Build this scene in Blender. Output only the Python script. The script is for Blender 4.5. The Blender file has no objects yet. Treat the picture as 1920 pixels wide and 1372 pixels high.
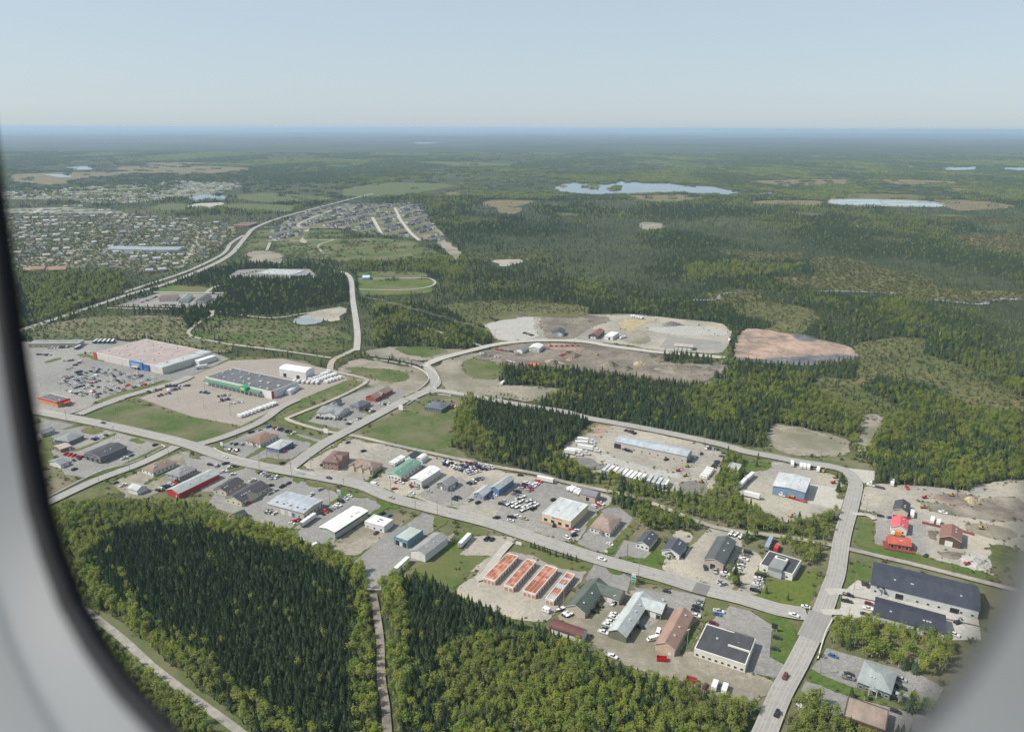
import bpy, math, random, numpy as np
from mathutils import Vector, Matrix
from mathutils.geometry import tessellate_polygon
random.seed(7)
R = math.radians
S = bpy.context.scene
COL = S.collection
# ------------------------------------------------------------------ camera: phone held at an aircraft window, 250 m above the ground
CAM_Z = 250.0
HAZE = 5.4e-5      # scattering per metre of the hazy air
cam_d = bpy.data.cameras.new('camera')
cam = bpy.data.objects.new('camera', cam_d); COL.objects.link(cam)
cam_d.sensor_width = 36.0; cam_d.lens = 36.0 * 1418.0 / 1920.0
cam_d.clip_start = 0.005; cam_d.clip_end = 200000.0
PITCH = math.atan(445.5 / 1418.0)
cam.location = (0, 0, CAM_Z)
cam.matrix_world = Matrix.Translation((0, 0, CAM_Z)) @ Matrix.Rotation(R(90) - PITCH, 4, 'X') @ Matrix.Rotation(R(0.2), 4, 'Z')
cam_d.dof.use_dof = True; cam_d.dof.focus_distance = 600.0; cam_d.dof.aperture_fstop = 8.0
S.camera = cam
# ------------------------------------------------------------------ sky and sun
SUN_EL, SUN_AZ = R(47), R(-98)      # azimuth clockwise from the view direction (+Y): sun on the left, a little behind
W = bpy.data.worlds.new('World'); S.world = W; W.use_nodes = True
nt = W.node_tree; nt.nodes.clear()
sky = nt.nodes.new('ShaderNodeTexSky'); sky.sky_type = 'NISHITA'; sky.sun_disc = False
sky.sun_elevation = SUN_EL; sky.sun_rotation = SUN_AZ
sky.altitude = 1500; sky.air_density = 1.0; sky.dust_density = 3.0; sky.ozone_density = 1.0
bg = nt.nodes.new('ShaderNodeBackground'); bg.inputs[1].default_value = 0.102
out = nt.nodes.new('ShaderNodeOutputWorld')
veil = nt.nodes.new('ShaderNodeMix'); veil.data_type = 'RGBA'; veil.inputs[0].default_value = 0.72      # high thin overcast, the same all over the sky
veil.inputs[7].default_value = (4.35, 5.1, 5.6, 1); nt.links.new(sky.outputs[0], veil.inputs[6])
nt.links.new(veil.outputs[2], bg.inputs[0]); nt.links.new(bg.outputs[0], out.inputs[0])
sun_d = bpy.data.lights.new('sun', 'SUN'); sun_d.energy = 4.8; sun_d.angle = R(0.9); sun_d.color = (1.0, 0.94, 0.85)
sun = bpy.data.objects.new('sun', sun_d); COL.objects.link(sun)
sdir = Vector((math.sin(SUN_AZ) * math.cos(SUN_EL), math.cos(SUN_AZ) * math.cos(SUN_EL), math.sin(SUN_EL)))
sun.rotation_euler = sdir.to_track_quat('Z', 'Y').to_euler(); sun.location = (0, 0, 400)
S.view_settings.view_transform = 'Standard'; S.view_settings.look = 'None'
S.view_settings.exposure = 0.36; S.view_settings.gamma = 1.0; S.view_settings.use_curve_mapping = False
S.render.engine = 'CYCLES'; C = S.cycles
C.use_denoising = True; C.max_bounces = 4; C.diffuse_bounces = 2; C.glossy_bounces = 2; C.transmission_bounces = 2
C.transparent_max_bounces = 4; C.volume_bounces = 1; C.use_adaptive_sampling = True; C.adaptive_threshold = 0.02
C.caustics_reflective = False; C.caustics_refractive = False
# ------------------------------------------------------------------ survey of the place, metres on the ground (x right, y away from the camera)
D = {}
D['WIRE'] = [(-224.6,1091.1),(-192.0,1063.0),(-156.8,1029.6),(-125.2,998.1),(-88.7,959.7),(-54.5,921.2),(-23.2,890.5)]
D['DENSE'] = [[(-17.5,787.8),(57.7,779.1),(151.8,727.0),(227.2,744.8),(257.4,790.9),(329.4,737.3),(320.0,620.6),(281.0,573.6),(225.7,619.7),(206.2,572.9),(68.2,644.1),(25.1,664.3)],[(358.5,704.9),(469.3,793.4),(528.4,739.5),(415.8,515.3),(370.0,506.1),(275.3,505.4),(280.5,552.5)],[(-199.9,1062.9),(-139.5,1092.4),(-77.1,1044.1),(-17.5,893.1),(-49.7,858.6),(-113.1,872.1),(-143.4,852.8),(-162.9,852.5)],[(-569.4,1256.6),(-528.7,1411.8),(-474.4,1452.2),(-344.8,1342.5),(-292.4,1277.2),(-248.4,1123.9),(-282.7,1087.3),(-343.6,1030.8),(-430.1,1062.1),(-441.7,1159.2),(-375.1,1187.3),(-466.5,1228.4)],[(-52.6,576.2),(-54.3,656.5),(-31.0,693.2),(72.4,637.5),(41.1,560.8),(51.6,508.0),(16.4,521.3)],[(95.7,1040.0),(217.0,1035.1),(289.5,985.6),(306.7,968.1),(345.3,1100.0),(184.3,1127.8),(100.5,1096.2)],[(-633.1,966.7),(-605.1,1169.8),(-692.1,1335.9),(-880.2,1332.3)],[(52.0,511.7),(63.4,487.5),(66.1,476.1),(74.9,472.7),(83.7,457.3),(80.1,442.1),(72.7,431.9),(81.3,440.4),(96.4,438.1),(107.6,441.8),(118.6,435.8),(131.8,449.4),(137.1,445.7),(151.8,436.0),(147.4,423.1),(155.4,427.8),(162.8,430.2),(169.2,431.4),(170.7,423.3),(175.6,406.7),(175.2,396.3),(182.8,398.4),(198.9,419.4),(213.9,443.0),(226.3,467.0),(198.2,449.2),(170.8,454.1),(161.8,475.4),(164.8,500.2),(178.0,524.0),(180.8,546.2),(173.8,564.4),(176.3,564.2),(165.9,542.4),(155.3,518.7),(141.3,487.9),(123.7,490.7),(104.2,495.8),(74.3,519.7),(52.3,529.4),(37.1,553.8),(29.7,541.3)]]
D['WOOD'] = [
 (0,1,[(52.0,511.7),(63.4,487.5),(66.1,476.1),(74.9,472.7),(83.7,457.3),(80.1,442.1),(72.7,431.9),(81.3,440.4),(96.4,438.1),(107.6,441.8),(118.6,435.8),(131.8,449.4),(137.1,445.7),(151.8,436.0),(147.4,423.1),(155.4,427.8),(162.8,430.2),(169.2,431.4),(170.7,423.3),(175.6,406.7),(175.2,396.3),(182.8,398.4),(198.9,419.4),(213.9,443.0),(226.3,467.0),(198.2,449.2),(170.8,454.1),(161.8,475.4),(164.8,500.2),(178.0,524.0),(180.8,546.2),(173.8,564.4),(176.3,564.2),(165.9,542.4),(155.3,518.7),(141.3,487.9),(123.7,490.7),(104.2,495.8),(74.3,519.7),(52.3,529.4),(37.1,553.8),(29.7,541.3)]),
 (1,0.75,[(170.5,342.6),(185.2,343.8),(194.5,339.3),(222.6,326.5),(222.6,319.3),(208.3,302.7),(196.1,302.6),(175.9,313.5),(161.2,323.0),(152.0,314.9)]),
 (1,0.35,[(183.0,564.5),(198.6,562.7),(204.4,545.5),(201.3,535.9),(195.3,530.8),(181.8,544.5)]),
 (1,0.8,[(231.4,485.9),(239.0,497.7),(248.4,507.0),(251.8,525.4),(243.6,524.5),(243.9,513.2)]),
 (1,0.6,[(-382.6,561.3),(-359.9,538.0),(-335.0,514.8),(-317.8,511.8),(-331.0,488.7),(-336.1,481.4)]),
 (1,1,[(171.6,840.6),(226.2,822.3),(220.7,800.3),(184.6,804.0),(169.6,810.1)]),
 (1,0.6,[(125.5,384.0),(134.1,395.0),(134.3,386.0),(127.6,371.7),(123.1,373.1)]),
 (1,0.9,[(132.5,288.0),(138.6,284.6),(146.1,273.2),(160.1,265.1),(158.2,261.0),(109.6,260.8),(123.4,277.9)]),
 (1,0.9,[(-15.7,797.5),(18.3,781.8),(54.1,774.3),(77.0,763.1),(74.0,730.3),(28.9,736.9),(-5.5,751.0)]),
 (0,0.5,[(299.8,565.2),(287.6,544.2),(298.2,535.7),(315.2,522.1),(323.8,550.3)]),
]
D['CONIF'] = [[(-260.9,425.9),(-226.7,432.7),(-171.8,413.7),(-112.5,387.5),(-92.4,374.1),(-77.3,306.9),(-71.2,265.4),(-92.0,265.3),(-126.6,291.9),(-173.0,330.7),(-209.9,368.2)],[(-64.0,380.1),(-32.6,367.9),(-5.7,347.7),(20.0,338.4),(8.9,329.2),(-16.1,329.1),(-36.1,314.0),(-37.5,294.4),(-49.9,313.9),(-57.3,353.6)],[(-34.8,680.0),(65.6,637.4),(56.9,593.6),(4.9,564.9),(-28.4,605.1)],[(171.6,840.6),(226.2,822.3),(220.7,800.3),(169.6,810.1)]]
D['PATCH'] = [
 ('town_ground','scrub',[(-663.2,887.8),(-585.8,888.8),(-526.5,899.4),(-387.9,836.4),(-326.5,820.2),(-299.2,828.9),(-242.2,821.2),(-209.3,785.5),(-193.1,778.1),(-182.0,767.0),(-155.0,756.4),(-113.9,767.8),(-93.2,786.9),(-49.4,838.4),(-22.2,860.8),(-23.1,896.1),(-39.0,969.3),(-4.0,1035.8),(166.0,1044.8),(241.1,1008.4),(267.2,899.9),(245.1,818.7),(194.4,771.3),(224.4,744.8),(199.5,722.5),(149.1,742.2),(75.9,788.8),(23.3,788.2),(-11.6,787.8),(-16.6,747.3),(-8.1,730.3),(48.5,720.9),(63.7,709.8),(25.7,683.2),(-10.3,693.4),(-46.9,697.6),(-51.8,656.5),(-51.3,617.1),(-51.7,576.2),(-17.1,536.1),(16.4,521.3),(49.6,508.0),(57.2,526.2),(41.1,560.8),(46.5,577.0),(66.4,624.5),(91.7,633.7),(155.6,600.8),(208.9,567.6),(230.4,619.7),(254.0,620.0),(281.0,573.6),(280.0,532.8),(267.4,505.3),(296.7,501.2),(323.3,492.9),(346.1,499.0),(377.7,515.0),(415.0,519.8),(378.4,436.9),(243.5,252.7),(205.5,252.6),(193.5,279.9),(150.6,293.3),(115.2,252.2),(98.5,252.1),(116.2,279.5),(106.7,280.1),(95.9,284.1),(87.5,288.8),(82.5,293.0),(73.4,296.5),(63.2,300.5),(51.6,304.9),(42.1,312.9),(34.9,321.3),(18.8,334.4),(10.0,336.1),(1.6,339.6),(-4.1,343.2),(-10.2,349.6),(-21.8,356.3),(-32.2,362.1),(-36.0,366.1),(-48.9,379.7),(-58.8,385.0),(-68.3,381.7),(-72.4,376.3),(-77.2,374.1),(-81.0,376.8),(-84.9,387.7),(-93.3,393.8),(-108.6,406.7),(-113.3,412.8),(-127.8,414.0),(-139.7,426.7),(-150.0,431.9),(-161.9,440.0),(-173.7,444.1),(-187.4,444.0),(-199.6,456.9),(-220.2,468.8),(-250.3,470.1),(-274.3,488.4),(-288.3,487.5),(-299.0,476.8),(-313.6,459.0),(-345.4,425.3)]),
 ('meadow','meadow',[(-391.3,640.2),(-371.6,682.1),(-363.4,680.7),(-319.3,652.8),(-288.4,636.2),(-241.9,617.9),(-235.0,609.0),(-237.0,592.9),(-254.2,574.4),(-255.7,574.4),(-269.9,577.9),(-315.9,601.5),(-370.0,632.2)]),
 ('grass_field','grass',[(-243.6,631.2),(-223.4,673.8),(-219.5,666.9),(-225.7,628.1),(-232.2,624.1)]),
 ('grass_field','grass',[(-216.4,630.1),(-197.2,670.1),(-168.6,723.6),(-161.7,734.1),(-166.9,748.5),(-183.1,723.4),(-206.6,677.6),(-216.1,659.6),(-216.9,645.2)]),
 ('meadow','meadow',[(-199.2,639.8),(-173.4,681.0),(-152.5,710.2),(-148.7,690.7),(-179.9,651.3),(-181.0,631.8),(-148.5,606.0),(-165.8,605.9),(-184.2,621.1)]),
 ('grass_field','meadow',[(-131.1,590.1),(-100.6,663.1),(-77.0,638.7),(-49.1,667.8),(-51.3,617.1),(-48.9,572.9),(-72.4,564.1),(-109.8,583.4)]),
 ('gravel_yard','dirt',[(-190.7,785.8),(-176.9,822.0),(-156.1,814.0),(-99.0,786.8),(-88.4,759.0),(-86.4,724.4),(-93.8,697.1),(-111.4,692.3),(-147.2,732.1),(-180.4,759.8)]),
 ('grass_field','meadow',[(-186.9,789.7),(-151.3,786.2),(-115.1,777.1),(-105.4,746.4),(-125.9,735.8),(-163.2,758.2)]),
 ('gravel_yard','dirt',[(-179.5,847.7),(-141.3,875.5),(-82.2,860.1),(-50.6,860.5),(-95.7,810.6),(-160.6,839.2)]),
 ('grass_field','meadow',[(-143.1,866.2),(-109.2,875.9),(-69.0,853.5),(-97.1,822.9),(-123.6,839.6)]),
 ('gravel_yard','dirt',[(-88.2,806.6),(-37.8,856.1),(-8.7,787.9),(-13.8,747.4),(-5.3,727.0),(61.4,714.6),(25.6,678.7),(-31.2,697.8),(-74.0,719.6)]),
 ('grass_field','meadow',[(-58.4,807.0),(-34.0,838.6),(-8.7,787.9),(-11.1,747.4),(-44.6,750.6)]),
 ('clearing','dirt',[(-29.7,725.0),(21.8,730.6),(47.2,717.6),(23.3,686.2),(-15.6,701.1)]),
 ('parking_lot','asphalt',[(-596.3,884.6),(-523.9,893.1),(-488.7,896.2),(-344.6,840.2),(-320.9,820.5),(-326.0,797.2),(-339.5,752.1),(-341.1,739.3),(-360.4,742.7),(-397.2,674.2),(-395.0,665.2),(-400.0,650.5),(-403.5,644.0),(-438.0,655.9),(-462.6,669.0)]),
 ('parking_lot','warmlot',[(-363.3,689.8),(-342.2,742.0),(-331.4,770.9),(-317.6,812.0),(-260.3,821.0),(-182.8,770.7),(-170.7,745.6),(-205.1,683.8),(-217.3,666.2),(-237.8,617.9),(-289.6,639.3)]),
 ('parking_lot','asphalt',[(-242.5,569.1),(-225.9,600.3),(-212.9,615.9),(-187.7,602.8),(-159.9,586.5),(-159.6,580.5),(-169.2,546.7),(-198.7,545.5),(-211.9,549.5),(-219.0,554.9)]),
 ('parking_lot','asphalt',[(-182.3,629.1),(-179.1,640.0),(-171.7,678.0),(-152.5,710.2),(-133.2,727.4),(-108.3,710.6),(-105.6,691.1),(-130.8,635.0),(-146.5,609.8)]),
 ('gravel_yard','gravel',[(-166.4,540.8),(-139.7,592.3),(-105.6,576.8),(-72.7,558.8),(-18.2,532.3),(16.4,518.5),(39.6,505.3),(69.1,489.3),(72.5,480.4),(51.8,448.5),(45.2,426.6),(34.1,422.6),(14.2,435.7),(-21.1,453.8),(-59.1,473.9),(-101.0,500.7),(-145.1,521.8)]),
 ('parking_lot','asphalt',[(-68.1,486.9),(-56.6,506.6),(-38.5,517.9),(-26.2,497.6),(-36.9,464.8),(-50.0,472.9)]),
 ('parking_lot','asphalt',[(-12.6,454.1),(5.6,508.2),(30.6,505.3),(66.8,481.8),(45.3,434.6),(38.3,422.9),(14.8,436.8)]),
 ('parking_lot','asphalt',[(41.3,422.6),(48.0,436.8),(59.3,462.2),(65.3,469.2),(74.6,470.6),(82.0,454.7),(59.4,411.3),(51.7,413.7)]),
 ('parking_lot','asphalt',[(62.7,406.0),(71.9,426.1),(78.2,423.8),(86.2,411.5),(80.9,404.0)]),
 ('gravel_yard','gravel',[(108.6,440.6),(117.7,434.6),(111.8,421.7),(102.7,429.8)]),
 ('driveway','gravel',[(89.7,395.7),(93.7,405.1),(103.0,405.2),(112.2,418.4),(124.5,434.6),(131.8,444.4),(136.8,444.5),(150.8,434.8),(145.6,423.1),(144.4,413.0),(131.6,394.0),(129.1,377.3),(124.1,370.8),(120.8,372.6),(97.6,384.8),(92.2,388.7)]),
 ('parking_lot','gravel',[(147.4,415.2),(153.7,410.9),(149.6,394.1),(144.4,390.0),(147.6,384.1),(140.7,369.1),(131.6,365.4),(126.2,369.0),(132.1,376.4),(133.8,390.0)]),
 ('lawn','lawn',[(148.1,382.2),(166.8,382.3),(185.6,398.4),(170.3,365.6),(161.9,356.0),(154.4,355.1),(143.4,361.0),(132.9,366.3),(141.0,370.0)]),
 ('lawn','lawn',[(144.3,389.5),(148.0,396.1),(151.2,392.1),(149.4,388.1)]),
 ('lawn','grass',[(85.8,409.4),(96.1,420.5),(93.4,406.2),(88.9,394.7),(92.2,388.7),(86.1,391.7),(66.3,402.8),(69.2,407.1),(80.3,404.0)]),
 ('gravel_yard','gravel',[(51.1,590.4),(62.2,598.8),(88.9,625.0),(102.4,614.0),(135.4,597.3),(173.7,566.0),(170.8,549.5),(155.5,522.0),(140.6,487.9),(125.4,492.2),(105.7,496.5),(74.5,521.3),(52.5,531.1),(37.2,555.6),(41.9,570.6)]),
 ('dirt_lot','pinkdirt',[(65.7,600.9),(75.5,624.8),(88.3,616.5),(76.3,594.7)]),
 ('dirt_ground','darkgravel',[(43.9,553.8),(64.8,552.2),(66.7,541.6),(90.8,534.8),(68.1,527.9),(52.8,534.5)]),
 ('gravel_tracks','palegravel',[(65.3,557.7),(75.5,560.5),(85.4,548.8),(98.9,540.1),(118.8,528.3),(130.0,520.2),(124.7,515.3),(113.3,518.4),(90.1,529.8),(72.6,541.6)]),
 ('gravel_ground','darkgravel',[(122.0,508.9),(133.9,512.2),(144.4,509.1),(141.0,489.4),(125.7,493.7)]),
 ('gravel_yard','gravel',[(182.1,525.7),(208.3,548.2),(213.1,544.7),(244.3,524.5),(249.0,510.1),(234.9,483.0),(225.3,466.3),(193.2,452.9),(185.1,447.8),(171.2,455.4),(162.2,476.8),(165.5,500.2)]),
 ('parking_lot','concrete',[(208.9,485.0),(221.2,508.0),(238.1,500.7),(230.1,484.4),(235.1,482.7),(227.1,468.3),(208.6,477.2)]),
 ('grass_field','grass',[(175.9,529.0),(182.3,546.2),(204.7,546.4),(201.3,535.9),(194.7,529.1),(183.3,527.4)]),
 ('dirt_clearing','dirt',[(215.7,598.7),(233.7,629.3),(243.7,621.9),(256.9,613.0),(273.1,606.1),(286.0,589.2),(273.2,561.9),(250.6,555.7),(224.2,558.5),(214.2,573.9)]),
 ('parking_lot','concrete',[(252.3,537.2),(278.3,529.8),(276.7,524.8),(271.2,514.2),(260.9,508.6),(261.6,523.0)]),
 ('gravel_yard','gravel',[(259.1,503.6),(273.1,508.3),(305.7,504.0),(329.3,496.6),(351.3,510.5),(385.0,517.1),(412.2,517.4),(331.5,400.5),(313.6,422.1),(302.3,422.1),(284.6,400.2),(286.6,384.2),(266.8,392.0),(254.6,408.5),(249.9,410.6),(229.2,422.7),(243.7,450.5),(237.4,463.4)]),
 ('dirt_ground','mud',[(287.4,481.7),(315.3,472.1),(336.9,486.3),(355.6,489.4),(362.5,482.2),(359.1,459.0),(328.5,451.1),(312.5,456.1),(296.2,461.2),(284.3,469.1)]),
 ('dirt_ground','pinkdirt',[(298.7,490.4),(320.7,493.5),(335.2,489.2),(326.2,474.9),(312.0,472.1),(302.6,478.9)]),
 ('dirt_ground','mud',[(263.9,412.9),(274.0,415.2),(282.1,410.8),(270.9,404.3),(263.9,407.5)]),
 ('dirt_ground','mud',[(272.6,440.7),(278.2,438.3),(271.2,426.4),(267.6,431.1)]),
 ('dirt_ground','dirt',[(303.2,450.9),(325.4,446.0),(330.1,433.9),(313.5,426.7),(302.5,433.7),(297.5,440.9)]),
 ('gravel_heap_ground','palegravel',[(273.8,406.5),(288.7,415.3),(293.0,406.6),(286.6,394.1),(276.2,389.0),(269.1,396.0)]),
 ('parking_lot','asphalt',[(229.2,422.7),(243.1,450.5),(255.7,454.4),(275.3,448.2),(255.8,410.7),(248.7,410.6),(234.7,420.5)]),
 ('lawn','grass',[(216.4,424.9),(233.5,457.5),(239.6,456.8),(242.2,447.9),(229.2,422.7),(236.6,419.4),(254.0,409.6),(259.3,404.3),(284.6,389.1),(282.0,380.3),(254.9,395.9),(221.9,410.4)]),
 ('lawn','grass',[(189.9,371.2),(205.3,401.0),(216.9,398.1),(208.2,379.9),(201.3,382.5),(196.0,371.2)]),
 ('parking_lot','concrete',[(187.8,370.5),(201.3,382.5),(208.3,379.2),(205.0,371.9),(250.0,345.3),(241.6,328.7),(223.7,328.6),(221.9,332.9),(197.3,353.2),(186.4,344.9),(176.2,346.0),(171.4,344.9),(177.6,353.1),(185.2,367.9)]),
 ('grass_field','scrub',[(170.9,343.7),(185.2,343.8),(194.5,339.3),(223.2,327.5),(223.2,320.3),(208.3,302.7),(195.4,302.6),(174.8,314.0),(159.5,322.0),(151.7,313.9)]),
 ('parking_lot','asphalt',[(151.9,312.9),(159.5,322.0),(174.8,314.0),(196.7,302.6),(203.3,293.6),(191.5,280.7),(162.2,292.5),(149.2,302.4),(145.8,307.1)]),
 ('parking_lot','asphalt',[(135.0,291.5),(139.8,297.7),(146.3,295.1),(156.8,287.3),(177.3,279.0),(193.1,272.6),(175.4,261.1),(146.4,274.0),(139.7,278.0),(139.2,286.3)]),
 ('lawn','grass',[(140.4,299.6),(145.4,306.1),(149.2,302.4),(162.2,292.5),(179.8,281.5),(176.9,279.4),(157.0,287.7),(144.1,296.0)]),
 ('parking_lot','asphalt',[(-404.7,600.8),(-423.5,633.8),(-406.1,627.1),(-380.7,616.1),(-338.6,601.4),(-301.0,581.3),(-285.8,571.6),(-287.0,564.0),(-307.6,524.9),(-318.6,513.4),(-336.1,518.1),(-360.8,548.6),(-373.1,563.2),(-363.0,576.8),(-380.8,580.6)]),
 ('gravel_yard','dirt',[(-294.2,504.1),(-282.5,525.1),(-272.4,560.4),(-261.1,562.3),(-237.9,549.7),(-226.6,539.1),(-237.5,522.1),(-254.9,487.8),(-257.6,479.2),(-272.9,480.5),(-275.1,487.7),(-289.8,499.5)]),
 ('parking_lot','asphalt',[(-265.8,560.4),(-246.3,553.2),(-226.3,548.0),(-203.8,534.1),(-192.3,525.8),(-169.4,516.2),(-159.6,511.4),(-127.1,491.8),(-89.0,474.8),(-83.3,472.1),(-88.8,465.2),(-107.1,429.9),(-115.8,422.8),(-137.5,439.2),(-152.7,440.4),(-176.6,452.7),(-201.7,465.7),(-211.3,473.9),(-212.5,491.1),(-221.9,491.0),(-234.8,506.1)]),
 ('parking_lot','asphalt',[(-138.2,435.5),(-131.6,455.5),(-115.6,482.9),(-102.3,483.0),(-89.3,469.1),(-90.7,458.4),(-111.3,419.3),(-126.1,421.5),(-131.5,419.2)]),
 ('dirt_ground','dirt',[(-111.9,419.3),(-97.9,445.5),(-84.6,437.0),(-77.4,438.3),(-91.3,410.6),(-96.8,406.2),(-108.7,412.7)]),
 ('parking_lot','asphalt',[(-94.9,399.4),(-77.8,440.7),(-66.1,456.0),(-60.5,462.6),(-61.2,462.0),(-51.6,455.5),(-50.3,436.7),(-56.9,429.5),(-41.1,429.6),(-35.6,436.8),(-39.8,420.4),(-51.9,400.7),(-65.1,401.7),(-60.4,392.9),(-67.3,385.9),(-76.0,385.4),(-73.6,370.7),(-81.6,370.6),(-87.6,396.8)]),
 ('gravel_yard','gravel',[(-32.5,369.6),(-22.6,384.8),(-8.7,405.3),(-1.8,411.8),(5.2,414.0),(24.7,403.4),(45.4,392.2),(41.1,381.3),(26.6,357.5),(19.7,342.5),(9.6,342.4),(-3.5,347.2),(-9.7,353.9),(-21.9,359.9)]),
 ('parking_lot','asphalt',[(43.5,383.3),(50.1,399.4),(57.0,395.3),(66.2,388.3),(69.9,383.4),(61.2,356.0),(53.0,352.6),(46.9,362.9)]),
 ('gravel_yard','dirt',[(23.0,345.5),(32.0,356.6),(41.6,345.6),(55.4,360.6),(71.3,373.9),(91.4,371.4),(107.9,364.8),(101.1,345.9),(94.8,325.3),(82.7,314.6),(92.4,320.9),(111.8,305.7),(120.4,300.9),(125.1,297.1),(111.5,282.5),(101.0,286.0),(88.2,291.3),(76.8,298.7),(58.1,306.4),(49.6,314.4),(42.2,322.8),(39.0,333.9)]),
 ('parking_lot','asphalt',[(68.3,375.3),(83.2,370.0),(91.5,372.0),(108.7,364.8),(101.1,345.9),(97.2,348.3),(80.3,345.8),(68.0,334.0),(66.5,343.3),(81.5,360.7)]),
 ('parking_lot','asphalt',[(103.0,341.2),(119.8,357.1),(129.8,352.2),(137.9,340.2),(128.3,314.8),(134.4,308.8),(126.1,299.9),(112.9,304.7),(126.0,329.8),(113.5,336.6),(103.1,338.8)]),
 ('dirt_ground','gravel',[(-26.5,429.4),(-15.7,431.8),(4.9,428.4),(-1.1,422.6),(-9.0,402.8),(-19.9,389.4),(-31.1,390.3),(-32.4,409.0)]),
 ('grass_field','grass',[(-47.9,400.5),(-39.1,419.3),(-27.3,441.7),(-13.5,438.2),(-15.7,430.6),(-26.1,432.9),(-29.3,414.5),(-32.3,406.9),(-9.9,408.5),(-22.0,394.8),(-32.7,371.5),(-36.0,373.3),(-60.3,391.9)]),
 ('lawn','grass',[(-1.6,413.6),(4.9,424.3),(13.2,422.1),(39.2,404.2),(49.2,400.0),(48.6,393.9),(41.4,389.6),(25.0,395.7),(14.0,407.2),(2.5,411.4)]),
 ('grass_verge','grass',[(13.6,437.4),(37.1,422.3),(40.7,422.9),(45.8,433.4),(60.9,465.1),(62.6,462.5),(47.9,436.4),(41.0,422.9),(45.1,418.4),(43.7,416.1),(26.6,426.2),(14.8,435.6)]),
 ('grass_verge','grass',[(50.5,412.9),(58.3,409.6),(81.6,452.2),(84.8,444.6),(60.2,406.4),(51.5,411.2)]),
 ('grass_verge','grass',[(-25.5,457.9),(-14.5,452.1),(-15.7,450.2),(-24.7,455.3)]),
 ('grass_verge','grass',[(65.9,405.4),(71.5,408.6),(78.2,403.4),(76.4,399.2)]),
 ('grass_verge','grass',[(-128.8,511.5),(-111.3,504.6),(-97.1,528.9),(-95.8,527.3),(-109.2,501.3),(-111.4,501.5)]),
 ('grass_verge','grass',[(-100.8,500.4),(-84.5,492.7),(-83.9,489.0),(-99.7,497.8)]),
 ('grass_verge','grass',[(-77.2,487.2),(-59.8,478.4),(-60.8,475.9),(-76.6,484.7)]),
 ('grass_verge','grass',[(-52.1,471.5),(-37.2,468.9),(-38.5,464.5),(-49.7,470.1)]),
 ('grass_verge','grass',[(-95.3,476.7),(-91.8,479.6),(-76.7,471.3),(-78.0,466.5),(-85.4,468.5),(-95.4,455.1),(-102.5,440.0),(-109.9,425.6),(-112.2,419.9),(-111.6,428.0),(-103.5,444.9),(-96.3,460.4),(-89.6,469.8)]),
 ('grass_verge','grass',[(-71.6,448.9),(-61.3,462.6),(-60.7,460.6),(-66.8,450.2),(-71.0,443.9),(-73.1,441.4)]),
 ('grass_verge','grass',[(-52.2,455.5),(-47.2,456.8),(-41.0,450.4),(-50.3,436.7),(-51.1,437.9)]),
 ('grass_verge','grass',[(-195.9,523.9),(-192.5,528.9),(-170.2,516.8),(-170.9,514.3),(-184.1,518.3)]),
 ('grass_verge','grass',[(-163.4,510.4),(-162.2,513.6),(-155.4,510.5),(-156.9,504.2)]),
 ('grass_verge','grass',[(-151.9,502.7),(-150.7,507.4),(-130.7,499.1),(-132.2,493.8)]),
 ('grass_verge','grass',[(-127.6,491.6),(-125.2,496.1),(-102.7,485.2),(-104.5,480.9),(-118.1,485.1),(-131.6,463.4),(-137.2,450.3),(-143.2,437.8),(-144.8,439.0),(-138.1,453.5),(-128.7,470.2),(-121.6,485.8)]),
 ('grass_verge','grass',[(-95.0,476.0),(-92.3,479.5),(-76.5,471.3),(-79.1,466.5),(-85.8,467.8),(-94.3,453.2),(-110.3,430.9),(-115.0,425.0),(-116.5,426.1),(-98.1,457.0),(-89.3,469.1)]),
 ('grass_verge','grass',[(-217.8,536.6),(-216.5,539.2),(-202.9,531.6),(-213.6,520.7),(-214.9,522.3)]),
 ('grass_verge','grass',[(-195.5,523.3),(-193.6,527.5),(-172.0,517.8),(-172.3,513.7),(-182.6,517.7)]),
 ('grass_verge','grass',[(-242.1,568.2),(-238.0,575.9),(-235.8,572.0),(-234.2,564.4),(-218.7,556.2),(-219.9,555.3),(-234.6,562.5)]),
 ('grass_verge','grass',[(-211.7,549.9),(-206.0,568.5),(-201.6,574.3),(-199.7,570.4),(-208.7,549.0)]),
 ('grass_verge','grass',[(-201.2,546.4),(-193.2,551.8),(-180.4,546.6),(-171.2,548.4),(-158.8,580.5),(-163.2,582.5),(-185.0,598.6),(-194.6,598.5),(-177.9,584.4),(-164.3,580.5),(-173.2,550.2),(-177.4,541.3),(-184.7,538.6)]),
 ('grass_verge','grass',[(-167.6,532.7),(-167.8,536.2),(-157.2,552.1),(-141.3,590.7),(-139.3,588.7),(-154.3,555.8),(-164.7,532.8),(-148.2,522.0),(-148.5,520.4)]),
 ('grass_verge','grass',[(-128.6,510.9),(-125.8,510.9),(-111.1,504.0),(-99.7,531.6),(-97.8,526.6),(-109.3,501.7)]),
 ('grass_verge','grass',[(-373.0,604.3),(-369.7,614.0),(-349.1,604.5),(-356.0,594.6)]),
 ('grass_verge','grass',[(-320.6,583.5),(-318.7,590.2),(-303.6,581.6),(-308.1,576.3)]),
 ('grass_verge','grass',[(-356.5,559.6),(-349.8,571.1),(-340.2,601.4),(-336.5,597.2),(-344.6,573.0),(-350.7,561.6)]),
 ('grass_verge','grass',[(-317.8,511.8),(-309.3,528.2),(-298.8,545.6),(-291.0,567.7),(-286.6,573.5),(-284.2,569.7),(-295.2,539.4),(-310.5,516.6)]),
 ('grass_verge','grass',[(-390.0,606.3),(-383.2,620.6),(-375.6,617.3),(-383.7,609.6)]),
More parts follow.
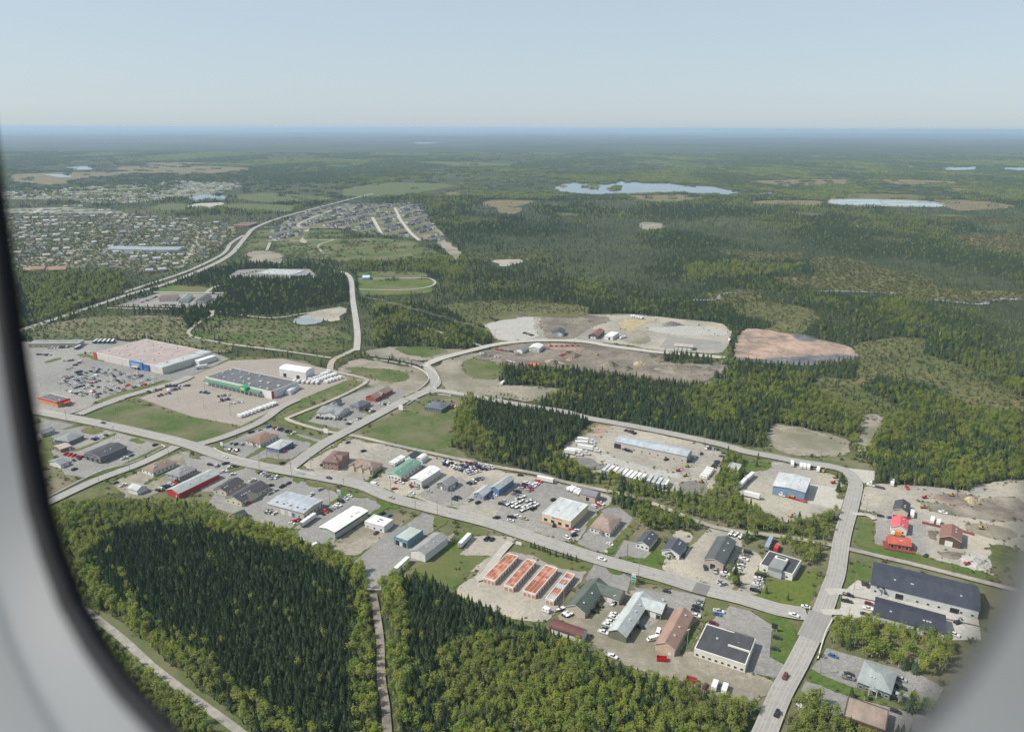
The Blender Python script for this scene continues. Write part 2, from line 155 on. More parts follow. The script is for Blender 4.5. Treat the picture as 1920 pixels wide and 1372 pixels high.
 ('grass_verge','grass',[(-399.4,594.6),(-392.2,594.7),(-380.8,580.6),(-370.8,563.3),(-380.7,563.2)]),
 ('grass_verge','grass',[(-259.5,556.8),(-253.9,559.6),(-246.4,554.1),(-251.8,546.9)]),
 ('grass_verge','grass',[(-295.5,508.0),(-284.4,536.9),(-266.0,563.2),(-274.0,560.3),(-283.6,535.2),(-293.3,525.0),(-296.7,510.4)]),
 ('grass_verge','grass',[(-270.3,503.5),(-263.2,525.2),(-260.3,532.0),(-257.4,533.7),(-261.0,517.0),(-267.9,501.2)]),
 ('grass_verge','grass',[(-521.1,803.2),(-513.6,822.5),(-507.4,816.1),(-516.2,799.1)]),
 ('grass_verge','grass',[(-398.0,675.7),(-385.8,704.4),(-361.2,743.4),(-358.2,739.1),(-374.8,704.5),(-389.9,674.2)]),
 ('grass_verge','grass',[(-364.6,693.2),(-357.5,714.7),(-346.4,735.7),(-340.4,732.2),(-351.2,713.1),(-360.7,688.5)]),
 ('grass_verge','grass',[(-500.9,829.3),(-495.6,838.3),(-456.6,812.4),(-455.8,806.1)]),
 ('grass_verge','grass',[(56.0,394.3),(59.3,395.3),(65.8,389.8),(64.9,386.8),(58.9,387.8)]),
 ('grass_verge','grass',[(72.6,382.3),(75.4,384.5),(92.1,374.8),(89.9,372.0),(74.0,380.9)]),
 ('grass_verge','grass',[(108.1,362.2),(110.3,364.8),(120.3,359.0),(118.5,355.2),(103.0,341.2),(100.6,343.5)]),
 ('grass_verge','grass',[(129.8,352.2),(140.0,351.0),(148.7,343.8),(147.5,330.0),(141.4,317.0),(134.4,308.8),(128.6,315.9),(137.4,325.5),(138.3,341.4)]),
 ('grass_verge','grass',[(82.9,315.6),(93.1,336.4),(101.1,345.9),(93.4,325.3),(87.8,318.8)]),
 ('grass_verge','grass',[(177.6,354.9),(184.7,366.7),(186.0,366.7),(179.7,354.5)]),
 ('grass_verge','grass',[(230.1,484.4),(240.2,500.8),(247.7,507.0),(247.0,503.9),(234.9,483.0)]),
 ('grass_verge','grass',[(239.6,468.4),(253.5,459.9),(250.3,458.5),(239.1,465.1)]),
 ('grass_verge','grass',[(-119.5,663.5),(-111.1,677.1),(-110.4,672.5),(-116.9,660.5)]),
 ('grass_verge','grass',[(-143.7,654.5),(-136.0,657.4),(-121.7,651.8),(-127.3,643.3)]),
 ('grass_verge','grass',[(-143.0,616.3),(-131.1,636.3),(-130.6,633.6),(-140.5,613.7)]),
 ('grass_verge','grass',[(-108.7,683.9),(-96.7,708.1),(-95.2,704.8),(-107.4,682.3)]),
 ('gravel_yard','gravel',[(-45.0,993.1),(-21.7,1031.6),(1.6,1052.1),(30.0,1045.7),(84.7,1039.8),(138.8,1034.0),(169.5,1041.1),(235.0,1009.5),(283.6,991.6),(282.7,944.9),(268.1,891.8),(244.5,843.8),(194.6,852.3),(169.7,859.0),(121.0,889.9),(67.7,904.5),(26.3,902.9),(-1.2,893.3),(-20.5,903.3)]),
 ('gravel_yard','palegravel',[(-42.0,993.1),(-21.6,1025.0),(4.7,1032.0),(30.0,1045.7),(33.7,919.7),(20.8,903.8),(-17.6,898.2)]),
 ('dirt_ground','pinkdirt',[(35.7,1025.9),(80.4,1023.3),(83.3,1001.1),(55.6,939.3),(36.3,956.4)]),
 ('dirt_ground','yarddirt',[(39.0,1032.5),(129.5,1033.8),(134.9,1001.8),(104.0,965.3),(79.1,909.8),(66.4,905.5),(40.2,906.2),(37.1,976.1)]),
 ('dirt_ground','dirt',[(140.5,954.2),(174.4,949.0),(168.2,880.6),(135.3,895.1)]),
 ('sand_ground','sandy',[(139.9,971.6),(150.9,1008.3),(166.2,1008.5),(199.8,1009.0),(173.4,978.0),(156.2,943.2),(141.3,960.0)]),
 ('gravel_yard','palegravel',[(177.3,966.3),(231.5,972.9),(280.0,956.2),(276.8,928.4),(223.2,922.3),(179.2,943.5)]),
 ('parking_lot','asphalt',[(175.9,871.0),(197.9,921.9),(257.2,896.7),(250.8,857.7),(196.6,861.7)]),
 ('parking_lot','asphalt',[(79.1,909.8),(104.0,965.3),(117.0,926.2),(112.8,889.8),(102.0,889.6),(83.8,899.5)]),
 ('gravel_yard','yarddirt',[(-44.4,831.3),(-22.3,863.7),(20.5,888.6),(36.7,886.3),(87.9,884.5),(111.1,875.0),(154.6,847.2),(172.0,842.9),(168.3,816.4),(197.0,804.1),(239.2,804.6),(236.1,784.3),(202.5,746.0),(179.3,724.5),(128.4,759.9),(80.8,778.6),(35.2,782.0),(17.3,789.8),(-31.0,814.1)]),
 ('dirt_ground','pinkdirt',[(33.9,883.8),(87.5,879.6),(85.3,855.6),(46.2,859.8)]),
 ('dirt_ground','mud',[(150.2,791.3),(183.7,799.8),(239.2,804.6),(236.1,784.3),(210.9,760.8),(178.7,775.8)]),
 ('bog','bog',[(375.5,789.6),(417.6,892.7),(485.4,922.5),(521.0,915.6),(481.5,846.5),(500.8,810.2),(499.2,755.1),(501.3,697.4),(473.8,654.8),(425.2,653.5),(420.1,725.7),(384.6,750.9),(351.5,720.1),(367.6,670.1),(343.6,632.6),(320.2,636.4),(302.7,669.0),(306.0,732.8),(325.8,763.6),(355.6,748.4),(367.3,766.9)]),
 ('cut_line','dirt',[(322.4,649.3),(341.8,649.5),(326.2,619.1),(303.7,587.7),(291.0,565.2),(279.5,565.1),(297.8,601.1)]),
 ('bog','bog',[(491.1,1291.4),(533.0,1307.9),(601.1,1538.3),(683.8,1562.5),(692.3,1436.2),(744.3,1328.8),(700.1,1234.1),(825.8,1200.6),(787.1,1140.6),(668.6,1108.0),(646.1,1145.9),(560.0,1199.4),(508.1,1213.0)]),
 ('bog','tanbog',[(1086.7,1869.5),(1136.7,1903.4),(1143.1,1839.4),(1326.4,1977.0),(1363.0,1909.3),(1148.3,1595.9),(1053.8,1557.2),(1000.8,1629.2)]),
 ('bog','bog',[(331.2,1133.3),(373.3,1146.6),(433.5,1086.8),(424.9,1011.0),(352.8,907.9),(323.4,873.7),(291.8,907.6),(351.3,980.5),(358.7,991.6),(312.9,1032.9)]),
 ('bog','bog',[(-293.4,971.4),(-209.4,893.7),(-195.6,832.5),(-361.1,879.7),(-332.6,930.0)]),
 ('bog','bog',[(300.0,1184.9),(353.1,1213.7),(417.2,1214.8),(377.7,1128.4),(302.8,1089.9)]),
 ('bog','tanbog',[(452.2,1323.4),(502.8,1324.3),(528.2,1292.1),(461.6,1212.1)]),
 ('bog','tanbog',[(820.9,2744.1),(958.1,2854.3),(1144.1,2825.5),(1042.5,2585.6),(829.0,2609.2)]),
 ('bog','tanbog',[(1568.7,2915.0),(1743.9,2848.3),(1726.9,2616.8),(1426.7,2452.1),(1462.6,2600.9)]),
 ('bog','tanbog',[(-114.5,2709.3),(-67.0,2814.8),(100.7,2785.7),(21.9,2579.5),(-59.9,2515.3)]),
 ('bog','tanbog',[(415.4,3025.7),(677.2,3078.2),(733.3,2958.5),(697.1,2808.5),(598.3,2712.6),(469.1,2763.5)]),
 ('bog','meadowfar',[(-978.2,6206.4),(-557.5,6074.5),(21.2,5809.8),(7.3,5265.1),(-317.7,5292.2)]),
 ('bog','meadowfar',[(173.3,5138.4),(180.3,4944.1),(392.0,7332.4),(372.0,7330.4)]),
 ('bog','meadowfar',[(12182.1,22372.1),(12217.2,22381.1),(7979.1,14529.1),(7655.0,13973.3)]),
 ('cut_line','palegravel',[(962.5,2143.9),(966.6,2144.0),(910.4,2001.8),(871.2,1925.5)]),
 ('bog','meadowfar',[(-108.9,1641.1),(-75.2,1580.7),(89.3,1596.3),(77.1,1501.6),(-84.3,1476.3)]),
 ('bog','tanbog',[(-2757.4,4275.7),(-2580.2,4462.1),(-2236.8,4491.7),(-2598.1,5084.2),(-2391.2,5295.8),(-1953.3,5252.2),(-1606.4,4882.4),(-1668.7,4343.4),(-2133.8,4404.5),(-2160.6,4142.9),(-2197.4,3837.9),(-2028.1,3465.9),(-2324.2,3591.9)]),
 ('bog','tanbog',[(-2776.6,5590.5),(-2505.2,5850.7),(-2180.6,5695.4),(-2229.0,5200.1)]),
 ('bog','tanbog',[(1896.4,4074.0),(2107.0,4085.4),(2274.1,3888.2),(2099.3,3674.1),(1806.3,3659.4)]),
 ('bog','tanbog',[(1964.6,3516.9),(2052.2,3366.0),(1852.2,3232.7)]),
 ('shrubland','scrub',[(-634.4,957.3),(-571.3,1019.0),(-455.1,1023.9),(-413.1,933.2),(-392.4,898.6),(-585.9,896.1),(-623.7,921.7)]),
 ('shrubland','meadow',[(-418.8,1019.2),(-406.0,1024.6),(-333.4,998.1),(-298.1,992.6),(-280.3,962.2),(-231.1,972.3),(-211.0,901.0),(-390.2,898.7),(-408.6,933.3),(-410.6,979.3)]),
 ('bog','bog',[(-105.7,1095.9),(-16.6,1127.7),(63.7,1110.5),(114.8,1087.6),(102.4,1013.7),(24.5,1028.5),(-14.7,1001.4),(-46.8,964.1),(-79.4,1026.8)]),
 ('bog','bog',[(120.3,2393.2),(196.0,2369.8),(229.5,2160.3),(153.1,2076.2)]),
 ('bog','tanbog',[(1098.7,2063.4),(1222.2,2086.5),(1110.3,1939.2)]),
 ('bog','bog',[(1362.7,2261.1),(1512.6,2265.7),(1459.9,2184.0),(1295.0,2097.7)]),
 ('bog','tanbog',[(1127.1,3921.6),(1749.7,4124.4),(1688.3,3769.4),(1233.7,3458.6)]),
 ('bog','bog',[(1362.7,3194.4),(1667.9,3077.2),(1456.4,2802.1),(1238.2,2898.0)]),
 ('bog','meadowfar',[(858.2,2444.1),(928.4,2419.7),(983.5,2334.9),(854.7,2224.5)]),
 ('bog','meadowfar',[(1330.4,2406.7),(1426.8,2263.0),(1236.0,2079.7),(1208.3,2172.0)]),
 ('bog','bog',[(-106.5,2262.1),(-32.4,2218.4),(-49.4,2070.2),(-112.5,2171.7)]),
 ('bog','tanbog',[(-272.0,3169.0),(-203.7,3127.3),(-201.4,2886.0),(-243.8,2915.9)]),
 ('bog','tanbog',[(-49.1,2554.4),(39.1,2528.1),(9.1,2324.1),(-45.4,2363.9)]),
 ('bog','bog',[(430.3,1653.5),(543.3,1606.4),(627.1,1608.3),(561.0,1490.1),(472.4,1499.2)]),
 ('bog','bog',[(879.0,1864.2),(968.8,1835.1),(885.2,1720.6),(849.0,1816.7)]),
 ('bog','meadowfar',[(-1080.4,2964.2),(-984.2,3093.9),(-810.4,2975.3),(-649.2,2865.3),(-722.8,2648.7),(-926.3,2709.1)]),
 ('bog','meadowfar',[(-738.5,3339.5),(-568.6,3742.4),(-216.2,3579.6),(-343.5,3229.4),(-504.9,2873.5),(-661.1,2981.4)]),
 ('dirt_pad','pinkdirt',[(259.1,847.2),(301.4,958.7),(327.9,959.1),(357.1,932.1),(382.4,910.1),(405.5,882.1),(404.2,848.9),(392.9,826.9),(338.3,814.2),(291.6,810.7),(254.7,828.3)]),
 ('stone_rubble','bluerock',[(255.6,831.4),(286.7,822.6),(332.0,835.4),(399.6,842.5),(390.7,817.8),(331.7,796.7),(289.7,804.8),(253.9,819.2)]),
 ('stone_rubble','bluerock',[(357.1,932.1),(373.7,928.6),(381.0,906.5),(367.8,892.1),(352.5,913.4)]),
 ('meadow','meadow',[(-337.0,883.0),(-319.7,930.1),(-280.2,930.7),(-226.9,945.2),(-200.8,915.6),(-195.6,889.8),(-213.5,910.1),(-238.1,864.8),(-230.8,846.1),(-288.1,864.1),(-321.1,875.8)]),
 ('shrubland','scrub',[(-601.5,915.5),(-559.2,966.5),(-425.7,962.5),(-405.3,912.9),(-369.8,892.6),(-335.7,873.2),(-324.1,840.4),(-348.9,844.7),(-441.1,896.8),(-487.2,898.7),(-529.4,900.8),(-582.9,884.8)]),
 ('pond','pond',[(-298.9,995.6),(-289.9,1015.9),(-242.5,1023.9),(-254.5,1001.2),(-260.5,976.7),(-282.8,971.6)]),
 ('gravel_yard','gravel',[(-285.4,1037.0),(-275.8,1058.9),(-248.9,1076.2),(-236.2,1065.1),(-232.9,983.0),(-289.9,1015.9),(-299.7,998.6)]),
 ('cemetery','grass',[(-237.7,1155.0),(-266.7,1285.6),(-148.5,1295.8),(-130.8,1272.3),(-125.1,1187.4),(-137.7,1173.2),(-210.2,1155.5)]),
 ('meadow','meadow',[(-284.7,1361.2),(-181.7,1363.2),(-153.9,1346.1),(-143.2,1304.1),(-258.1,1244.4)]),
 ('meadow','meadow',[(-555.0,1738.0),(-399.2,1770.7),(-405.6,1800.5),(-321.7,1802.6),(-222.0,1746.1),(-148.5,1567.4),(-123.7,1533.8),(-228.4,1462.5),(-333.7,1470.9),(-500.7,1536.9),(-459.8,1523.4)]),
 ('meadow','meadow',[(-523.0,1944.7),(-446.3,1946.8),(-405.6,1800.5),(-486.0,1754.0)]),
 ('dirt_lot','gravel',[(-560.1,1998.0),(-527.7,1980.5),(-459.6,1687.5),(-494.1,1753.8)]),
 ('meadow','meadow',[(-643.4,1924.0),(-610.1,1978.2),(-533.4,1645.0),(-546.6,1568.6),(-598.2,1708.9)]),
 ('gravel_yard','dirt',[(-559.4,1581.8),(-522.4,1606.8),(-471.3,1560.3),(-435.9,1417.1),(-509.3,1456.6)]),
 ('parking_lot','asphalt',[(-497.5,1289.4),(-502.6,1375.0),(-473.2,1384.7),(-375.2,1386.7),(-332.6,1292.5),(-373.2,1283.7),(-439.1,1298.6)]),
 ('grass_field','grass',[(-569.5,1184.0),(-565.6,1234.0),(-495.7,1220.6),(-466.9,1133.7)]),
 ('parking_lot','asphalt',[(-580.7,1076.8),(-555.1,1170.6),(-444.5,1159.1),(-444.9,1067.5),(-511.3,1072.2)]),
 ('clearing','dirt',[(-279.1,2256.7),(-253.1,2211.6),(-181.9,1936.4),(-98.4,1534.4),(-112.1,1475.7),(-156.1,1654.1),(-189.1,1829.5)]),
 ('clearing','gravel',[(-46.5,1492.1),(17.0,1504.0),(23.6,1472.7),(-20.6,1406.0)]),
 ('clearing','dirt',[(348.2,2101.4),(367.3,2143.2),(421.0,2111.6),(374.1,1965.8),(337.4,1964.8)]),
 ('sports_field','meadowfar',[(-1193.5,2605.0),(-1111.4,2639.7),(-1010.2,2368.4),(-1149.8,2430.9)]),
 ('gravel_yard','palegravel',[(-1073.5,2518.5),(-1087.4,2640.6),(-990.6,2676.7),(-955.3,2425.5)]),
 ('meadow','meadowfar',[(-993.0,2521.3),(-967.0,2645.0),(-732.2,2590.6),(-677.1,2353.1),(-815.1,2375.2)]),
 ('subdivision_ground','scrub',[(-566.6,1749.1),(-621.1,2015.1),(-645.1,2312.5),(-577.7,2596.2),(-480.4,2656.5),(-315.5,2662.5),(-201.2,1971.3),(-149.7,1733.7),(-227.7,1792.8),(-354.1,1864.6),(-445.8,1986.4),(-542.4,1983.8),(-484.1,1725.6)]),
 ('meadow','meadowfar',[(-524.4,1941.2),(-441.1,1964.8),(-386.3,1703.4),(-483.6,1751.2)]),
 ('suburb_ground','suburb',[(-1860.2,2302.9),(-1568.3,2438.7),(-1413.8,2512.4),(-1020.0,2215.2),(-781.5,2068.8),(-678.0,1856.2),(-608.5,1534.6),(-625.4,1328.6),(-819.7,1406.0),(-1072.6,1295.1)]),
 ('suburb_ground','suburb',[(-2168.9,2959.6),(-1955.9,3043.7),(-1846.8,3391.0),(-1694.2,3564.6),(-1626.4,3751.2),(-1236.1,3587.3),(-1149.2,3078.1),(-1236.9,2834.6),(-1320.3,2569.5),(-1810.7,2812.0),(-1876.1,2549.6)]),
 ('lagoon_pad','gravel',[(1173.3,2899.5),(1309.2,2904.8),(1542.9,2840.7),(1470.2,2589.7),(1284.2,2601.2),(1103.7,2675.6)]),
 ('grass_field','meadow',[(-231.6,352.8),(-216.3,347.7),(-193.2,329.9),(-168.8,310.6),(-143.7,290.6),(-112.0,265.7),(-108.2,253.9),(-120.4,253.9),(-141.9,277.0),(-168.3,296.9),(-191.8,314.8),(-214.0,331.4)]),
]
D['ROAD'] = [
 ('town_street','concrete',8,[(-1001.5,1367.6),(-965.0,1384.1),(-928.5,1400.8),(-892.0,1417.6),(-855.5,1434.2),(-818.9,1450.6),(-782.1,1466.5),(-745.1,1481.9),(-707.9,1496.6),(-670.5,1510.6),(-632.8,1523.9)]),
 ('town_street','concrete',8,[(-1071.4,1442.5),(-1034.8,1459.1),(-998.2,1475.4),(-961.4,1491.2),(-924.3,1506.4),(-887.1,1521.0),(-849.5,1534.8),(-811.8,1547.9),(-773.7,1560.4),(-735.4,1572.2),(-697.0,1583.5),(-658.4,1594.4)]),
 ('town_street','concrete',8,[(-1103.5,1530.9),(-1066.2,1545.3),(-1028.6,1559.0),(-990.7,1571.9),(-952.6,1584.2),(-914.3,1595.8),(-875.8,1607.0),(-837.2,1617.8),(-798.5,1628.5),(-759.8,1639.1),(-721.1,1649.8),(-682.6,1660.9),(-644.2,1672.4)]),
 ('town_street','concrete',8,[(-1169.7,1595.8),(-1131.6,1607.9),(-1093.2,1619.5),(-1054.6,1630.5),(-1016.0,1641.3),(-977.3,1651.9),(-938.6,1662.5),(-900.0,1673.3),(-861.4,1684.5),(-823.1,1696.1),(-785.0,1708.3),(-747.1,1721.3),(-709.5,1734.9),(-672.2,1749.2)]),
 ('town_street','concrete',8,[(-1233.5,1654.0),(-1194.8,1664.7),(-1156.1,1675.3),(-1117.4,1686.0),(-1078.8,1696.9),(-1040.3,1708.1),(-1002.0,1719.9),(-964.0,1732.3),(-926.2,1745.4),(-888.6,1759.2),(-851.4,1773.7),(-814.3,1788.9),(-777.5,1804.7),(-740.8,1820.9),(-704.3,1837.5)]),
 ('town_street','concrete',8,[(-1257.6,1720.4),(-1219.2,1731.8),(-1181.0,1743.7),(-1143.0,1756.3),(-1105.3,1769.6),(-1067.8,1783.5),(-1030.6,1798.2),(-993.6,1813.6),(-956.8,1829.5),(-920.2,1845.9),(-883.7,1862.5),(-847.2,1879.3),(-810.7,1896.0),(-774.2,1912.5),(-737.5,1928.6)]),
 ('town_street','concrete',8,[(-1322.0,1780.3),(-1284.3,1793.8),(-1246.9,1808.0),(-1209.8,1822.8),(-1172.8,1838.3),(-1136.1,1854.3),(-1099.5,1870.8),(-1063.0,1887.5),(-1026.6,1904.2),(-990.1,1920.9),(-953.5,1937.4),(-916.8,1953.4),(-879.8,1968.9),(-842.7,1983.7),(-805.3,1997.9),(-767.6,2011.4)]),
 ('town_street','concrete',8,[(-1352.1,1863.1),(-1315.4,1879.2),(-1278.9,1895.7),(-1242.4,1912.4),(-1205.9,1929.2),(-1169.4,1945.8),(-1132.8,1962.2),(-1096.0,1978.1),(-1059.0,1993.5),(-1021.8,2008.2),(-984.3,2022.1),(-946.6,2035.4),(-908.6,2048.0),(-870.4,2059.9),(-832.0,2071.3)]),
 ('town_street','concrete',8,[(-1421.8,1937.4),(-1385.3,1954.2),(-1348.8,1970.8),(-1312.1,1987.0),(-1275.3,2002.8),(-1238.2,2018.0),(-1201.0,2032.5),(-1163.4,2046.3),(-1125.6,2059.4),(-1087.6,2071.8),(-1049.3,2083.6),(-1010.8,2094.8),(-972.2,2105.7),(-933.5,2116.4),(-894.8,2127.0)]),
 ('town_street','concrete',8,[(-1491.4,2011.8),(-1454.5,2027.4),(-1417.4,2042.5),(-1380.1,2056.8),(-1342.5,2070.4),(-1304.6,2083.4),(-1266.5,2095.6),(-1228.2,2107.2),(-1189.6,2118.4),(-1151.0,2129.2),(-1112.3,2139.8),(-1073.6,2150.4),(-1035.0,2161.2),(-996.4,2172.2)]),
 ('town_street','concrete',8,[(-1559.2,2081.1),(-1521.5,2094.5),(-1483.6,2107.3),(-1445.4,2119.3),(-1407.0,2130.8),(-1368.5,2141.9),(-1329.8,2152.6),(-1291.1,2163.2),(-1252.4,2173.9),(-1213.8,2184.7),(-1175.3,2195.9),(-1137.0,2207.5),(-1098.9,2219.8),(-1061.0,2232.7)]),
 ('town_street','concrete',8,[(-1585.9,2154.4),(-1547.3,2165.4),(-1508.6,2176.1),(-1469.9,2186.7),(-1431.2,2197.3),(-1392.6,2208.2),(-1354.2,2219.5),(-1315.9,2231.3),(-1277.8,2243.8),(-1240.1,2256.9),(-1202.5,2270.7),(-1165.3,2285.3)]),
 ('town_street','concrete',8,[(-1648.7,2210.1),(-1610.0,2220.8),(-1571.5,2231.8),(-1533.0,2243.2),(-1494.8,2255.2),(-1456.8,2267.8),(-1419.1,2281.1),(-1381.7,2295.1),(-1344.5,2309.8),(-1307.5,2325.2),(-1270.7,2341.1),(-1234.1,2357.5)]),
 ('town_street','concrete',8,[(-1673.8,2279.0),(-1635.9,2291.8),(-1598.2,2305.3),(-1560.8,2319.5),(-1523.7,2334.4),(-1486.8,2349.9),(-1450.0,2366.0),(-1413.4,2382.4),(-1377.0,2399.1),(-1340.5,2415.9)]),
 ('town_street','concrete',8,[(-1740.0,2343.9),(-1702.9,2359.0),(-1666.0,2374.7),(-1629.3,2390.8),(-1592.8,2407.4),(-1556.3,2424.1),(-1519.8,2440.8),(-1483.3,2457.5),(-1446.7,2473.8),(-1409.9,2489.7)]),
 ('town_street','concrete',8,[(-626.7,1439.2),(-640.4,1476.8),(-653.6,1514.7),(-666.2,1552.7),(-678.4,1590.9),(-690.4,1629.2),(-702.3,1667.5),(-714.4,1705.8),(-726.7,1744.0),(-739.4,1782.0),(-752.7,1819.7),(-766.5,1857.3),(-781.1,1894.5),(-796.4,1931.5),(-812.4,1968.2),(-829.0,2004.6),(-846.2,2040.8),(-863.8,2076.8),(-881.7,2112.7)]),
 ('town_street','concrete',8,[(-854.9,1433.3),(-867.0,1471.6),(-879.4,1509.7),(-892.2,1547.6),(-905.6,1585.4),(-919.7,1622.8),(-934.4,1660.0),(-949.9,1696.9),(-966.1,1733.5),(-982.8,1769.9),(-1000.1,1806.0),(-1017.8,1842.0),(-1035.8,1877.9),(-1053.8,1913.8),(-1071.8,1949.7),(-1089.5,1985.7),(-1106.8,2021.8),(-1123.5,2058.2),(-1139.7,2094.8),(-1155.2,2131.7),(-1169.9,2168.9),(-1184.0,2206.3),(-1197.4,2244.1),(-1210.2,2282.0),(-1222.6,2320.1),(-1234.7,2358.4)]),
 ('town_street','concrete',8,[(-1119.8,1498.9),(-1136.7,1535.2),(-1154.1,1571.3),(-1171.9,1607.2),(-1189.9,1643.1),(-1207.9,1679.0),(-1225.8,1714.9),(-1243.4,1750.9),(-1260.6,1787.1),(-1277.2,1823.5),(-1293.2,1860.2),(-1308.5,1897.2),(-1323.1,1934.4),(-1336.9,1972.0),(-1350.2,2009.7),(-1362.9,2047.7),(-1375.2,2085.9),(-1387.3,2124.2),(-1399.2,2162.5),(-1411.2,2200.8),(-1423.4,2239.0),(-1436.0,2277.0),(-1449.2,2314.9),(-1462.9,2352.5),(-1477.4,2389.8),(-1492.5,2426.8),(-1508.3,2463.5)]),
 ('town_street','concrete',8,[(-1662.0,2228.9),(-1678.6,2265.3),(-1695.8,2301.5),(-1713.5,2337.5)]),
 ('highway','asphalt',11,[(-646.1,856.8),(-627.5,957.4),(-612.7,1059.3),(-598.7,1156.6),(-575.4,1256.5),(-569.2,1430.4),(-580.7,1557.9),(-606.8,1681.6),(-642.5,1841.1),(-670.9,1994.9),(-668.4,2244.6),(-610.6,2690.8),(-553.0,3069.0)]),
 ('highway','asphalt',8,[(-613.4,1169.6),(-604.1,1240.8),(-589.5,1364.3),(-593.2,1512.7),(-604.3,1592.8),(-634.0,1708.1),(-651.1,1840.8)]),
 ('town_road','asphalt',8,[(-569.2,1177.1),(-482.7,1171.8),(-369.1,1167.0)]),
 ('town_road','asphalt',7,[(-482.7,1171.8),(-487.4,1206.3),(-484.0,1228.1),(-473.6,1240.1)]),
 ('gravel_road','gravel',5,[(-585.2,1065.4),(-479.5,1058.0),(-433.4,1051.0),(-417.0,1024.4),(-419.2,988.9),(-413.1,933.2),(-395.4,906.1),(-399.3,910.3),(-342.0,878.0),(-270.8,850.3),(-205.8,821.9)]),
 ('gravel_road','gravel',5,[(-428.4,1051.1),(-337.1,1010.1),(-294.6,1033.6),(-248.9,1076.2)]),
 ('gravel_road','gravel',7,[(-195.2,770.7),(-201.4,811.2),(-192.6,837.5),(-184.4,860.7)]),
 ('gravel_road','palegravel',8,[(-182.5,851.4),(-193.8,915.7),(-213.0,1001.8),(-241.7,1124.1),(-275.7,1277.5),(-298.7,1343.4),(-325.3,1369.4)]),
 ('trail','gravel',4.5,[(-195.8,778.5),(-183.7,767.0),(-154.1,748.6),(-150.3,734.2),(-162.1,703.4),(-177.3,674.9),(-199.2,639.8),(-200.9,631.6),(-183.5,618.5),(-162.9,605.9),(-146.9,598.6)]),
 ('trail','gravel',4.5,[(-137.9,596.2),(-124.4,590.1),(-109.6,581.8),(-72.0,562.8),(-17.7,536.4),(17.1,522.7),(41.1,506.9),(78.7,488.9),(95.7,477.6),(133.6,442.5),(173.1,430.7),(198.6,421.6),(212.0,414.8),(226.2,407.2),(248.7,394.9),(277.6,377.5),(301.0,363.9)]),
 ('trail','gravel',4,[(-240.9,358.1),(-223.3,345.2),(-196.9,325.2),(-174.5,306.4),(-149.9,288.0),(-118.8,265.7),(-104.1,253.9)]),
 ('trail','mud',4.0,[(-77.3,366.3),(-72.1,347.3),(-66.4,324.4),(-61.8,299.0),(-56.9,280.8),(-53.5,265.2),(-52.1,258.2)]),
 ('gravel_road','palegravel',4,[(-247.7,1203.4),(-178.4,1201.7),(-140.5,1222.4),(-129.9,1256.8),(-140.4,1292.8),(-161.5,1302.1),(-268.3,1293.6)]),
 ('trail','palegravel',3.5,[(-126.7,973.8),(-105.2,950.9),(-81.3,923.6)]),
 ('trail','palegravel',5,[(-51.4,890.2),(-38.5,873.1),(-32.9,865.9)]),
 ('river','pond',9,[(644.3,1144.6),(669.7,1126.3),(693.9,1112.0),(711.5,1114.7),(737.4,1139.8),(763.4,1146.5),(832.5,1135.1)]),
 ('river','pond',7,[(276.6,1132.4),(310.0,1135.4),(335.1,1178.8),(371.9,1188.9)]),
 ('river','pond',6,[(490.6,1201.9),(544.4,1200.1),(612.9,1187.5)]),
 ('town_road','asphalt',9,[(-555.5,1998.2),(-581.9,2115.3),(-564.8,2536.3)]),
 ('town_road','concrete',9,[(-336.5,2255.0),(-263.0,1934.2),(-215.5,1760.6)]),
 ('town_road','concrete',9,[(-407.8,2229.6),(-324.3,1881.8)]),
 ('town_road','concrete',8,[(-385.4,2513.4),(-324.7,2209.4)]),
 ('town_road','concrete',8,[(-652.4,1995.5),(-548.9,1990.9),(-447.4,1993.7),(-387.5,2021.6)]),
 ('town_road','concrete',8,[(-839.0,1434.8),(-849.2,1552.0),(-839.2,1575.6),(-678.9,1555.8),(-696.1,1653.2),(-733.8,1854.7),(-790.5,1991.6)]),
 ('town_road','concrete',7,[(-644.6,1448.7),(-661.1,1603.7)]),
 ('town_road','concrete',7,[(-917.8,1550.5),(-918.2,1597.8),(-927.0,1635.0)]),
 ('town_road','concrete',9,[(-790.5,1991.6),(-691.8,2001.8)]),
 ('town_road','gravel',6,[(-567.5,1752.0),(-486.0,1754.0),(-400.4,1776.6)]),
 ('gravel_road','gravel',6,[(-522.4,1606.8),(-550.7,1724.0)]),
 ('gravel_road','gravel',5,[(-415.7,1770.3),(-429.0,1672.5),(-369.4,1517.5)]),
 ('side_road','asphalt',9,[(-329.3,459.5),(-322.8,472.4),(-307.3,507.9),(-289.1,536.0),(-278.5,560.3),(-274.6,570.7)]),
 ('access_road','asphalt',10,[(-393.4,642.1),(-377.1,686.8),(-343.4,733.9),(-337.9,754.0)]),
 ('access_road','asphalt',9,[(-262.2,571.6),(-243.6,590.4),(-224.1,623.4),(-215.9,662.5),(-206.1,683.8)]),
 ('main_street','asphalt',12,[(-469.2,662.9),(-433.9,648.8),(-415.0,641.1),(-358.8,618.2),(-302.4,592.8),(-266.9,575.0),(-221.2,546.2),(-186.7,530.9),(-136.0,512.4),(-108.3,500.2),(-84.9,482.2),(-51.2,464.7),(-15.0,447.0),(2.5,435.3),(26.2,419.9),(54.0,402.4),(87.6,384.7),(106.9,373.0),(128.3,363.2),(145.9,352.9),(159.4,349.2)]),
 ('side_road','asphalt',11,[(-171.3,527.6),(-157.2,573.7),(-140.2,608.6),(-104.1,680.2),(-101.2,683.9),(-84.8,709.9),(-78.1,732.2),(-82.0,753.8),(-89.5,780.6),(-97.3,796.6)]),
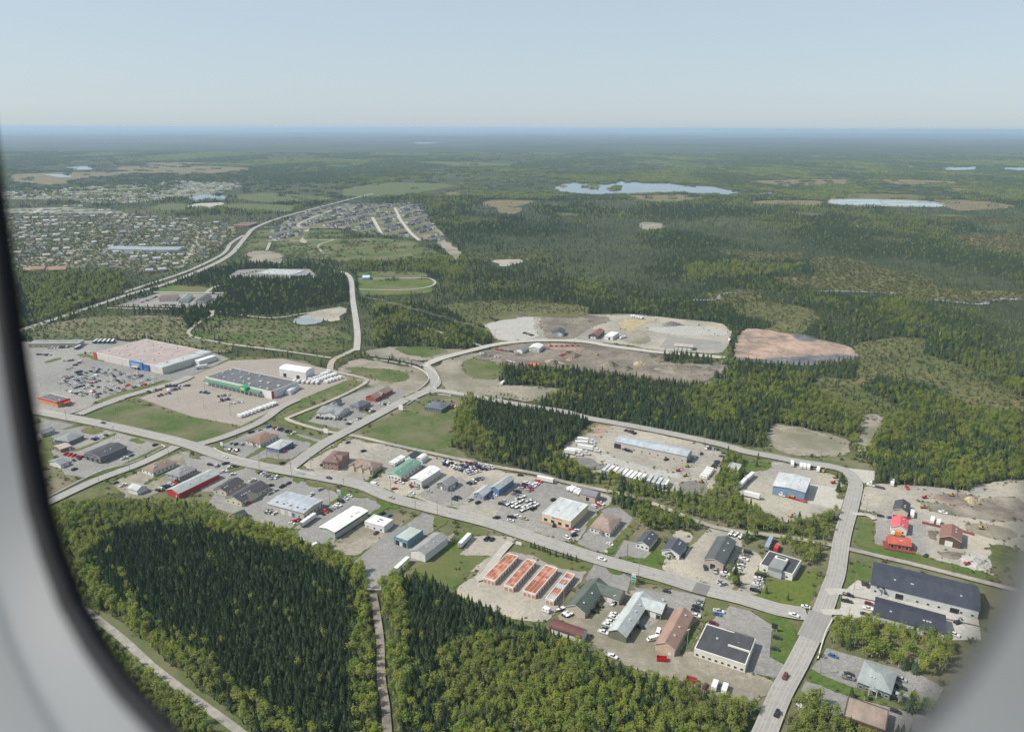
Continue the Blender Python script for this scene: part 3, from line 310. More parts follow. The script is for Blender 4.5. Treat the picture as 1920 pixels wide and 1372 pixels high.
 ('side_road','concrete',11,[(-98.6,791.7),(-86.0,813.4),(-75.9,826.5),(-45.7,856.3),(-20.0,879.2),(13.8,894.6),(48.1,899.1),(88.7,893.5),(119.0,874.1),(156.0,855.6),(173.0,848.4),(228.8,832.4),(242.4,826.0)]),
 ('side_road','newasphalt',9,[(-98.0,797.4),(-125.0,815.1),(-159.3,832.1),(-169.6,837.8)]),
 ('side_road','asphalt',10,[(-82.2,706.6),(-71.5,710.0),(-32.1,691.6),(-1.8,675.7),(26.3,662.5),(47.2,653.8),(67.5,638.0),(90.7,626.1),(111.0,615.9),(140.6,599.0),(175.1,577.2),(187.9,565.4),(207.5,555.1),(226.4,544.5),(245.7,537.2),(255.0,529.6),(256.6,518.1),(253.3,505.5),(244.8,488.9),(232.5,466.4),(212.6,431.0),(192.4,390.5),(182.0,373.1),(167.5,349.5),(153.1,328.2),(139.0,308.0),(124.4,288.0),(110.7,266.2),(102.2,253.5)]),
 ('drive','concrete',6,[(178.4,369.8),(187.5,369.9),(202.3,364.2),(222.8,353.3),(248.0,341.9)]),
 ('drive','concrete',5,[(168.0,350.7),(178.1,350.7),(186.9,346.1)]),
 ('drive','concrete',5,[(-0.7,422.4),(-7.6,407.4),(-16.0,384.9),(-20.2,381.0)]),
 ('drive','concrete',4,[(231.7,460.7),(240.8,459.5),(243.6,453.0)]),
 ('road_repair','newasphalt',11,[(104.4,373.9),(111.6,370.0)]),
 ('road_repair','asphalt2',12.5,[(167.5,349.5),(153.1,328.2)]),
 ('road_repair','asphalt2',8,[(-162.2,523.6),(-154.3,520.8)]),
]
D['CLEAR'] = [D['PATCH'][i][2] for i in [0, 1, 2, 3, 4, 5, 6, 7, 8, 9, 10, 11, 12, 13, 14, 15, 16, 17, 18, 19, 20, 21, 22, 23, 24, 25, 26, 27, 28, 29, 30, 31, 32, 33, 34, 35, 36, 37, 38, 39, 40, 41, 42, 43, 44, 45, 46, 47, 48, 49, 50, 51, 52, 53, 54, 55, 56, 57, 58, 59, 60, 61, 62, 63, 64, 65, 66, 67, 68, 69, 70, 71, 72, 73, 74, 75, 76, 77, 78, 79, 80, 81, 82, 83, 84, 85, 86, 87, 88, 89, 90, 91, 92, 93, 94, 95, 96, 97, 98, 99, 100, 101, 102, 103, 104, 105, 106, 107, 108, 109, 110, 111, 112, 113, 114, 115, 116, 117, 118, 119, 120, 121, 122, 123, 124, 125, 126, 128, 165, 166, 167, 168, 170, 171, 172, 173, 174, 175, 176, 177, 178, 179, 180, 181, 182, 183, 184, 185, 186, 187, 188, 189, 192, 193]]
D['SPARSE'] = [
 (0.1,[(375.5,789.6),(417.6,892.7),(485.4,922.5),(521.0,915.6),(481.5,846.5),(500.8,810.2),(499.2,755.1),(501.3,697.4),(473.8,654.8),(425.2,653.5),(420.1,725.7),(384.6,750.9),(351.5,720.1),(367.6,670.1),(343.6,632.6),(320.2,636.4),(302.7,669.0),(306.0,732.8),(325.8,763.6),(355.6,748.4),(367.3,766.9)]),
 (0.06,[(491.1,1291.4),(533.0,1307.9),(601.1,1538.3),(683.8,1562.5),(692.3,1436.2),(744.3,1328.8),(700.1,1234.1),(825.8,1200.6),(787.1,1140.6),(668.6,1108.0),(646.1,1145.9),(560.0,1199.4),(508.1,1213.0)]),
 (0.05,[(1086.7,1869.5),(1136.7,1903.4),(1143.1,1839.4),(1326.4,1977.0),(1363.0,1909.3),(1148.3,1595.9),(1053.8,1557.2),(1000.8,1629.2)]),
 (0.08,[(331.2,1133.3),(373.3,1146.6),(433.5,1086.8),(424.9,1011.0),(352.8,907.9),(323.4,873.7),(291.8,907.6),(351.3,980.5),(358.7,991.6),(312.9,1032.9)]),
 (0.15,[(-293.4,971.4),(-209.4,893.7),(-195.6,832.5),(-361.1,879.7),(-332.6,930.0)]),
 (0.1,[(300.0,1184.9),(353.1,1213.7),(417.2,1214.8),(377.7,1128.4),(302.8,1089.9)]),
 (0.1,[(452.2,1323.4),(502.8,1324.3),(528.2,1292.1),(461.6,1212.1)]),
 (0.0,[(820.9,2744.1),(958.1,2854.3),(1144.1,2825.5),(1042.5,2585.6),(829.0,2609.2)]),
 (0.0,[(1568.7,2915.0),(1743.9,2848.3),(1726.9,2616.8),(1426.7,2452.1),(1462.6,2600.9)]),
 (0.05,[(-114.5,2709.3),(-67.0,2814.8),(100.7,2785.7),(21.9,2579.5),(-59.9,2515.3)]),
 (0.05,[(415.4,3025.7),(677.2,3078.2),(733.3,2958.5),(697.1,2808.5),(598.3,2712.6),(469.1,2763.5)]),
 (0.05,[(-978.2,6206.4),(-557.5,6074.5),(21.2,5809.8),(7.3,5265.1),(-317.7,5292.2)]),
 (0.1,[(173.3,5138.4),(180.3,4944.1),(392.0,7332.4),(372.0,7330.4)]),
 (0.0,[(12182.1,22372.1),(12217.2,22381.1),(7979.1,14529.1),(7655.0,13973.3)]),
 (0.0,[(962.5,2143.9),(966.6,2144.0),(910.4,2001.8),(871.2,1925.5)]),
 (0.15,[(-108.9,1641.1),(-75.2,1580.7),(89.3,1596.3),(77.1,1501.6),(-84.3,1476.3)]),
 (0.05,[(-2757.4,4275.7),(-2580.2,4462.1),(-2236.8,4491.7),(-2598.1,5084.2),(-2391.2,5295.8),(-1953.3,5252.2),(-1606.4,4882.4),(-1668.7,4343.4),(-2133.8,4404.5),(-2160.6,4142.9),(-2197.4,3837.9),(-2028.1,3465.9),(-2324.2,3591.9)]),
 (0.05,[(-2776.6,5590.5),(-2505.2,5850.7),(-2180.6,5695.4),(-2229.0,5200.1)]),
 (0.05,[(1896.4,4074.0),(2107.0,4085.4),(2274.1,3888.2),(2099.3,3674.1),(1806.3,3659.4)]),
 (0.05,[(1964.6,3516.9),(2052.2,3366.0),(1852.2,3232.7)]),
 (0.1,[(-634.4,957.3),(-571.3,1019.0),(-455.1,1023.9),(-413.1,933.2),(-392.4,898.6),(-585.9,896.1),(-623.7,921.7)]),
 (0.25,[(-418.8,1019.2),(-406.0,1024.6),(-333.4,998.1),(-298.1,992.6),(-280.3,962.2),(-231.1,972.3),(-211.0,901.0),(-390.2,898.7),(-408.6,933.3),(-410.6,979.3)]),
 (0.1,[(-105.7,1095.9),(-16.6,1127.7),(63.7,1110.5),(114.8,1087.6),(102.4,1013.7),(24.5,1028.5),(-14.7,1001.4),(-46.8,964.1),(-79.4,1026.8)]),
 (0.15,[(120.3,2393.2),(196.0,2369.8),(229.5,2160.3),(153.1,2076.2)]),
 (0.1,[(1098.7,2063.4),(1222.2,2086.5),(1110.3,1939.2)]),
 (0.1,[(1362.7,2261.1),(1512.6,2265.7),(1459.9,2184.0),(1295.0,2097.7)]),
 (0.1,[(1127.1,3921.6),(1749.7,4124.4),(1688.3,3769.4),(1233.7,3458.6)]),
 (0.1,[(1362.7,3194.4),(1667.9,3077.2),(1456.4,2802.1),(1238.2,2898.0)]),
 (0.2,[(858.2,2444.1),(928.4,2419.7),(983.5,2334.9),(854.7,2224.5)]),
 (0.2,[(1330.4,2406.7),(1426.8,2263.0),(1236.0,2079.7),(1208.3,2172.0)]),
 (0.15,[(-106.5,2262.1),(-32.4,2218.4),(-49.4,2070.2),(-112.5,2171.7)]),
 (0.1,[(-272.0,3169.0),(-203.7,3127.3),(-201.4,2886.0),(-243.8,2915.9)]),
 (0.1,[(-49.1,2554.4),(39.1,2528.1),(9.1,2324.1),(-45.4,2363.9)]),
 (0.12,[(430.3,1653.5),(543.3,1606.4),(627.1,1608.3),(561.0,1490.1),(472.4,1499.2)]),
 (0.12,[(879.0,1864.2),(968.8,1835.1),(885.2,1720.6),(849.0,1816.7)]),
 (0.15,[(-1080.4,2964.2),(-984.2,3093.9),(-810.4,2975.3),(-649.2,2865.3),(-722.8,2648.7),(-926.3,2709.1)]),
 (0.15,[(-738.5,3339.5),(-568.6,3742.4),(-216.2,3579.6),(-343.5,3229.4),(-504.9,2873.5),(-661.1,2981.4)]),
 (0.1,[(-601.5,915.5),(-559.2,966.5),(-425.7,962.5),(-405.3,912.9),(-369.8,892.6),(-335.7,873.2),(-324.1,840.4),(-348.9,844.7),(-441.1,896.8),(-487.2,898.7),(-529.4,900.8),(-582.9,884.8)]),
 (0.24,[(-1860.2,2302.9),(-1568.3,2438.7),(-1413.8,2512.4),(-1020.0,2215.2),(-781.5,2068.8),(-678.0,1856.2),(-608.5,1534.6),(-625.4,1328.6),(-819.7,1406.0),(-1072.6,1295.1)]),
 (0.5,[(-2168.9,2959.6),(-1955.9,3043.7),(-1846.8,3391.0),(-1694.2,3564.6),(-1626.4,3751.2),(-1236.1,3587.3),(-1149.2,3078.1),(-1236.9,2834.6),(-1320.3,2569.5),(-1810.7,2812.0),(-1876.1,2549.6)]),
]
D['DECID'] = [
 (0.95,[(-326.0,475.9),(-282.6,505.4),(-198.6,469.0),(-136.5,430.0),(-85.8,396.2),(-81.8,374.1),(-114.5,396.0),(-175.1,423.2),(-231.2,443.0),(-254.1,432.5),(-257.7,401.0),(-287.6,419.2)]),
 (0.9,[(-300.8,439.0),(-267.5,413.0),(-227.9,368.0),(-191.5,335.0),(-156.0,302.7),(-122.0,265.1),(-88.2,251.3),(-145.8,251.0),(-219.2,334.8)]),
 (0.8,[(-220.7,356.4),(-204.2,353.0),(-184.0,336.3),(-161.3,325.4),(-146.7,307.9),(-125.5,301.2),(-98.0,276.1),(-75.6,254.0),(-116.3,253.9),(-173.2,307.8)]),
 (0.95,[(-85.7,355.9),(-84.1,379.9),(-75.8,359.8),(-57.3,257.4),(-66.1,257.4),(-72.0,303.8)]),
 (0.95,[(-76.0,384.3),(-66.9,388.6),(-56.6,359.9),(-50.6,303.9),(-47.9,257.5),(-51.4,257.4),(-64.3,313.8)]),
 (0.8,[(-33.4,322.4),(-12.5,329.1),(8.8,324.8),(38.9,329.4),(32.2,257.8),(-22.0,257.6),(-34.3,294.4)]),
 (0.75,[(11.2,319.5),(40.1,329.4),(52.1,312.4),(82.6,295.0),(105.4,283.4),(96.8,253.6),(9.5,253.2)]),
 (0.85,[(77.9,446.9),(95.4,476.2),(110.9,487.7),(126.2,480.6),(154.6,499.9),(137.5,426.6),(80.9,426.2)]),
 (0.85,[(157.7,537.3),(178.6,546.2),(164.6,497.1),(147.5,497.0)]),
 (0.85,[(153.0,445.1),(173.3,458.0),(191.4,447.9),(226.0,466.3),(187.4,390.5),(167.8,390.4),(175.1,419.2),(147.0,424.7)]),
 (0.9,[(-58.0,604.8),(-41.1,679.9),(-30.1,670.9),(-34.4,631.0),(-44.9,580.8)]),
 (0.8,[(164.4,691.4),(184.9,724.6),(224.4,725.0),(201.9,633.3),(168.9,632.9)]),
 (0.9,[(168.1,343.7),(185.2,343.8),(223.7,328.6),(209.6,302.7),(176.1,314.0),(154.4,315.9)]),
 (0.9,[(133.1,289.7),(139.2,286.3),(150.0,274.0),(160.3,265.5),(116.8,265.3)]),
 (0.7,[(-880.2,1332.3),(-692.1,1335.9),(-605.1,1169.8),(-628.4,966.7)]),
 (0.6,[(-470.0,917.3),(-421.2,934.2),(-403.8,902.4),(-446.6,896.7)]),
 (0.7,[(-339.8,1496.5),(-175.4,1543.9),(-142.9,1363.9),(-306.7,1343.2)]),
 (0.65,[(-119.6,1249.4),(41.3,1252.3),(11.1,1207.8),(-100.8,1164.8)]),
 (0.75,[(328.1,1448.6),(472.1,1471.7),(562.3,1433.6),(464.1,1340.5),(287.0,1256.6)]),
 (0.7,[(641.6,2109.9),(792.9,2054.8),(688.2,1891.7),(564.1,1921.9)]),
 (0.7,[(929.7,2118.2),(1034.1,2162.9),(934.4,1966.4),(880.2,2000.9)]),
 (0.55,[(445.0,770.3),(516.2,720.6),(484.4,671.2),(431.9,687.8)]),
 (0.7,[(52.0,511.7),(63.4,487.5),(66.1,476.1),(74.9,472.7),(83.7,457.3),(80.1,442.1),(72.7,431.9),(81.3,440.4),(96.4,438.1),(107.6,441.8),(118.6,435.8),(131.8,449.4),(137.1,445.7),(151.8,436.0),(147.4,423.1),(155.4,427.8),(162.8,430.2),(169.2,431.4),(170.7,423.3),(175.6,406.7),(175.2,396.3),(182.8,398.4),(198.9,419.4),(213.9,443.0),(226.3,467.0),(198.2,449.2),(170.8,454.1),(161.8,475.4),(164.8,500.2),(178.0,524.0),(180.8,546.2),(173.8,564.4),(176.3,564.2),(165.9,542.4),(155.3,518.7),(141.3,487.9),(123.7,490.7),(104.2,495.8),(74.3,519.7),(52.3,529.4),(37.1,553.8),(29.7,541.3)]),
 (1,[(170.5,342.6),(185.2,343.8),(194.5,339.3),(222.6,326.5),(222.6,319.3),(208.3,302.7),(196.1,302.6),(175.9,313.5),(161.2,323.0),(152.0,314.9)]),
 (0.95,[(132.5,288.0),(138.6,284.6),(146.1,273.2),(160.1,265.1),(158.2,261.0),(109.6,260.8),(123.4,277.9)]),
 (0.9,[(125.5,384.0),(134.1,395.0),(134.3,386.0),(127.6,371.7),(123.1,373.1)]),
]
D['KERB'] = [[(-327.1,478.7),(-313.0,521.5),(-295.5,538.6),(-284.0,565.9),(-284.2,570.7),(-288.3,573.9)],[(-157.0,819.0),(-123.2,802.5),(-102.8,786.4),(-90.8,765.0),(-86.6,742.8),(-90.5,721.6),(-93.8,711.4)],[(-46.0,863.4),(-70.2,835.4),(-92.2,800.7),(-91.5,788.5),(-81.7,768.9),(-76.4,750.2),(-77.0,732.2),(-78.8,721.8),(-71.7,711.7),(-37.7,695.7)],[(-99.4,670.2),(-88.6,695.1),(-79.6,702.3),(-59.5,697.0)],[(-436.0,650.3),(-419.4,645.7),(-404.9,642.9),(-398.0,650.7)],[(-242.9,568.1),(-233.3,558.8),(-218.0,549.8),(-197.0,540.3)],[(-166.8,531.0),(-163.6,526.0),(-147.2,517.9)],[(171.2,344.3),(163.4,333.6),(151.3,312.9)],[(-391.3,640.2),(-389.1,649.2),(-371.9,682.7)]]
D['LAKE'] = [('lake',[(184.0,3465.7),(228.1,3601.4),(275.8,3747.9),(336.1,3701.6),(430.0,3634.5),(489.7,3709.3),(532.6,3890.4),(563.4,4030.6),(535.1,3761.0),(765.6,3772.7),(775.6,3537.3),(912.1,3499.9),(898.0,3353.9),(967.4,3222.9),(839.5,3052.8),(698.6,3181.1),(521.7,3082.6),(419.6,3060.7),(300.7,2996.0),(258.0,3062.4),(192.8,3149.3)]),('lake',[(1013.9,3224.9),(1108.9,3247.6),(1070.0,3120.2),(974.6,3058.6)]),('lake',[(3053.5,5538.3),(3114.3,5440.7),(3391.2,5668.7),(3046.2,5096.7),(2882.2,4952.3),(2765.2,4944.4),(2785.7,5033.7)]),('lake',[(3431.5,5513.8),(3615.5,5526.9),(3816.7,5490.2),(3578.0,5141.9),(3230.3,4932.5),(3191.5,5106.7)]),('pond',[(2829.5,5627.6),(2946.9,5745.8),(2644.0,5161.6),(2616.0,5183.3)]),('pond',[(-2884.3,5017.2),(-2882.8,5159.9),(-2738.4,5097.9),(-2560.4,4754.1),(-2641.9,4705.8)]),('pond',[(-1201.3,2843.4),(-1201.3,2959.2),(-1173.3,2992.8),(-1085.4,2940.1),(-1026.6,2762.1),(-1091.6,2716.6),(-1097.2,2667.9)]),('pond',[(-2587.5,4269.2),(-2390.3,4247.6),(-2250.2,3980.6),(-2381.3,4034.2)]),('lake',[(-1793.5,14091.2),(-1373.4,14351.7),(-1263.8,13358.9),(-1559.9,12940.9)]),('lake',[(-905.0,14628.5),(-463.6,15303.9),(-428.6,13636.2),(-798.9,13400.1)]),('lake',[(7284.8,23885.0),(7759.1,24023.0),(6715.0,20928.8),(6502.7,21236.6)]),('lagoon',[(1166.5,2840.6),(1356.5,2862.4),(1339.6,2804.7),(1145.4,2756.1)]),('lagoon',[(1140.4,2735.8),(1326.5,2783.4),(1273.8,2656.4),(1143.1,2696.4)]),('lagoon',[(1346.3,2819.0),(1520.1,2797.6),(1511.0,2756.2),(1323.4,2749.3)]),('lagoon',[(1307.6,2715.4),(1495.7,2715.8),(1468.3,2613.8),(1308.2,2651.3)])]
D['ISL'] = [[(218.5,3510.7),(242.8,3637.1),(249.3,3490.3),(231.8,3384.1),(214.7,3383.3)],[(321.6,3493.8),(350.6,3630.6),(393.6,3644.5),(395.7,3475.6),(365.3,3339.7),(321.1,3318.0)],[(408.3,3392.2),(449.3,3521.7),(481.8,3523.3),(480.3,3395.5),(444.9,3275.0),(403.3,3273.2)]]
D['BLD'] = [
 ['superstore','vast flat pinkish-roofed store with white walls and blue entrance',[-404.9,818.0,-28.5,115.7,65.6],7.5,'flat','x',0,'cream','pinkroof',{'blue':1,'vent':16}],
 ['hardware_store','dark flat-roofed store with green canopy and green gabled sign',[-263.2,723.7,-29.0,91.5,34.6],7.5,'flat','x',0,'white','darkroof',{'canopy':1,'vent':18}],
 ['warehouse','white round-roofed warehouse with two dark doors behind the dark-roofed store',[-226.2,757.2,-22.5,33.7,14.8],8,'arch','x',2.6,'white','whiteroof',{'doorA':[(0.2,4,4,'glass'),(0.7,4,4,'glass')]}],
 ['greenhouse','white tunnel greenhouse in the fenced yard of the dark-roofed store',[-217.7,708.4,-10.1,6.2,19.4],2.2,'arch','y',2.4,'white','whiteroof',{}],
 ['shop_row','long low grey-roofed shop row at the left edge of the lot',[-544.3,869.5,2.7,58.0,13.9],5,'flat','x',0,'tan','greyroof',{'winA':10,'vent':5}],
 ['restaurant','flat dark-roofed orange restaurant with red trim beside the big lot',[-433.5,673.5,-27.6,29.1,12.6],5,'flat','x',0,'orange','darkroof',{'winA':3,'redtrim':1,'vent':3}],
 ['office','grey hip-roofed office with dark windows at the left end of the street',[-368.3,582.1,-18.4,15.2,15.1],3.5,'hip','y',2.2,'slate','greyroof',{'winA':3,'winB':5}],
 ['shed','slate-roofed grey shed at the far left beside the window frame',[-395.7,595.5,-30.1,6.9,11.0],3.2,'gable','y',2,'grey','greyroof',{'winB':2}],
 ['shed','small brown shed with pale patchy roof behind the grey hip-roofed office',[-363.9,564.7,-34.6,10.6,8.1],3,'gable','y',1,'brown','tanroof',{'doorB':[(0.85,1.2,2.1,'white')]}],
 ['garage_shop','long black-roofed slate garage with open white-posted front',[-322.6,552.6,-25.6,19.1,23.4],5,'gable','y',1.8,'slate','blackroof',{'doorA':[(0.2,3.2,3.6,'glass'),(0.5,3.2,3.6,'glass'),(0.8,3.2,3.6,'glass')],'winB':2,'vent':2}],
 ['shed','small charcoal-roofed shed at the edge of the left wood',[-350.1,535.3,-26.6,13.9,6.6],3.2,'gable','y',1.8,'white','greyroof',{'doorB':[(0.5,2,2.2,'grey')]}],
 ['restaurant','brown-roofed long hip-roofed restaurant with roof vents by the side road',[-269.2,528.0,-30.3,13.3,20.4],3.5,'hip','y',2.8,'white','brownroof',{'winA':3,'winB':6,'vent':3}],
 ['office','grey hip-roofed office with a row of windows beside the red building',[-248.3,518.7,-25.5,13.9,16.3],3.3,'hip','y',2.4,'grey','greyroof',{'winA':3,'winB':7}],
 ['shed','small pale grey gabled shed alone at the edge of the wood',[-268.4,491.1,-26.8,9.5,8.0],3.6,'gable','x',1.8,'white','palegrey',{}],
 ['storage_building','long bright red gabled building with grey metal roof',[-231.5,499.6,-27.8,12.5,36.1],4,'gable','y',2.2,'red','greymetal',{'doorA':[(0.82,1.2,2,'white')]}],
 ['office','cream gabled building with black shingle roof next to the red building',[-204.6,495.5,-20.9,11.1,18.5],3.2,'gable','y',2,'creamy','blackroof',{'winA':2,'winB':4}],
 ['office','larger cream building with black cross-gabled roof beside its smaller neighbour',[-187.2,484.3,-25.7,15.1,27.0],3.6,'gable','y',2.6,'creamy','blackroof',{'winA':3,'winB':6,'cross':1}],
 ['shed','small brown shed with black roof half hidden by the wood',[-182.8,452.7,-38.3,7.7,8.5],3,'gable','y',1.8,'brown','blackroof',{'winA':1}],
 ['workshop','large low pale blue-grey roofed cream workshop with five roof fans',[-148.4,466.6,-24.9,30.9,20.0],5,'gable','x',0.9,'creamgrey','bluegrey',{'winA':4,'winB':6,'doorA':[(0.42,3,3.2,'white'),(0.72,2.4,3.2,'blueglass'),(0.62,2.4,3.2,'white')],'fans':5}],
 ['warehouse','long white-roofed warehouse with black fascia along its side',[-109.8,443.2,-29.5,12.8,31.9],5,'gable','y',1.1,'palegreen','whiteroof2',{'fasciaB':1}],
 ['office','square white flat-roofed office with two dark skylights',[-86.9,442.3,-26.1,15.3,10.2],4.6,'flat','x',0,'white','whiteroof',{'winA':3,'doorA':[(0.15,1.6,2.4,'grey')],'skylight':2}],
 ['garage','teal metal garage with pale flat roof and two open bays',[-65.1,424.8,-30.6,10.7,15.9],5,'flat','x',0,'teal','palegreenroof',{'doorA':[(0.25,3,3.6,'glass'),(0.5,1.4,2.6,'white'),(0.8,3,3.6,'glass')],'winB':1}],
 ['warehouse','long white gabled warehouse with grey ribbed roof beside the teal garage',[-50.6,412.4,-30.2,10.7,23.3],5.2,'gable','y',1.8,'whitewall','darkgreymetal',{'doorA':[(0.45,3.6,3.6,'white')]}],
 ['inn','dark brown roofed two-storey brick inn with bay gables',[-136.4,538.6,-13.6,12.7,20.0],6.5,'hip','y',3,'brick','brownred',{'winA':4,'winB':6,'twofl':1,'cross':1}],
 ['restaurant','long light brown roofed restaurant with three front gables',[-111.9,530.3,-25.4,22.1,13.3],3.8,'hip','x',3.2,'stone','brownroof',{'winA':6,'winB':3,'dormers':3}],
 ['showroom','long green metal roofed showroom with white walls',[-81.2,523.7,-26.2,11.8,27.4],4.2,'gable','y',1.6,'whitewall','greenroof',{'winA':4,'winB':6}],
 ['workshop','white roofed metal workshop between green roof and dark house',[-64.0,512.1,-29.6,10.1,23.9],5,'gable','y',1.2,'whitewall','whiteroof',{'winA':4,'doorA':[(0.8,1.2,2.2,'brown')]}],
 ['house','grey gabled house with white trim on an asphalt lot',[-46.8,500.5,-33.0,10.3,11.6],4,'gable','y',2.4,'darkgrey','greyroof',{'winA':2,'doorA':[(0.4,1.6,2.2,'white')],'doorB':[(0.3,2.4,2.6,'white'),(0.6,2.4,2.6,'white')]}],
 ['house','white house with black roof behind the green metal roof',[-78.1,546.5,-28.8,7.2,10.2],4,'gable','y',2.2,'whitewall','blackroof',{'winA':1}],
 ['tent_shelter','white round storage tent behind the green metal roof',[-70.7,545.3,-24.9,6.5,9.0],2.4,'arch','y',2.4,'white','whiteroof',{}],
 ['workshop','blue metal workshop with grey-green gabled roof',[-6.7,496.6,-31.5,6.8,20.3],5.2,'gable','y',1.8,'blue','greymetal',{'winB':3}],
 ['house','low pale-roofed front office joined before the blue workshop',[-20.0,487.3,-28.7,7.8,13.3],3.6,'gable','y',2,'bluegreywall','palegrey',{'winA':2,'winB':3}],
 ['dealership','big pale-roofed dealership with cream front and orange lettering board',[36.2,456.3,-30.4,21.2,26.4],6,'flat','x',0,'creamfront','palemetal',{'winA':4,'signA':1,'seam':1,'vent':2}],
 ['shed','tan shed with purple-grey roof behind the cream dealership',[55.7,483.1,-33.4,12.0,8.3],4.5,'gable','x',2.2,'tan','purpleroof',{'doorA':[(0.5,2.6,3,'glass')]}],
 ['clinic','white hip-roofed clinic with brown roof and small front porch',[62.0,442.3,-29.0,13.5,20.2],3.6,'hip','x',3,'whitewall','brownroof2',{'winA':5,'winB':5,'porch':1}],
 ['house','small white gabled house with black roof nearest the brown-roofed clinic',[85.5,422.3,-30.8,8.5,15.6],3.4,'gable','y',2,'whitewall','blackblue',{'winA':3}],
 ['house','white gabled house with black roof beside a fenced pen',[100.8,412.6,-30.5,10.9,14.4],3.6,'gable','y',2.4,'whitewall','blackblue',{'winA':2,'doorA':[(0.5,1.3,2.2,'grey')],'porch':1}],
 ['workshop','long dark green workshop with charcoal roof and pale garage front',[127.5,406.3,-29.2,11.4,29.9],5,'gable','y',2.2,'darkgreen','charcoal',{'doorA':[(0.45,3,3.6,'glass'),(0.75,1.2,2.2,'brown')],'winB':3,'palefront':1}],
 ['office','white flat black-roofed office with raised grey centre section',[160.2,394.4,-34.7,19.0,18.4],4.2,'flat','x',0,'whitewall','blackroof',{'winA':3,'tower':1}],
 ['workshop','blue metal workshop with light grey roof beside the curving road',[202.3,495.9,-28.4,21.7,24.6],7,'gable','y',0.9,'steelblue','palemetal',{'winB':2}],
 ['shed','tiny grey flat-roofed shed hidden in bushes by parked trailers',[171.0,531.1,-29.6,8.5,11.7],3,'flat','x',0,'grey','greymetal',{}],
 ['storage_block','leftmost rust-roofed storage unit block, widest and nearest the gravel drive',[-5.9,390.5,-27.4,7.6,29.5],3,'storage','y',0,'whitewall','rust',{'idx':0}],
 ['storage_block','second rust-roofed storage block from the gravel drive, narrow',[5.3,383.9,-26.7,5.9,30.5],3,'storage','y',0,'whitewall','rust',{'idx':1}],
 ['storage_block','third rust-roofed storage block with pale rust patches',[16.9,377.4,-28.1,7.9,29.3],3,'storage','y',0,'whitewall','rust',{'idx':2}],
 ['storage_block','rightmost storage block with half white half rust roof',[27.9,370.6,-27.8,5.1,29.2],3,'storage','y',0,'whitewall','rust',{'idx':3}],
 ['workshop','green-roofed L-shaped workshop by the street, its long wing',[42.0,360.6,-30.7,11.4,29.5],4,'gable','y',3,'tan','darkgreenroof',{'winB':2,'wing':(0.5,1),'wingdir':'B'}],
 ['barn','rust-red round-roofed quonset hut with white walls at the wood edge',[29.6,332.5,-28.7,18.1,6.9],2.6,'arch','x',2.8,'white','rustred',{}],
 ['workshop','pale grey metal-roofed L-shaped garage with open bays',[63.6,343.9,-29.6,9.6,37.8],4,'gable','y',2.6,'darkolive','palegrey',{'doorB':[(0.15,2.8,2.8,'glass'),(0.3,2.8,2.8,'glass'),(0.45,2.8,2.8,'white')],'wing':(0.55,1),'wingdir':'B'}],
 ['warehouse','long brown shingle-roofed building with tan gable end',[84.4,331.3,-28.9,9.8,32.1],4.2,'gable','y',2.6,'tanwall','brownpink',{'winB':5,'vent':3,'doorA':[(0.75,1.2,1.4,'white')]}],
 ['office','wide black flat-roofed white building near the crossroads',[107.1,319.2,-28.8,24.9,22.2],4.6,'flat','x',0,'creamwhite','blackroof',{'winA':8,'step':1,'vent':2}],
 ['house','small beige house with black roof in the contractor yard',[266.8,464.8,-31.6,8.9,15.3],4,'gable','y',2.2,'beige','blackroof',{}],
 ['house','white house with bright pinkish-red metal roof',[254.0,441.4,-28.5,9.1,14.2],4.2,'gable','y',2.2,'whitewall','pinkred',{'winA':2}],
 ['house','red brick-coloured house with red roof and three white windows',[243.2,420.3,-18.9,12.4,10.5],3.8,'gable','x',2,'redwall','redroof',{'winA':3,'bigwin':1,'deck':1}],
 ['barn','dark brown barn with brown roof and white garage door',[279.8,427.5,-31.1,11.5,17.4],5,'gable','y',2.4,'darkbrown','brownred2',{'doorA':[(0.45,4,3.4,'white')]}],
 ['industrial_hall','very long navy-roofed white hall with two garage doors',[232.4,369.6,-27.8,52.7,25.5],5.5,'gable','x',3,'palewall','navyroof',{'winA':10,'doorA':[(0.28,4,3.6,'glass'),(0.79,4.4,3.4,'glass'),(0.36,1.2,2.2,'grey')],'porch':1}],
 ['industrial_hall','shorter navy-roofed hall in front of the very long one',[211.1,343.4,-29.1,33.1,17.4],4.5,'gable','x',1.8,'palewall','navyroof2',{'winA':6}],
 ['clinic','grey hip-roofed clinic with dark walls near the lower right corner',[172.6,296.1,-34.3,13.8,16.7],4,'hip','x',2.4,'slate','sagegrey',{'winA':5,'porch':1}],
 ['office','brown flat-roofed building at the bottom right edge of the view',[157.0,272.9,-30.7,16.9,14.3],4,'flat','x',0,'darkbrown','brownflat',{'winA':4}],
 ['garage','light grey metal garage with charcoal roof in the upper gravel yard',[59.1,928.0,-13.3,14.0,17.0],4.6,'gable','y',2.4,'greywall','blackblue',{'doorA':[(0.72,4,4,'white')]}],
 ['house','dark house with red-brown roof on the upper yard',[106.4,921.2,-22.8,11.9,29.4],4.2,'gable','y',2.6,'charwall','brownred2',{'doorA':[(0.35,2.5,2.6,'white'),(0.65,2.5,2.6,'white')]}],
 ['garage','small flat white garage next to the red-brown roofed house',[124.5,913.8,-27.3,11.0,22.3],4.6,'flat','x',0,'white','whiteroof',{'doorA':[(0.6,2.4,3,'glass')]}],
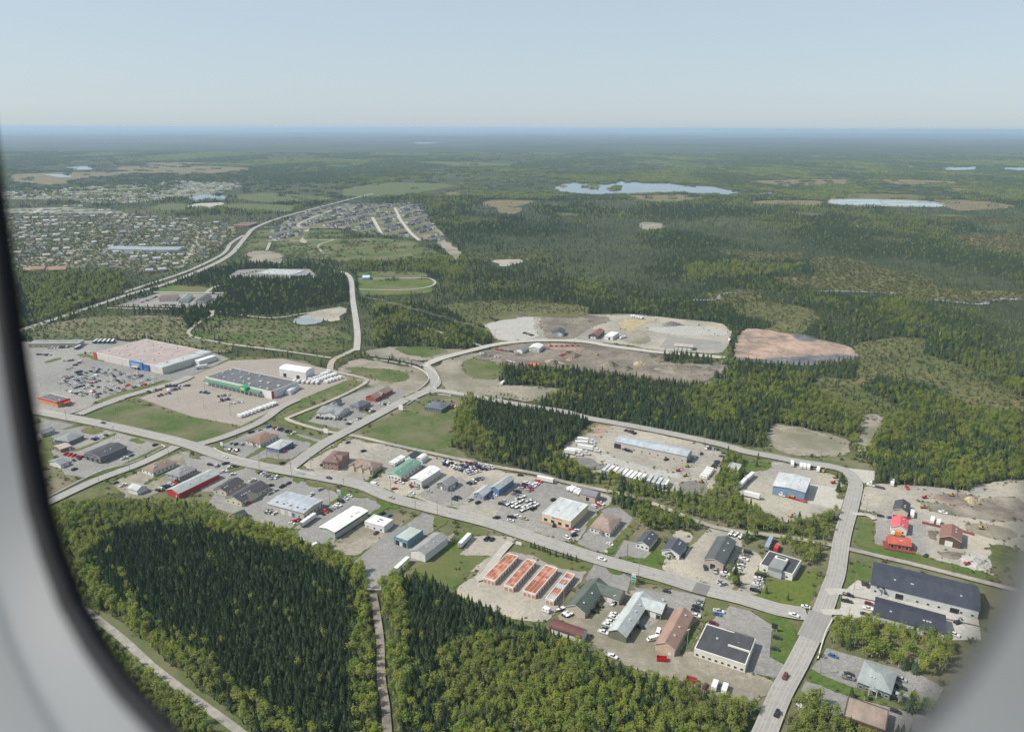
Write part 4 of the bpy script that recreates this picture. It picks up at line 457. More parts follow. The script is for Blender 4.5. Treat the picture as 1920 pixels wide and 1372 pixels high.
 ['garage','low tan-roofed garage with four white doors on the upper lot',[204.2,865.1,-17.7,21.1,12.6],4.2,'gable','x',1.2,'greywall','tanroof',{'doorA':[(0.12,3,2.8,'white'),(0.35,3,2.8,'white'),(0.58,3,2.8,'white'),(0.82,3,2.8,'white')]}],
 ['garage','white-roofed garage with grey doors in the machinery yard',[28.4,856.8,-19.3,12.3,17.6],4.5,'gable','y',2,'whitewall','whiteroof',{'doorA':[(0.3,3.4,3,'grey'),(0.7,3.4,3,'grey')]}],
 ['house','small dark-roofed white house joined to the machinery yard garage',[12.4,850.6,-34.4,8.4,14.2],3.6,'gable','y',2,'whitewall','greyroof',{}],
 ['shed','bright orange-red shed roof among scrap in the machinery yard',[24.5,790.2,-27.6,10.2,9.6],3,'gable','x',1.2,'brown','orangered',{}],
 ['truck_depot','very long pale blue-grey roofed truck depot',[114.0,563.4,-29.3,60.0,13.6],6,'gable','x',1.4,'creamgrey','bluegrey2',{'winA':9,'doorA':[(0.04,6,4.4,'glass')],'vent':2}],
 ['office','grey-roofed white-walled complex by the trail, largest of its group',[-163.2,647.6,-20.1,22.1,20.3],3.6,'gable','x',2.6,'whitewall','greyroof',{'winA':3,'winB':5,'cross':1}],
 ['house','slate-roofed house between the white-walled complex and red-brown roof',[-142.0,664.6,-29.1,10.8,16.5],3.6,'hip','y',2.6,'brickgrey','slateroof',{'winA':2,'winB':4}],
 ['house','red-brown roofed brick house with white trimmed gables by the side road',[-129.1,694.5,-25.1,11.3,28.9],3.6,'gable','y',2.6,'redwall','brownroof',{'winB':4,'cross':1}],
 ['house','tiny dark-roofed grey house behind the white-walled complex',[-164.8,670.7,-15.8,4.8,8.8],3.4,'gable','y',2,'greywall','slateroof',{}],
 ['restaurant','reddish brown hip-roofed restaurant with white trim by the access road',[-207.9,582.9,-27.3,16.1,20.5],3.6,'hip','y',2.4,'whitewall','redbrownroof',{'winA':3,'winB':6,'porch':1}],
 ['shop','blue-walled shop with pale grey roof beside the reddish restaurant',[-189.1,569.7,-23.2,12.4,17.7],3.6,'hip','y',1.2,'blue','palegrey',{'winA':2,'winB':4}],
 ['clinic','dark slate hip-roofed clinic alone by the upper junction',[-69.4,661.5,-24.2,18.1,17.5],3.6,'hip','x',2,'slate','slateroof',{'winA':5,'winB':3,'vent':1}],
 ['school','far flat white-roofed school block with parking among dark trees',[-406.8,1317.4,-13.4,66.4,45.8],7,'flat','x',0,'palewall','palegrey',{'winA':9,'vent':14}],
 ['school','dark annex wing at the right of the far white school',[-369.1,1307.8,2.9,24.4,37.1],6,'flat','x',0,'charwall','greyroof',{}],
 ['dealership','far car dealership with red-brown roof beside the highway',[-519.8,1123.2,13.0,22.5,28.5],4.5,'gable','x',2,'whitewall','brownred',{'winA':5}],
 ['dealership','far grey-roofed white garage beside the red-brown roofed dealership',[-492.2,1117.7,8.9,11.9,38.0],4.5,'gable','y',2,'whitewall','greyroof',{'winA':3}],
 ['garage','far dark-roofed white garage, rightmost by the highway',[-463.5,1112.5,3.5,12.5,37.3],4.5,'gable','y',2,'whitewall','charcoal',{'winA':2}],
 ['school','far long teal-roofed low school in the left suburb',[-808.8,1601.0,-8.8,83.4,42.7],5,'gable','x',2,'palewall','tealroof',{'winA':10}],
 ['school','far second teal-roofed low wing right of the first',[-733.7,1596.7,1.4,71.5,44.5],5,'gable','x',2,'palewall','tealroof',{'winA':9}],
 ['apartment_block','far long orange-brown apartment block at the left',[-859.9,1350.0,23.8,33.3,39.6],7,'gable','x',2,'brick','orangeroof',{'winA':8,'twofl':1}],
 ['apartment_block','far brown apartment block right of the orange-brown one',[-820.3,1351.1,24.6,30.5,39.9],7,'gable','x',2,'brick','orangeroof',{'winA':8,'twofl':1}],
 ['school','far dark-red flat building where the highway bends',[-709.3,2031.1,-2.8,41.4,62.8],5,'flat','x',0,'redwall','brownred',{}],
 ['shed','pale blue shed at the corner of the cemetery',[-252.6,1293.5,8.7,11.5,23.2],4,'gable','x',1.5,'lightblue','lightblue',{}],
]
D['OTH'] = [
 ['trailer','semi_trailer','white box trailer in the long row below the truck depot',(68.8,521.0),(75.2,532.7),{'group':'box trailers in the depot row'}],
 ['trailer','semi_trailer','white box trailer in the long row below the truck depot',(72.0,518.9),(78.4,530.5),{'group':'box trailers in the depot row'}],
 ['trailer','semi_trailer','white box trailer in the long row below the truck depot',(75.1,516.8),(81.6,528.3),{'group':'box trailers in the depot row'}],
 ['trailer','semi_trailer','white box trailer in the long row below the truck depot',(78.2,514.7),(84.8,526.2),{'group':'box trailers in the depot row'}],
 ['trailer','semi_trailer','white box trailer in the long row below the truck depot',(81.4,512.7),(87.9,524.1),{'group':'box trailers in the depot row'}],
 ['trailer','semi_trailer','white box trailer in the long row below the truck depot',(84.5,510.7),(91.1,522.0),{'group':'box trailers in the depot row'}],
 ['trailer','semi_trailer','white box trailer in the long row below the truck depot',(87.5,508.6),(94.2,519.9),{'group':'box trailers in the depot row'}],
 ['trailer','semi_trailer','white box trailer in the long row below the truck depot',(90.6,506.6),(97.3,517.8),{'group':'box trailers in the depot row'}],
 ['trailer','semi_trailer','white box trailer in the long row below the truck depot',(93.6,504.7),(100.3,515.7),{'group':'box trailers in the depot row'}],
 ['trailer','semi_trailer','white box trailer in the short right-hand row below the truck depot',(99.7,503.3),(105.2,514.8),{'group':'box trailers at the right of the depot row'}],
 ['trailer','semi_trailer','white box trailer in the short right-hand row below the truck depot',(102.8,501.2),(108.3,512.6),{'group':'box trailers at the right of the depot row'}],
 ['trailer','semi_trailer','white box trailer in the short right-hand row below the truck depot',(105.9,499.1),(111.4,510.4),{'group':'box trailers at the right of the depot row'}],
 ['trailer','semi_trailer','white box trailer in the short right-hand row below the truck depot',(108.9,497.0),(114.5,508.2),{'group':'box trailers at the right of the depot row'}],
 ['trailer','semi_trailer','single white box trailer at the right end of the depot row',(111.2,498.1),(115.2,506.5),{}],
 ['trailer','semi_trailer','white box trailer on grass left of the storage blocks',(-32.3,414.8),(-26.5,428.0),{}],
 ['trailer','semi_trailer','white box trailer at the rear of the white gabled warehouse',(-68.0,387.4),(-62.2,400.1),{}],
 ['trailer','semi_trailer','white box trailer between the workshop and the white-roofed warehouse',(-137.4,440.3),(-131.7,453.6),{}],
 ['trailer','semi_trailer','white box trailer standing at the back of the boat dealer lot',(19.0,512.2),(31.3,506.1),{}],
 ['trailer','semi_trailer','white box trailer parked beside the vast store',(-342.0,778.8),(-331.9,786.9),{}],
 ['trailer','semi_trailer','white box trailer at the loading dock of the vast store',(-355.8,801.0),(-348.9,818.0),{}],
 ['trailer','semi_trailer','upper white box trailer beside the blue metal workshop',(173.8,509.5),(182.2,519.9),{}],
 ['trailer','semi_trailer','lower white box trailer behind the upper one',(165.2,497.9),(173.8,509.5),{}],
 ['trailer','semi_trailer','long white trailer at the bushes below the blue metal workshop',(165.5,488.3),(175.7,481.9),{}],
 ['trailer','semi_trailer','blue-grey box trailer behind the flat white office',(157.8,412.5),(165.8,427.2),{}],
 ['semi','semi_truck','foremost white semi truck with trailer at the left of the depot yard',(43.2,560.3),(56.1,555.8),{}],
 ['semi','semi_truck','second white semi truck and trailer at the left of the depot yard',(44.5,563.1),(62.7,557.7),{}],
 ['semi','semi_truck','third white semi truck and trailer at the depot',(54.3,570.7),(71.7,563.3),{}],
 ['semi','semi_truck','fourth white semi truck behind the others at the depot',(52.5,577.5),(68.7,575.1),{}],
 ['semi','semi_truck','rearmost short white truck behind the white semi trucks',(57.8,584.4),(67.0,581.5),{'body':'whitepaint'}],
 ['lowbed','lowbed_truck','white truck with red low-bed trailer and yellow machine by the blue metal workshop',(207.2,477.9),(190.4,489.9),{}],
 ['boxtruck','box_truck','red box truck beside the blue-grey trailer',(163.2,411.9),(167.4,419.2),{'col':'redpaint'}],
 ['boxtruck','box_truck','white box truck in the upper corner of the contractor yard',(278.9,503.0),(283.7,512.4),{'col':'whitepaint'}],
 ['boxtruck','delivery_truck','long white camper bus beside the pinkish-red roofed house',(256.0,434.6),(247.2,439.3),{'col':'whitepaint'}],
 ['boxtruck','delivery_truck','orange truck behind the red house',(249.9,432.1),(246.5,434.5),{'col':'orangepaint'}],
 ['lowbed','lowbed_truck','white-cabbed truck with dark flat bed at the road bend',(271.6,499.1),(261.5,505.9),{'nomach':1}],
 ['camper','camper','leftmost white camper behind the blue metal workshop',(217.3,535.7),(220.1,543.9),{}],
 ['camper','camper','second white camper behind the blue metal workshop',(222.8,532.7),(225.7,539.6),{}],
 ['camper','camper','third white camper behind the blue metal workshop',(225.4,531.9),(228.1,538.7),{}],
 ['camper','camper','fourth white camper behind the blue metal workshop',(228.0,531.1),(231.0,537.9),{}],
 ['camper','camper','fifth white camper near the yellow machine',(233.7,526.9),(236.7,532.8),{}],
 ['camper','camper','left white camper at the lower wood edge',(94.2,290.6),(96.9,296.0),{}],
 ['camper','camper','right white camper at the lower wood edge',(98.3,288.5),(101.0,293.8),{}],
 ['camper','camper','white camper beside the beige house',(269.7,455.8),(274.3,464.3),{}],
 ['camper','camper','left white camper by the red fence',(279.1,448.2),(283.1,454.6),{}],
 ['camper','camper','right white camper by the red fence',(282.2,446.3),(285.5,450.7),{}],
 ['camper','camper','white camper on grass below the machinery yard',(-11.0,729.4),(-7.7,738.3),{}],
 ['camper','camper','small white trailer on the gravel by the storage blocks',(18.0,351.9),(20.5,349.9),{}],
 ['camper','camper','white camper at the right edge of the upper yard',(265.1,891.8),(270.3,907.1),{}],
 ['camper','camper','small white trailer at the drive of the upper yard',(134.3,907.9),(142.6,913.3),{}],
 ['container','waste_container','bright red waste container below the brown shingle building',(71.8,312.5),(76.8,311.8),{'col':'redpaint'}],
 ['container','waste_container','dull red waste container at the lower wood edge',(83.6,298.1),(87.5,296.5),{'col':'dullred'}],
 ['digger','excavator','yellow excavator near the depot containers',(129.1,519.3),(132.9,520.2),{}],
 ['digger','excavator','yellow digger by the beige house',(283.0,471.8),(287.6,470.5),{}],
 ['digger','excavator','yellow excavator beside the brown barn',(305.4,442.8),(311.5,441.6),{}],
 ['digger','excavator','yellow machine at the corner of the depot yard',(139.2,510.6),(142.2,508.3),{}],
 ['digger','excavator','yellow digger on the dirt below the blue metal workshop',(187.6,456.8),(190.3,458.1),{}],
 ['digger','excavator','yellow excavator behind the blue metal workshop',(236.3,526.1),(240.9,528.7),{}],
 ['digger','excavator','yellow boom machine beside the curving road',(239.5,518.0),(246.8,516.7),{}],
 ['digger','excavator','yellow digger in the upper dirt yard',(96.3,835.2),(101.4,835.3),{}],
 ['digger','excavator','yellow digger behind the long slate garage',(-322.3,539.2),(-316.4,539.3),{}],
 ['digger','excavator','yellow digger under the sandy bank',(313.2,489.8),(316.5,488.3),{}],
 ['digger','excavator','yellow excavator in the depot yard by its gate',(133.6,536.9),(138.4,535.2),{}],
 ['digger','excavator','dark tracked digger by the right end of the navy halls',(235.2,341.8),(238.0,342.9),{'col':'dark'}],
 ['digger','excavator','red machine beside the curving road',(235.0,508.4),(241.3,508.5),{'col':'redpaint'}],
 ['digger','excavator','red machine in the depot yard',(126.0,528.4),(128.9,528.4),{'col':'redpaint'}],
 ['digger','excavator','red digger at the edge of the mud',(292.3,485.3),(295.0,485.3),{'col':'redpaint'}],
 ['digger','excavator','red digger on the pale gravel heap',(270.5,399.6),(278.5,398.6),{'col':'redpaint'}],
 ['bus','bus','dark teal coach in the row behind the vast store',(-504.7,874.9),(-506.3,893.4),{'group':'dark teal coaches behind the vast store'}],
 ['bus','bus','dark teal coach in the row behind the vast store',(-499.2,875.0),(-501.5,893.4),{'group':'dark teal coaches behind the vast store'}],
 ['bus','bus','dark teal coach in the row behind the vast store',(-493.6,875.1),(-496.6,893.5),{'group':'dark teal coaches behind the vast store'}],
 ['bus','bus','dark teal coach in the row behind the vast store',(-488.0,875.1),(-491.7,893.6),{'group':'dark teal coaches behind the vast store'}],
 ['bus','bus','dark teal coach in the row behind the vast store',(-482.4,875.2),(-486.8,893.6),{'group':'dark teal coaches behind the vast store'}],
 ['bus','bus','single dark teal coach before the long low shop row',(-513.1,851.0),(-512.1,865.1),{}],
 ['mound','soil_mound','long dark brown peat mound below the upper grove',(150.0,783.3),(232.6,780.3),{'dep':26,'h':5,'m':'mud'}],
 ['mound','soil_mound','grey-brown dirt mound in the upper dirt yard',(97.7,790.7),(118.3,799.1),{'dep':16,'h':6,'m':'dirt'}],
 ['mound','sand_mound','pale yellow sand mound in the upper dirt yard',(133.1,803.4),(150.9,802.8),{'dep':14,'h':3.5,'m':'sandy'}],
 ['mound','gravel_mound','dark gravel mound at the back of the upper yard',(197.1,978.3),(228.3,978.8),{'dep':16,'h':5,'m':'darkgravel'}],
 ['mound','log_mound','long brown scrap heap in the machinery yard',(60.1,810.9),(81.5,841.8),{'dep':9,'h':4,'m':'pinkdirt'}],
 ['mound','sand_mound','peach sand mound in the contractor yard',(320.2,481.9),(329.5,480.5),{'dep':12,'h':3,'m':'sandy'}],
 ['mound','gravel_mound','pale grey gravel mound at the lower end of the contractor yard',(272.6,402.2),(288.0,400.3),{'dep':18,'h':3,'m':'palegravel'}],
 ['mound','gravel_mound','small pale rubble mound at the wood edge by the storage blocks',(-10.2,353.9),(-5.6,353.5),{'dep':5,'h':2.2,'m':'palegravel'}],
 ['mound','soil_mound','low grey bank at the back of the dirt clearing',(227.3,618.2),(268.4,600.9),{'dep':12,'h':4,'m':'dirt'}],
 ['mound','soil_mound','dark scrap mound beside the orange-red shed',(38.3,798.1),(53.7,808.7),{'dep':14,'h':4,'m':'mud'}],
 ['mound','soil_mound','low brown mound in the middle of the machinery yard',(0.2,831.8),(11.8,836.4),{'dep':8,'h':2,'m':'mud'}],
 ['mound','soil_mound','long brown debris bank right of the machinery yard',(34.0,814.8),(58.3,802.5),{'dep':10,'h':3,'m':'pinkdirt'}],
 ['mound','soil_mound','small dark debris heap under the loop road',(151.6,829.3),(167.3,831.7),{'dep':10,'h':3.5,'m':'mud'}],
 ['mound','soil_mound','brush heap at the back of the upper yard',(88.6,991.9),(113.3,998.4),{'dep':14,'h':3,'m':'yarddirt'}],
 ['mound','soil_mound','peat bank at the edge of the upper pale yard',(-1.5,1018.9),(23.4,1032.3),{'dep':12,'h':2.5,'m':'mud'}],
 ['mound','soil_mound','rough dirt heap right of the sand mound',(157.0,816.3),(173.4,810.1),{'dep':12,'h':4,'m':'yarddirt'}],
 ['mound','soil_mound','long rough dirt bank along the lower edge of the machinery yard',(81.1,782.5),(128.9,763.7),{'dep':12,'h':4,'m':'yarddirt'}],
 ['mound','soil_mound','dark churned earth heap right of the grey-brown mound',(118.6,782.9),(131.9,783.1),{'dep':12,'h':4,'m':'mud'}],
 ['mound','soil_mound','brown earth heap near the upper grove end',(207.1,764.6),(225.0,761.0),{'dep':14,'h':4.5,'m':'mud'}],
]
D['POLES'] = [(-395.0,625.4),(-274.7,556.3),(-290.6,525.3),(-301.9,502.2),(-334.4,589.0),(-193.1,528.8),(-165.5,517.5),(-120.6,492.7),(-87.4,495.4),(-68.9,488.1),(-64.9,459.0),(-50.1,457.8),(-41.6,472.7),(70.6,404.1),(242.3,463.5),(233.7,447.9),(70.2,403.7),(74.3,384.5),(139.7,364.4),(105.8,349.5),(195.2,372.9),(178.1,341.3),(162.4,321.8),(148.8,303.1),(120.1,266.7),(110.7,606.6),(160.4,581.0),(242.8,545.9),(281.5,538.3),(294.9,503.1),(103.9,274.8),(-121.3,879.3),(-23.2,890.5),(-157.6,1032.9),(-154.2,530.8),(-126.7,474.2),(-195.2,553.6),(-182.2,542.1),(-151.8,611.7),(-352.7,631.5),(-310.3,607.1),(-80.2,701.0),(-113.8,796.4)]
D['LAMPS'] = [(-473.2,718.6),(-443.7,702.1),(-458.2,745.2),(-469.0,791.4),(-441.6,779.7),(-414.9,768.3),(-397.9,714.3),(-379.8,746.1),(-417.1,694.3),(-531.4,847.0),(-346.4,690.2),(-316.8,675.0),(-286.3,658.9),(-305.1,708.6),(-255.5,642.1),(-286.2,658.9),(-255.9,642.1),(-243.1,674.2),(-273.9,692.6),(-307.6,715.2),(-153.9,530.2),(-109.7,509.3),(-93.9,540.9),(55.5,350.1),(29.2,361.9),(88.6,321.1)]
D['SIGNS'] = [['tall white pylon sign with stacked boards by the workshop verge',(-121.5,480.9),3,4,7],['white square sign board by the upper side road',(-102.7,655.5),5,5,6],['white square sign board by the trail crossing',(-158.6,598.5),5,4,5.5],['tall white pylon sign before the pale L-shaped garage',(70.2,377.4),2.5,5,7],['white slanted billboard on the grassy bank at the bottom right',(131.6,277.1),9,3,5],['dark double-post sign on the corner lawn',(137.2,335.0),3,3,5],['dark sign structure on the verge by the brown long restaurant',(-251.7,547.7),4,3,6],['white sign board on the verge before the clinic',(58.4,410.7),2,1.5,2.2],['small white sign by the storage drive',(4.6,419.1),4,2,2.6],['white sign at the reddish restaurant corner',(-237.4,571.1),3,3,4]]
D['FENCE'] = [('red',[(257.9,457.6),(268.1,453.8)]),('red',[(273.1,448.8),(282.4,443.2)]),('red',[(293.0,437.8),(298.8,433.1)])]
D['SPRUCEROW'] = [(12.2,417.3),(14.4,415.7),(17.0,414.0),(19.2,412.9),(22.2,411.0),(23.7,408.9),(27.3,406.7),(31.6,405.4),(34.2,403.9),(36.1,402.6),(39.3,400.8),(20.3,412.1),(143.9,369.1),(154.0,362.9)]
D['LTOWN'] = [(-1860.2,2302.9),(-1568.3,2438.7),(-1413.8,2512.4),(-1020.0,2215.2),(-781.5,2068.8),(-678.0,1856.2),(-608.5,1534.6),(-625.4,1328.6),(-819.7,1406.0),(-1072.6,1295.1)]
D['UTOWN'] = [(-2168.9,2959.6),(-1955.9,3043.7),(-1846.8,3391.0),(-1694.2,3564.6),(-1626.4,3751.2),(-1236.1,3587.3),(-1149.2,3078.1),(-1236.9,2834.6),(-1320.3,2569.5),(-1810.7,2812.0),(-1876.1,2549.6)]
D['SUBDIV'] = [(-566.6,1749.1),(-621.1,2015.1),(-645.1,2312.5),(-577.7,2596.2),(-480.4,2656.5),(-315.5,2662.5),(-201.2,1971.3),(-149.7,1733.7),(-227.7,1792.8),(-354.1,1864.6),(-445.8,1986.4),(-542.4,1983.8),(-484.1,1725.6)]
D['ROWS'] = [
 [(-404.8,686.5),(-363.1,739.8),18,'car','before the vast pinkish-roofed store',None],
 [(-420.7,690.1),(-388.4,757.1),26,'car','before the vast pinkish-roofed store',None],
 [(-435.0,702.2),(-398.4,768.4),24,'car','before the vast pinkish-roofed store',None],
 [(-449.1,716.4),(-419.2,772.1),22,'car','before the vast pinkish-roofed store',None],
 [(-461.4,730.2),(-436.0,777.0),16,'car','before the vast pinkish-roofed store',None],
 [(-472.3,746.2),(-454.6,782.7),12,'car','before the vast pinkish-roofed store',None],
 [(-478.6,770.6),(-480.1,802.8),8,'car','before the vast pinkish-roofed store',None],
 [(-427.8,696.1),(-392.6,762.4),26,'car','before the vast pinkish-roofed store',None],
 [(-441.6,708.4),(-408.0,769.9),24,'car','before the vast pinkish-roofed store',None],
 [(-455.0,722.9),(-427.4,774.7),20,'car','before the vast pinkish-roofed store',None],
 [(-411.7,687.4),(-373.9,748.4),20,'car','before the vast pinkish-roofed store',None],
 [(-466.4,737.9),(-445.2,779.6),14,'car','before the vast pinkish-roofed store',None],
 [(-544.7,832.3),(-529.2,829.8),4,'car','before the vast pinkish-roofed store',None],
 [(-546.6,858.5),(-527.7,861.1),8,'car','before the vast pinkish-roofed store',None],
 [(-500.7,807.6),(-492.6,809.9),5,'car','before the vast pinkish-roofed store',None],
 [(-493.7,838.4),(-487.8,843.0),4,'car','before the vast pinkish-roofed store',None],
 [(-466.4,814.4),(-457.8,812.4),4,'car','before the vast pinkish-roofed store',None],
 [(-348.3,721.6),(-327.1,724.6),8,'car','in the brown lot of the dark flat-roofed store',None],
 [(-340.2,708.2),(-333.1,715.0),5,'car','in the brown lot of the dark flat-roofed store',None],
 [(-358.2,704.0),(-350.5,711.4),4,'car','in the brown lot of the dark flat-roofed store',None],
 [(-344.1,693.5),(-337.1,701.0),6,'car','in the brown lot of the dark flat-roofed store',None],
 [(-285.7,692.5),(-277.2,697.4),5,'car','in the brown lot of the dark flat-roofed store',None],
 [(-280.3,679.3),(-270.3,686.9),6,'car','in the brown lot of the dark flat-roofed store',None],
 [(-266.5,671.8),(-257.5,677.7),5,'car','in the brown lot of the dark flat-roofed store',None],
 [(-307.1,705.2),(-299.2,702.0),3,'car','in the brown lot of the dark flat-roofed store',None],
 [(-245.4,638.0),(-224.1,670.8),11,'camper','on the grass edge of the brown lot',None],
 [(-208.3,742.5),(-195.5,766.9),8,'camper','in storage beside the white round-roofed warehouse',None],
 [(-202.3,737.2),(-187.1,761.3),8,'camper','in storage beside the white round-roofed warehouse',None],
 [(-190.5,735.6),(-180.0,750.2),5,'camper','in storage beside the white round-roofed warehouse',None],
 [(-224.0,737.0),(-198.7,731.9),6,'camper','in storage beside the white round-roofed warehouse',None],
 [(-205.9,611.8),(-186.7,600.2),8,'car','behind the reddish hip-roofed restaurant',None],
 [(-223.8,601.6),(-212.5,614.3),5,'car','beside the reddish hip-roofed restaurant','along'],
 [(-228.3,564.7),(-221.9,563.0),3,'car','at the corner of the reddish restaurant lot',None],
 [(-232.9,577.6),(-222.3,576.0),3,'car','before the reddish hip-roofed restaurant',None],
 [(-175.3,636.7),(-150.3,632.6),7,'car','before the white-walled complex',None],
 [(-125.3,673.3),(-116.6,671.8),4,'car','before the red-brown brick house',None],
 [(-135.9,656.9),(-126.7,651.2),4,'car','between lots by the slate-roofed house',None],
 [(-143.9,621.0),(-136.7,634.4),4,'car','on the lot edge by the side road',None],
 [(-190.1,522.2),(-182.9,516.0),5,'car','on the lot before the black cross-gabled building',None],
 [(-178.9,513.7),(-176.0,513.2),2,'car','beside the verge on the main street',None],
 [(-172.4,487.7),(-164.0,504.4),6,'car','left of the blue-grey roofed workshop','along'],
 [(-165.9,461.3),(-160.8,459.1),3,'car','under the wall of the blue-grey workshop',None],
 [(-128.1,458.9),(-119.8,471.1),8,'car','beside the long white-roofed warehouse',None],
 [(-119.6,476.0),(-114.7,484.5),3,'car','by the pylon sign verge',None],
 [(-349.9,584.4),(-344.2,593.4),4,'car','on the lot of the grey hip-roofed office',None],
 [(-355.5,555.0),(-340.7,548.8),5,'redcar','behind the black-roofed slate garage',None],
 [(-346.0,540.8),(-341.1,546.6),3,'car','behind the long slate garage',None],
 [(-254.9,492.3),(-246.7,506.8),8,'car','along the red building',None],
 [(-290.7,504.1),(-283.6,499.6),2,'car','by the pale grey shed',None],
 [(-81.6,513.5),(-68.5,535.1),14,'car','along the green metal roofed showroom',None],
 [(-92.6,537.5),(-86.0,548.1),6,'camper','left of the green metal roof',None],
 [(-52.8,543.4),(-44.2,537.9),6,'car','in the back lot near the rows of old cars',None],
 [(-51.6,538.7),(-43.8,531.9),5,'car','in the back lot near the rows of old cars',None],
 [(-42.1,529.0),(-35.3,541.4),12,'car','packed in the salvage rows',None],
 [(-40.5,527.9),(-31.9,540.1),12,'car','packed in the salvage rows',None],
 [(-38.8,526.7),(-28.6,538.7),12,'car','packed in the salvage rows',None],
 [(-37.1,525.6),(-25.3,537.3),12,'car','packed in the salvage rows',None],
 [(-35.5,524.4),(-22.0,536.0),12,'car','packed in the salvage rows',None],
 [(-33.8,523.3),(-18.8,534.7),12,'car','packed in the salvage rows',None],
 [(-32.2,522.1),(-15.5,533.3),12,'car','packed in the salvage rows',None],
 [(-31.3,504.8),(-22.7,515.6),9,'car','in the fenced salvage pen',None],
 [(2.0,488.2),(11.5,507.0),7,'car','in the left row of the boat dealer lot',None],
 [(11.3,494.2),(20.3,508.6),8,'car','in the second row of the boat dealer lot',None],
 [(-1.6,473.9),(9.1,464.5),5,'boat','on the cream dealership lot',None],
 [(1.3,477.0),(11.4,466.9),5,'boat','on the cream dealership lot',None],
 [(4.3,480.2),(13.7,469.4),5,'boat','on the cream dealership lot',None],
 [(7.4,483.3),(16.1,471.9),5,'boat','on the cream dealership lot',None],
 [(42.4,496.2),(49.4,489.6),5,'camper','behind the cream dealership',None],
 [(57.6,470.5),(62.6,474.7),5,'car','at the rear corner of the cream dealership',None],
 [(171.3,561.3),(156.3,535.4),9,'car','at the right edge of the truck depot yard',None],
 [(159.8,572.0),(167.5,568.8),5,'car','at the gate of the truck depot',None],
 [(144.1,516.2),(152.1,528.6),5,'camper','at the edge of the truck depot yard',None],
 [(126.4,548.2),(131.2,544.7),3,'car','before the right end of the truck depot',None],
 [(99.2,608.6),(105.6,602.3),4,'car','behind the left end of the truck depot',None],
 [(104.4,359.9),(100.3,352.2),4,'car','right of the brown shingle-roofed building',None],
 [(127.2,390.4),(124.4,385.0),3,'car','right of the dark green workshop',None],
 [(120.6,380.1),(121.7,376.8),3,'car','at the street end of the dark green workshop lot',None],
 [(146.0,411.4),(134.8,392.5),6,'car','along the gravel lot of the flat white office',None],
 [(146.0,386.3),(138.1,371.1),6,'car','along the lawn of the flat white office',None],
 [(56.0,348.2),(47.7,333.2),7,'pickup','along the pale grey L-shaped garage',None],
 [(52.2,330.5),(57.8,325.7),6,'car','in the junk row behind the pale L-shaped garage',None],
 [(26.3,352.4),(31.5,347.4),4,'boat','behind the green-roofed workshop',None],
 [(141.8,435.4),(147.3,431.2),3,'boat','behind the dark green workshop',None],
 [(162.1,302.0),(161.1,299.5),2,'car','before the grey hip-roofed clinic',None],
 [(185.5,298.7),(178.6,287.8),3,'car','behind the grey hip-roofed clinic',None],
 [(-571.5,1100.5),(-562.5,1144.1),9,'car','on the far highway dealership lot',None],
 [(-550.5,1100.8),(-546.0,1138.0),7,'car','on the far highway dealership lot',None],
 [(-511.2,1083.7),(-467.4,1078.6),9,'car','on the far highway dealership lot',None],
 [(-491.1,1305.9),(-464.4,1357.8),9,'car','on the far school lot',None],
 [(-476.2,1289.8),(-447.5,1315.0),7,'car','on the far school lot',None],
 [(-374.6,1299.8),(-336.4,1295.6),7,'car','on the far school lot',None],
 [(-38.2,835.8),(-32.2,844.9),3,'car','at the mouth of the machinery yard',None],
 [(-25.4,833.8),(-15.0,827.2),5,'car','in the machinery yard row',None],
 [(167.1,1024.6),(178.9,1011.9),5,'camper','at the back of the upper yard',None],
 [(-18.2,856.7),(5.4,845.4),7,'scrap','among the machinery yard scrap','along'],
 [(-8.6,816.5),(10.1,797.8),8,'scrap','among the machinery yard scrap','along'],
 [(46.9,873.2),(78.9,873.6),8,'redcar','along the upper edge of the machinery yard','along'],
 [(56.4,832.5),(67.9,850.8),5,'scrap','among the machinery yard scrap',None],
 [(-28.9,1008.9),(-21.1,999.6),4,'scrap','at the back of the upper gravel yard',None],
 [(15.7,933.0),(25.4,922.3),4,'scrap','on the upper gravel yard',None],
]
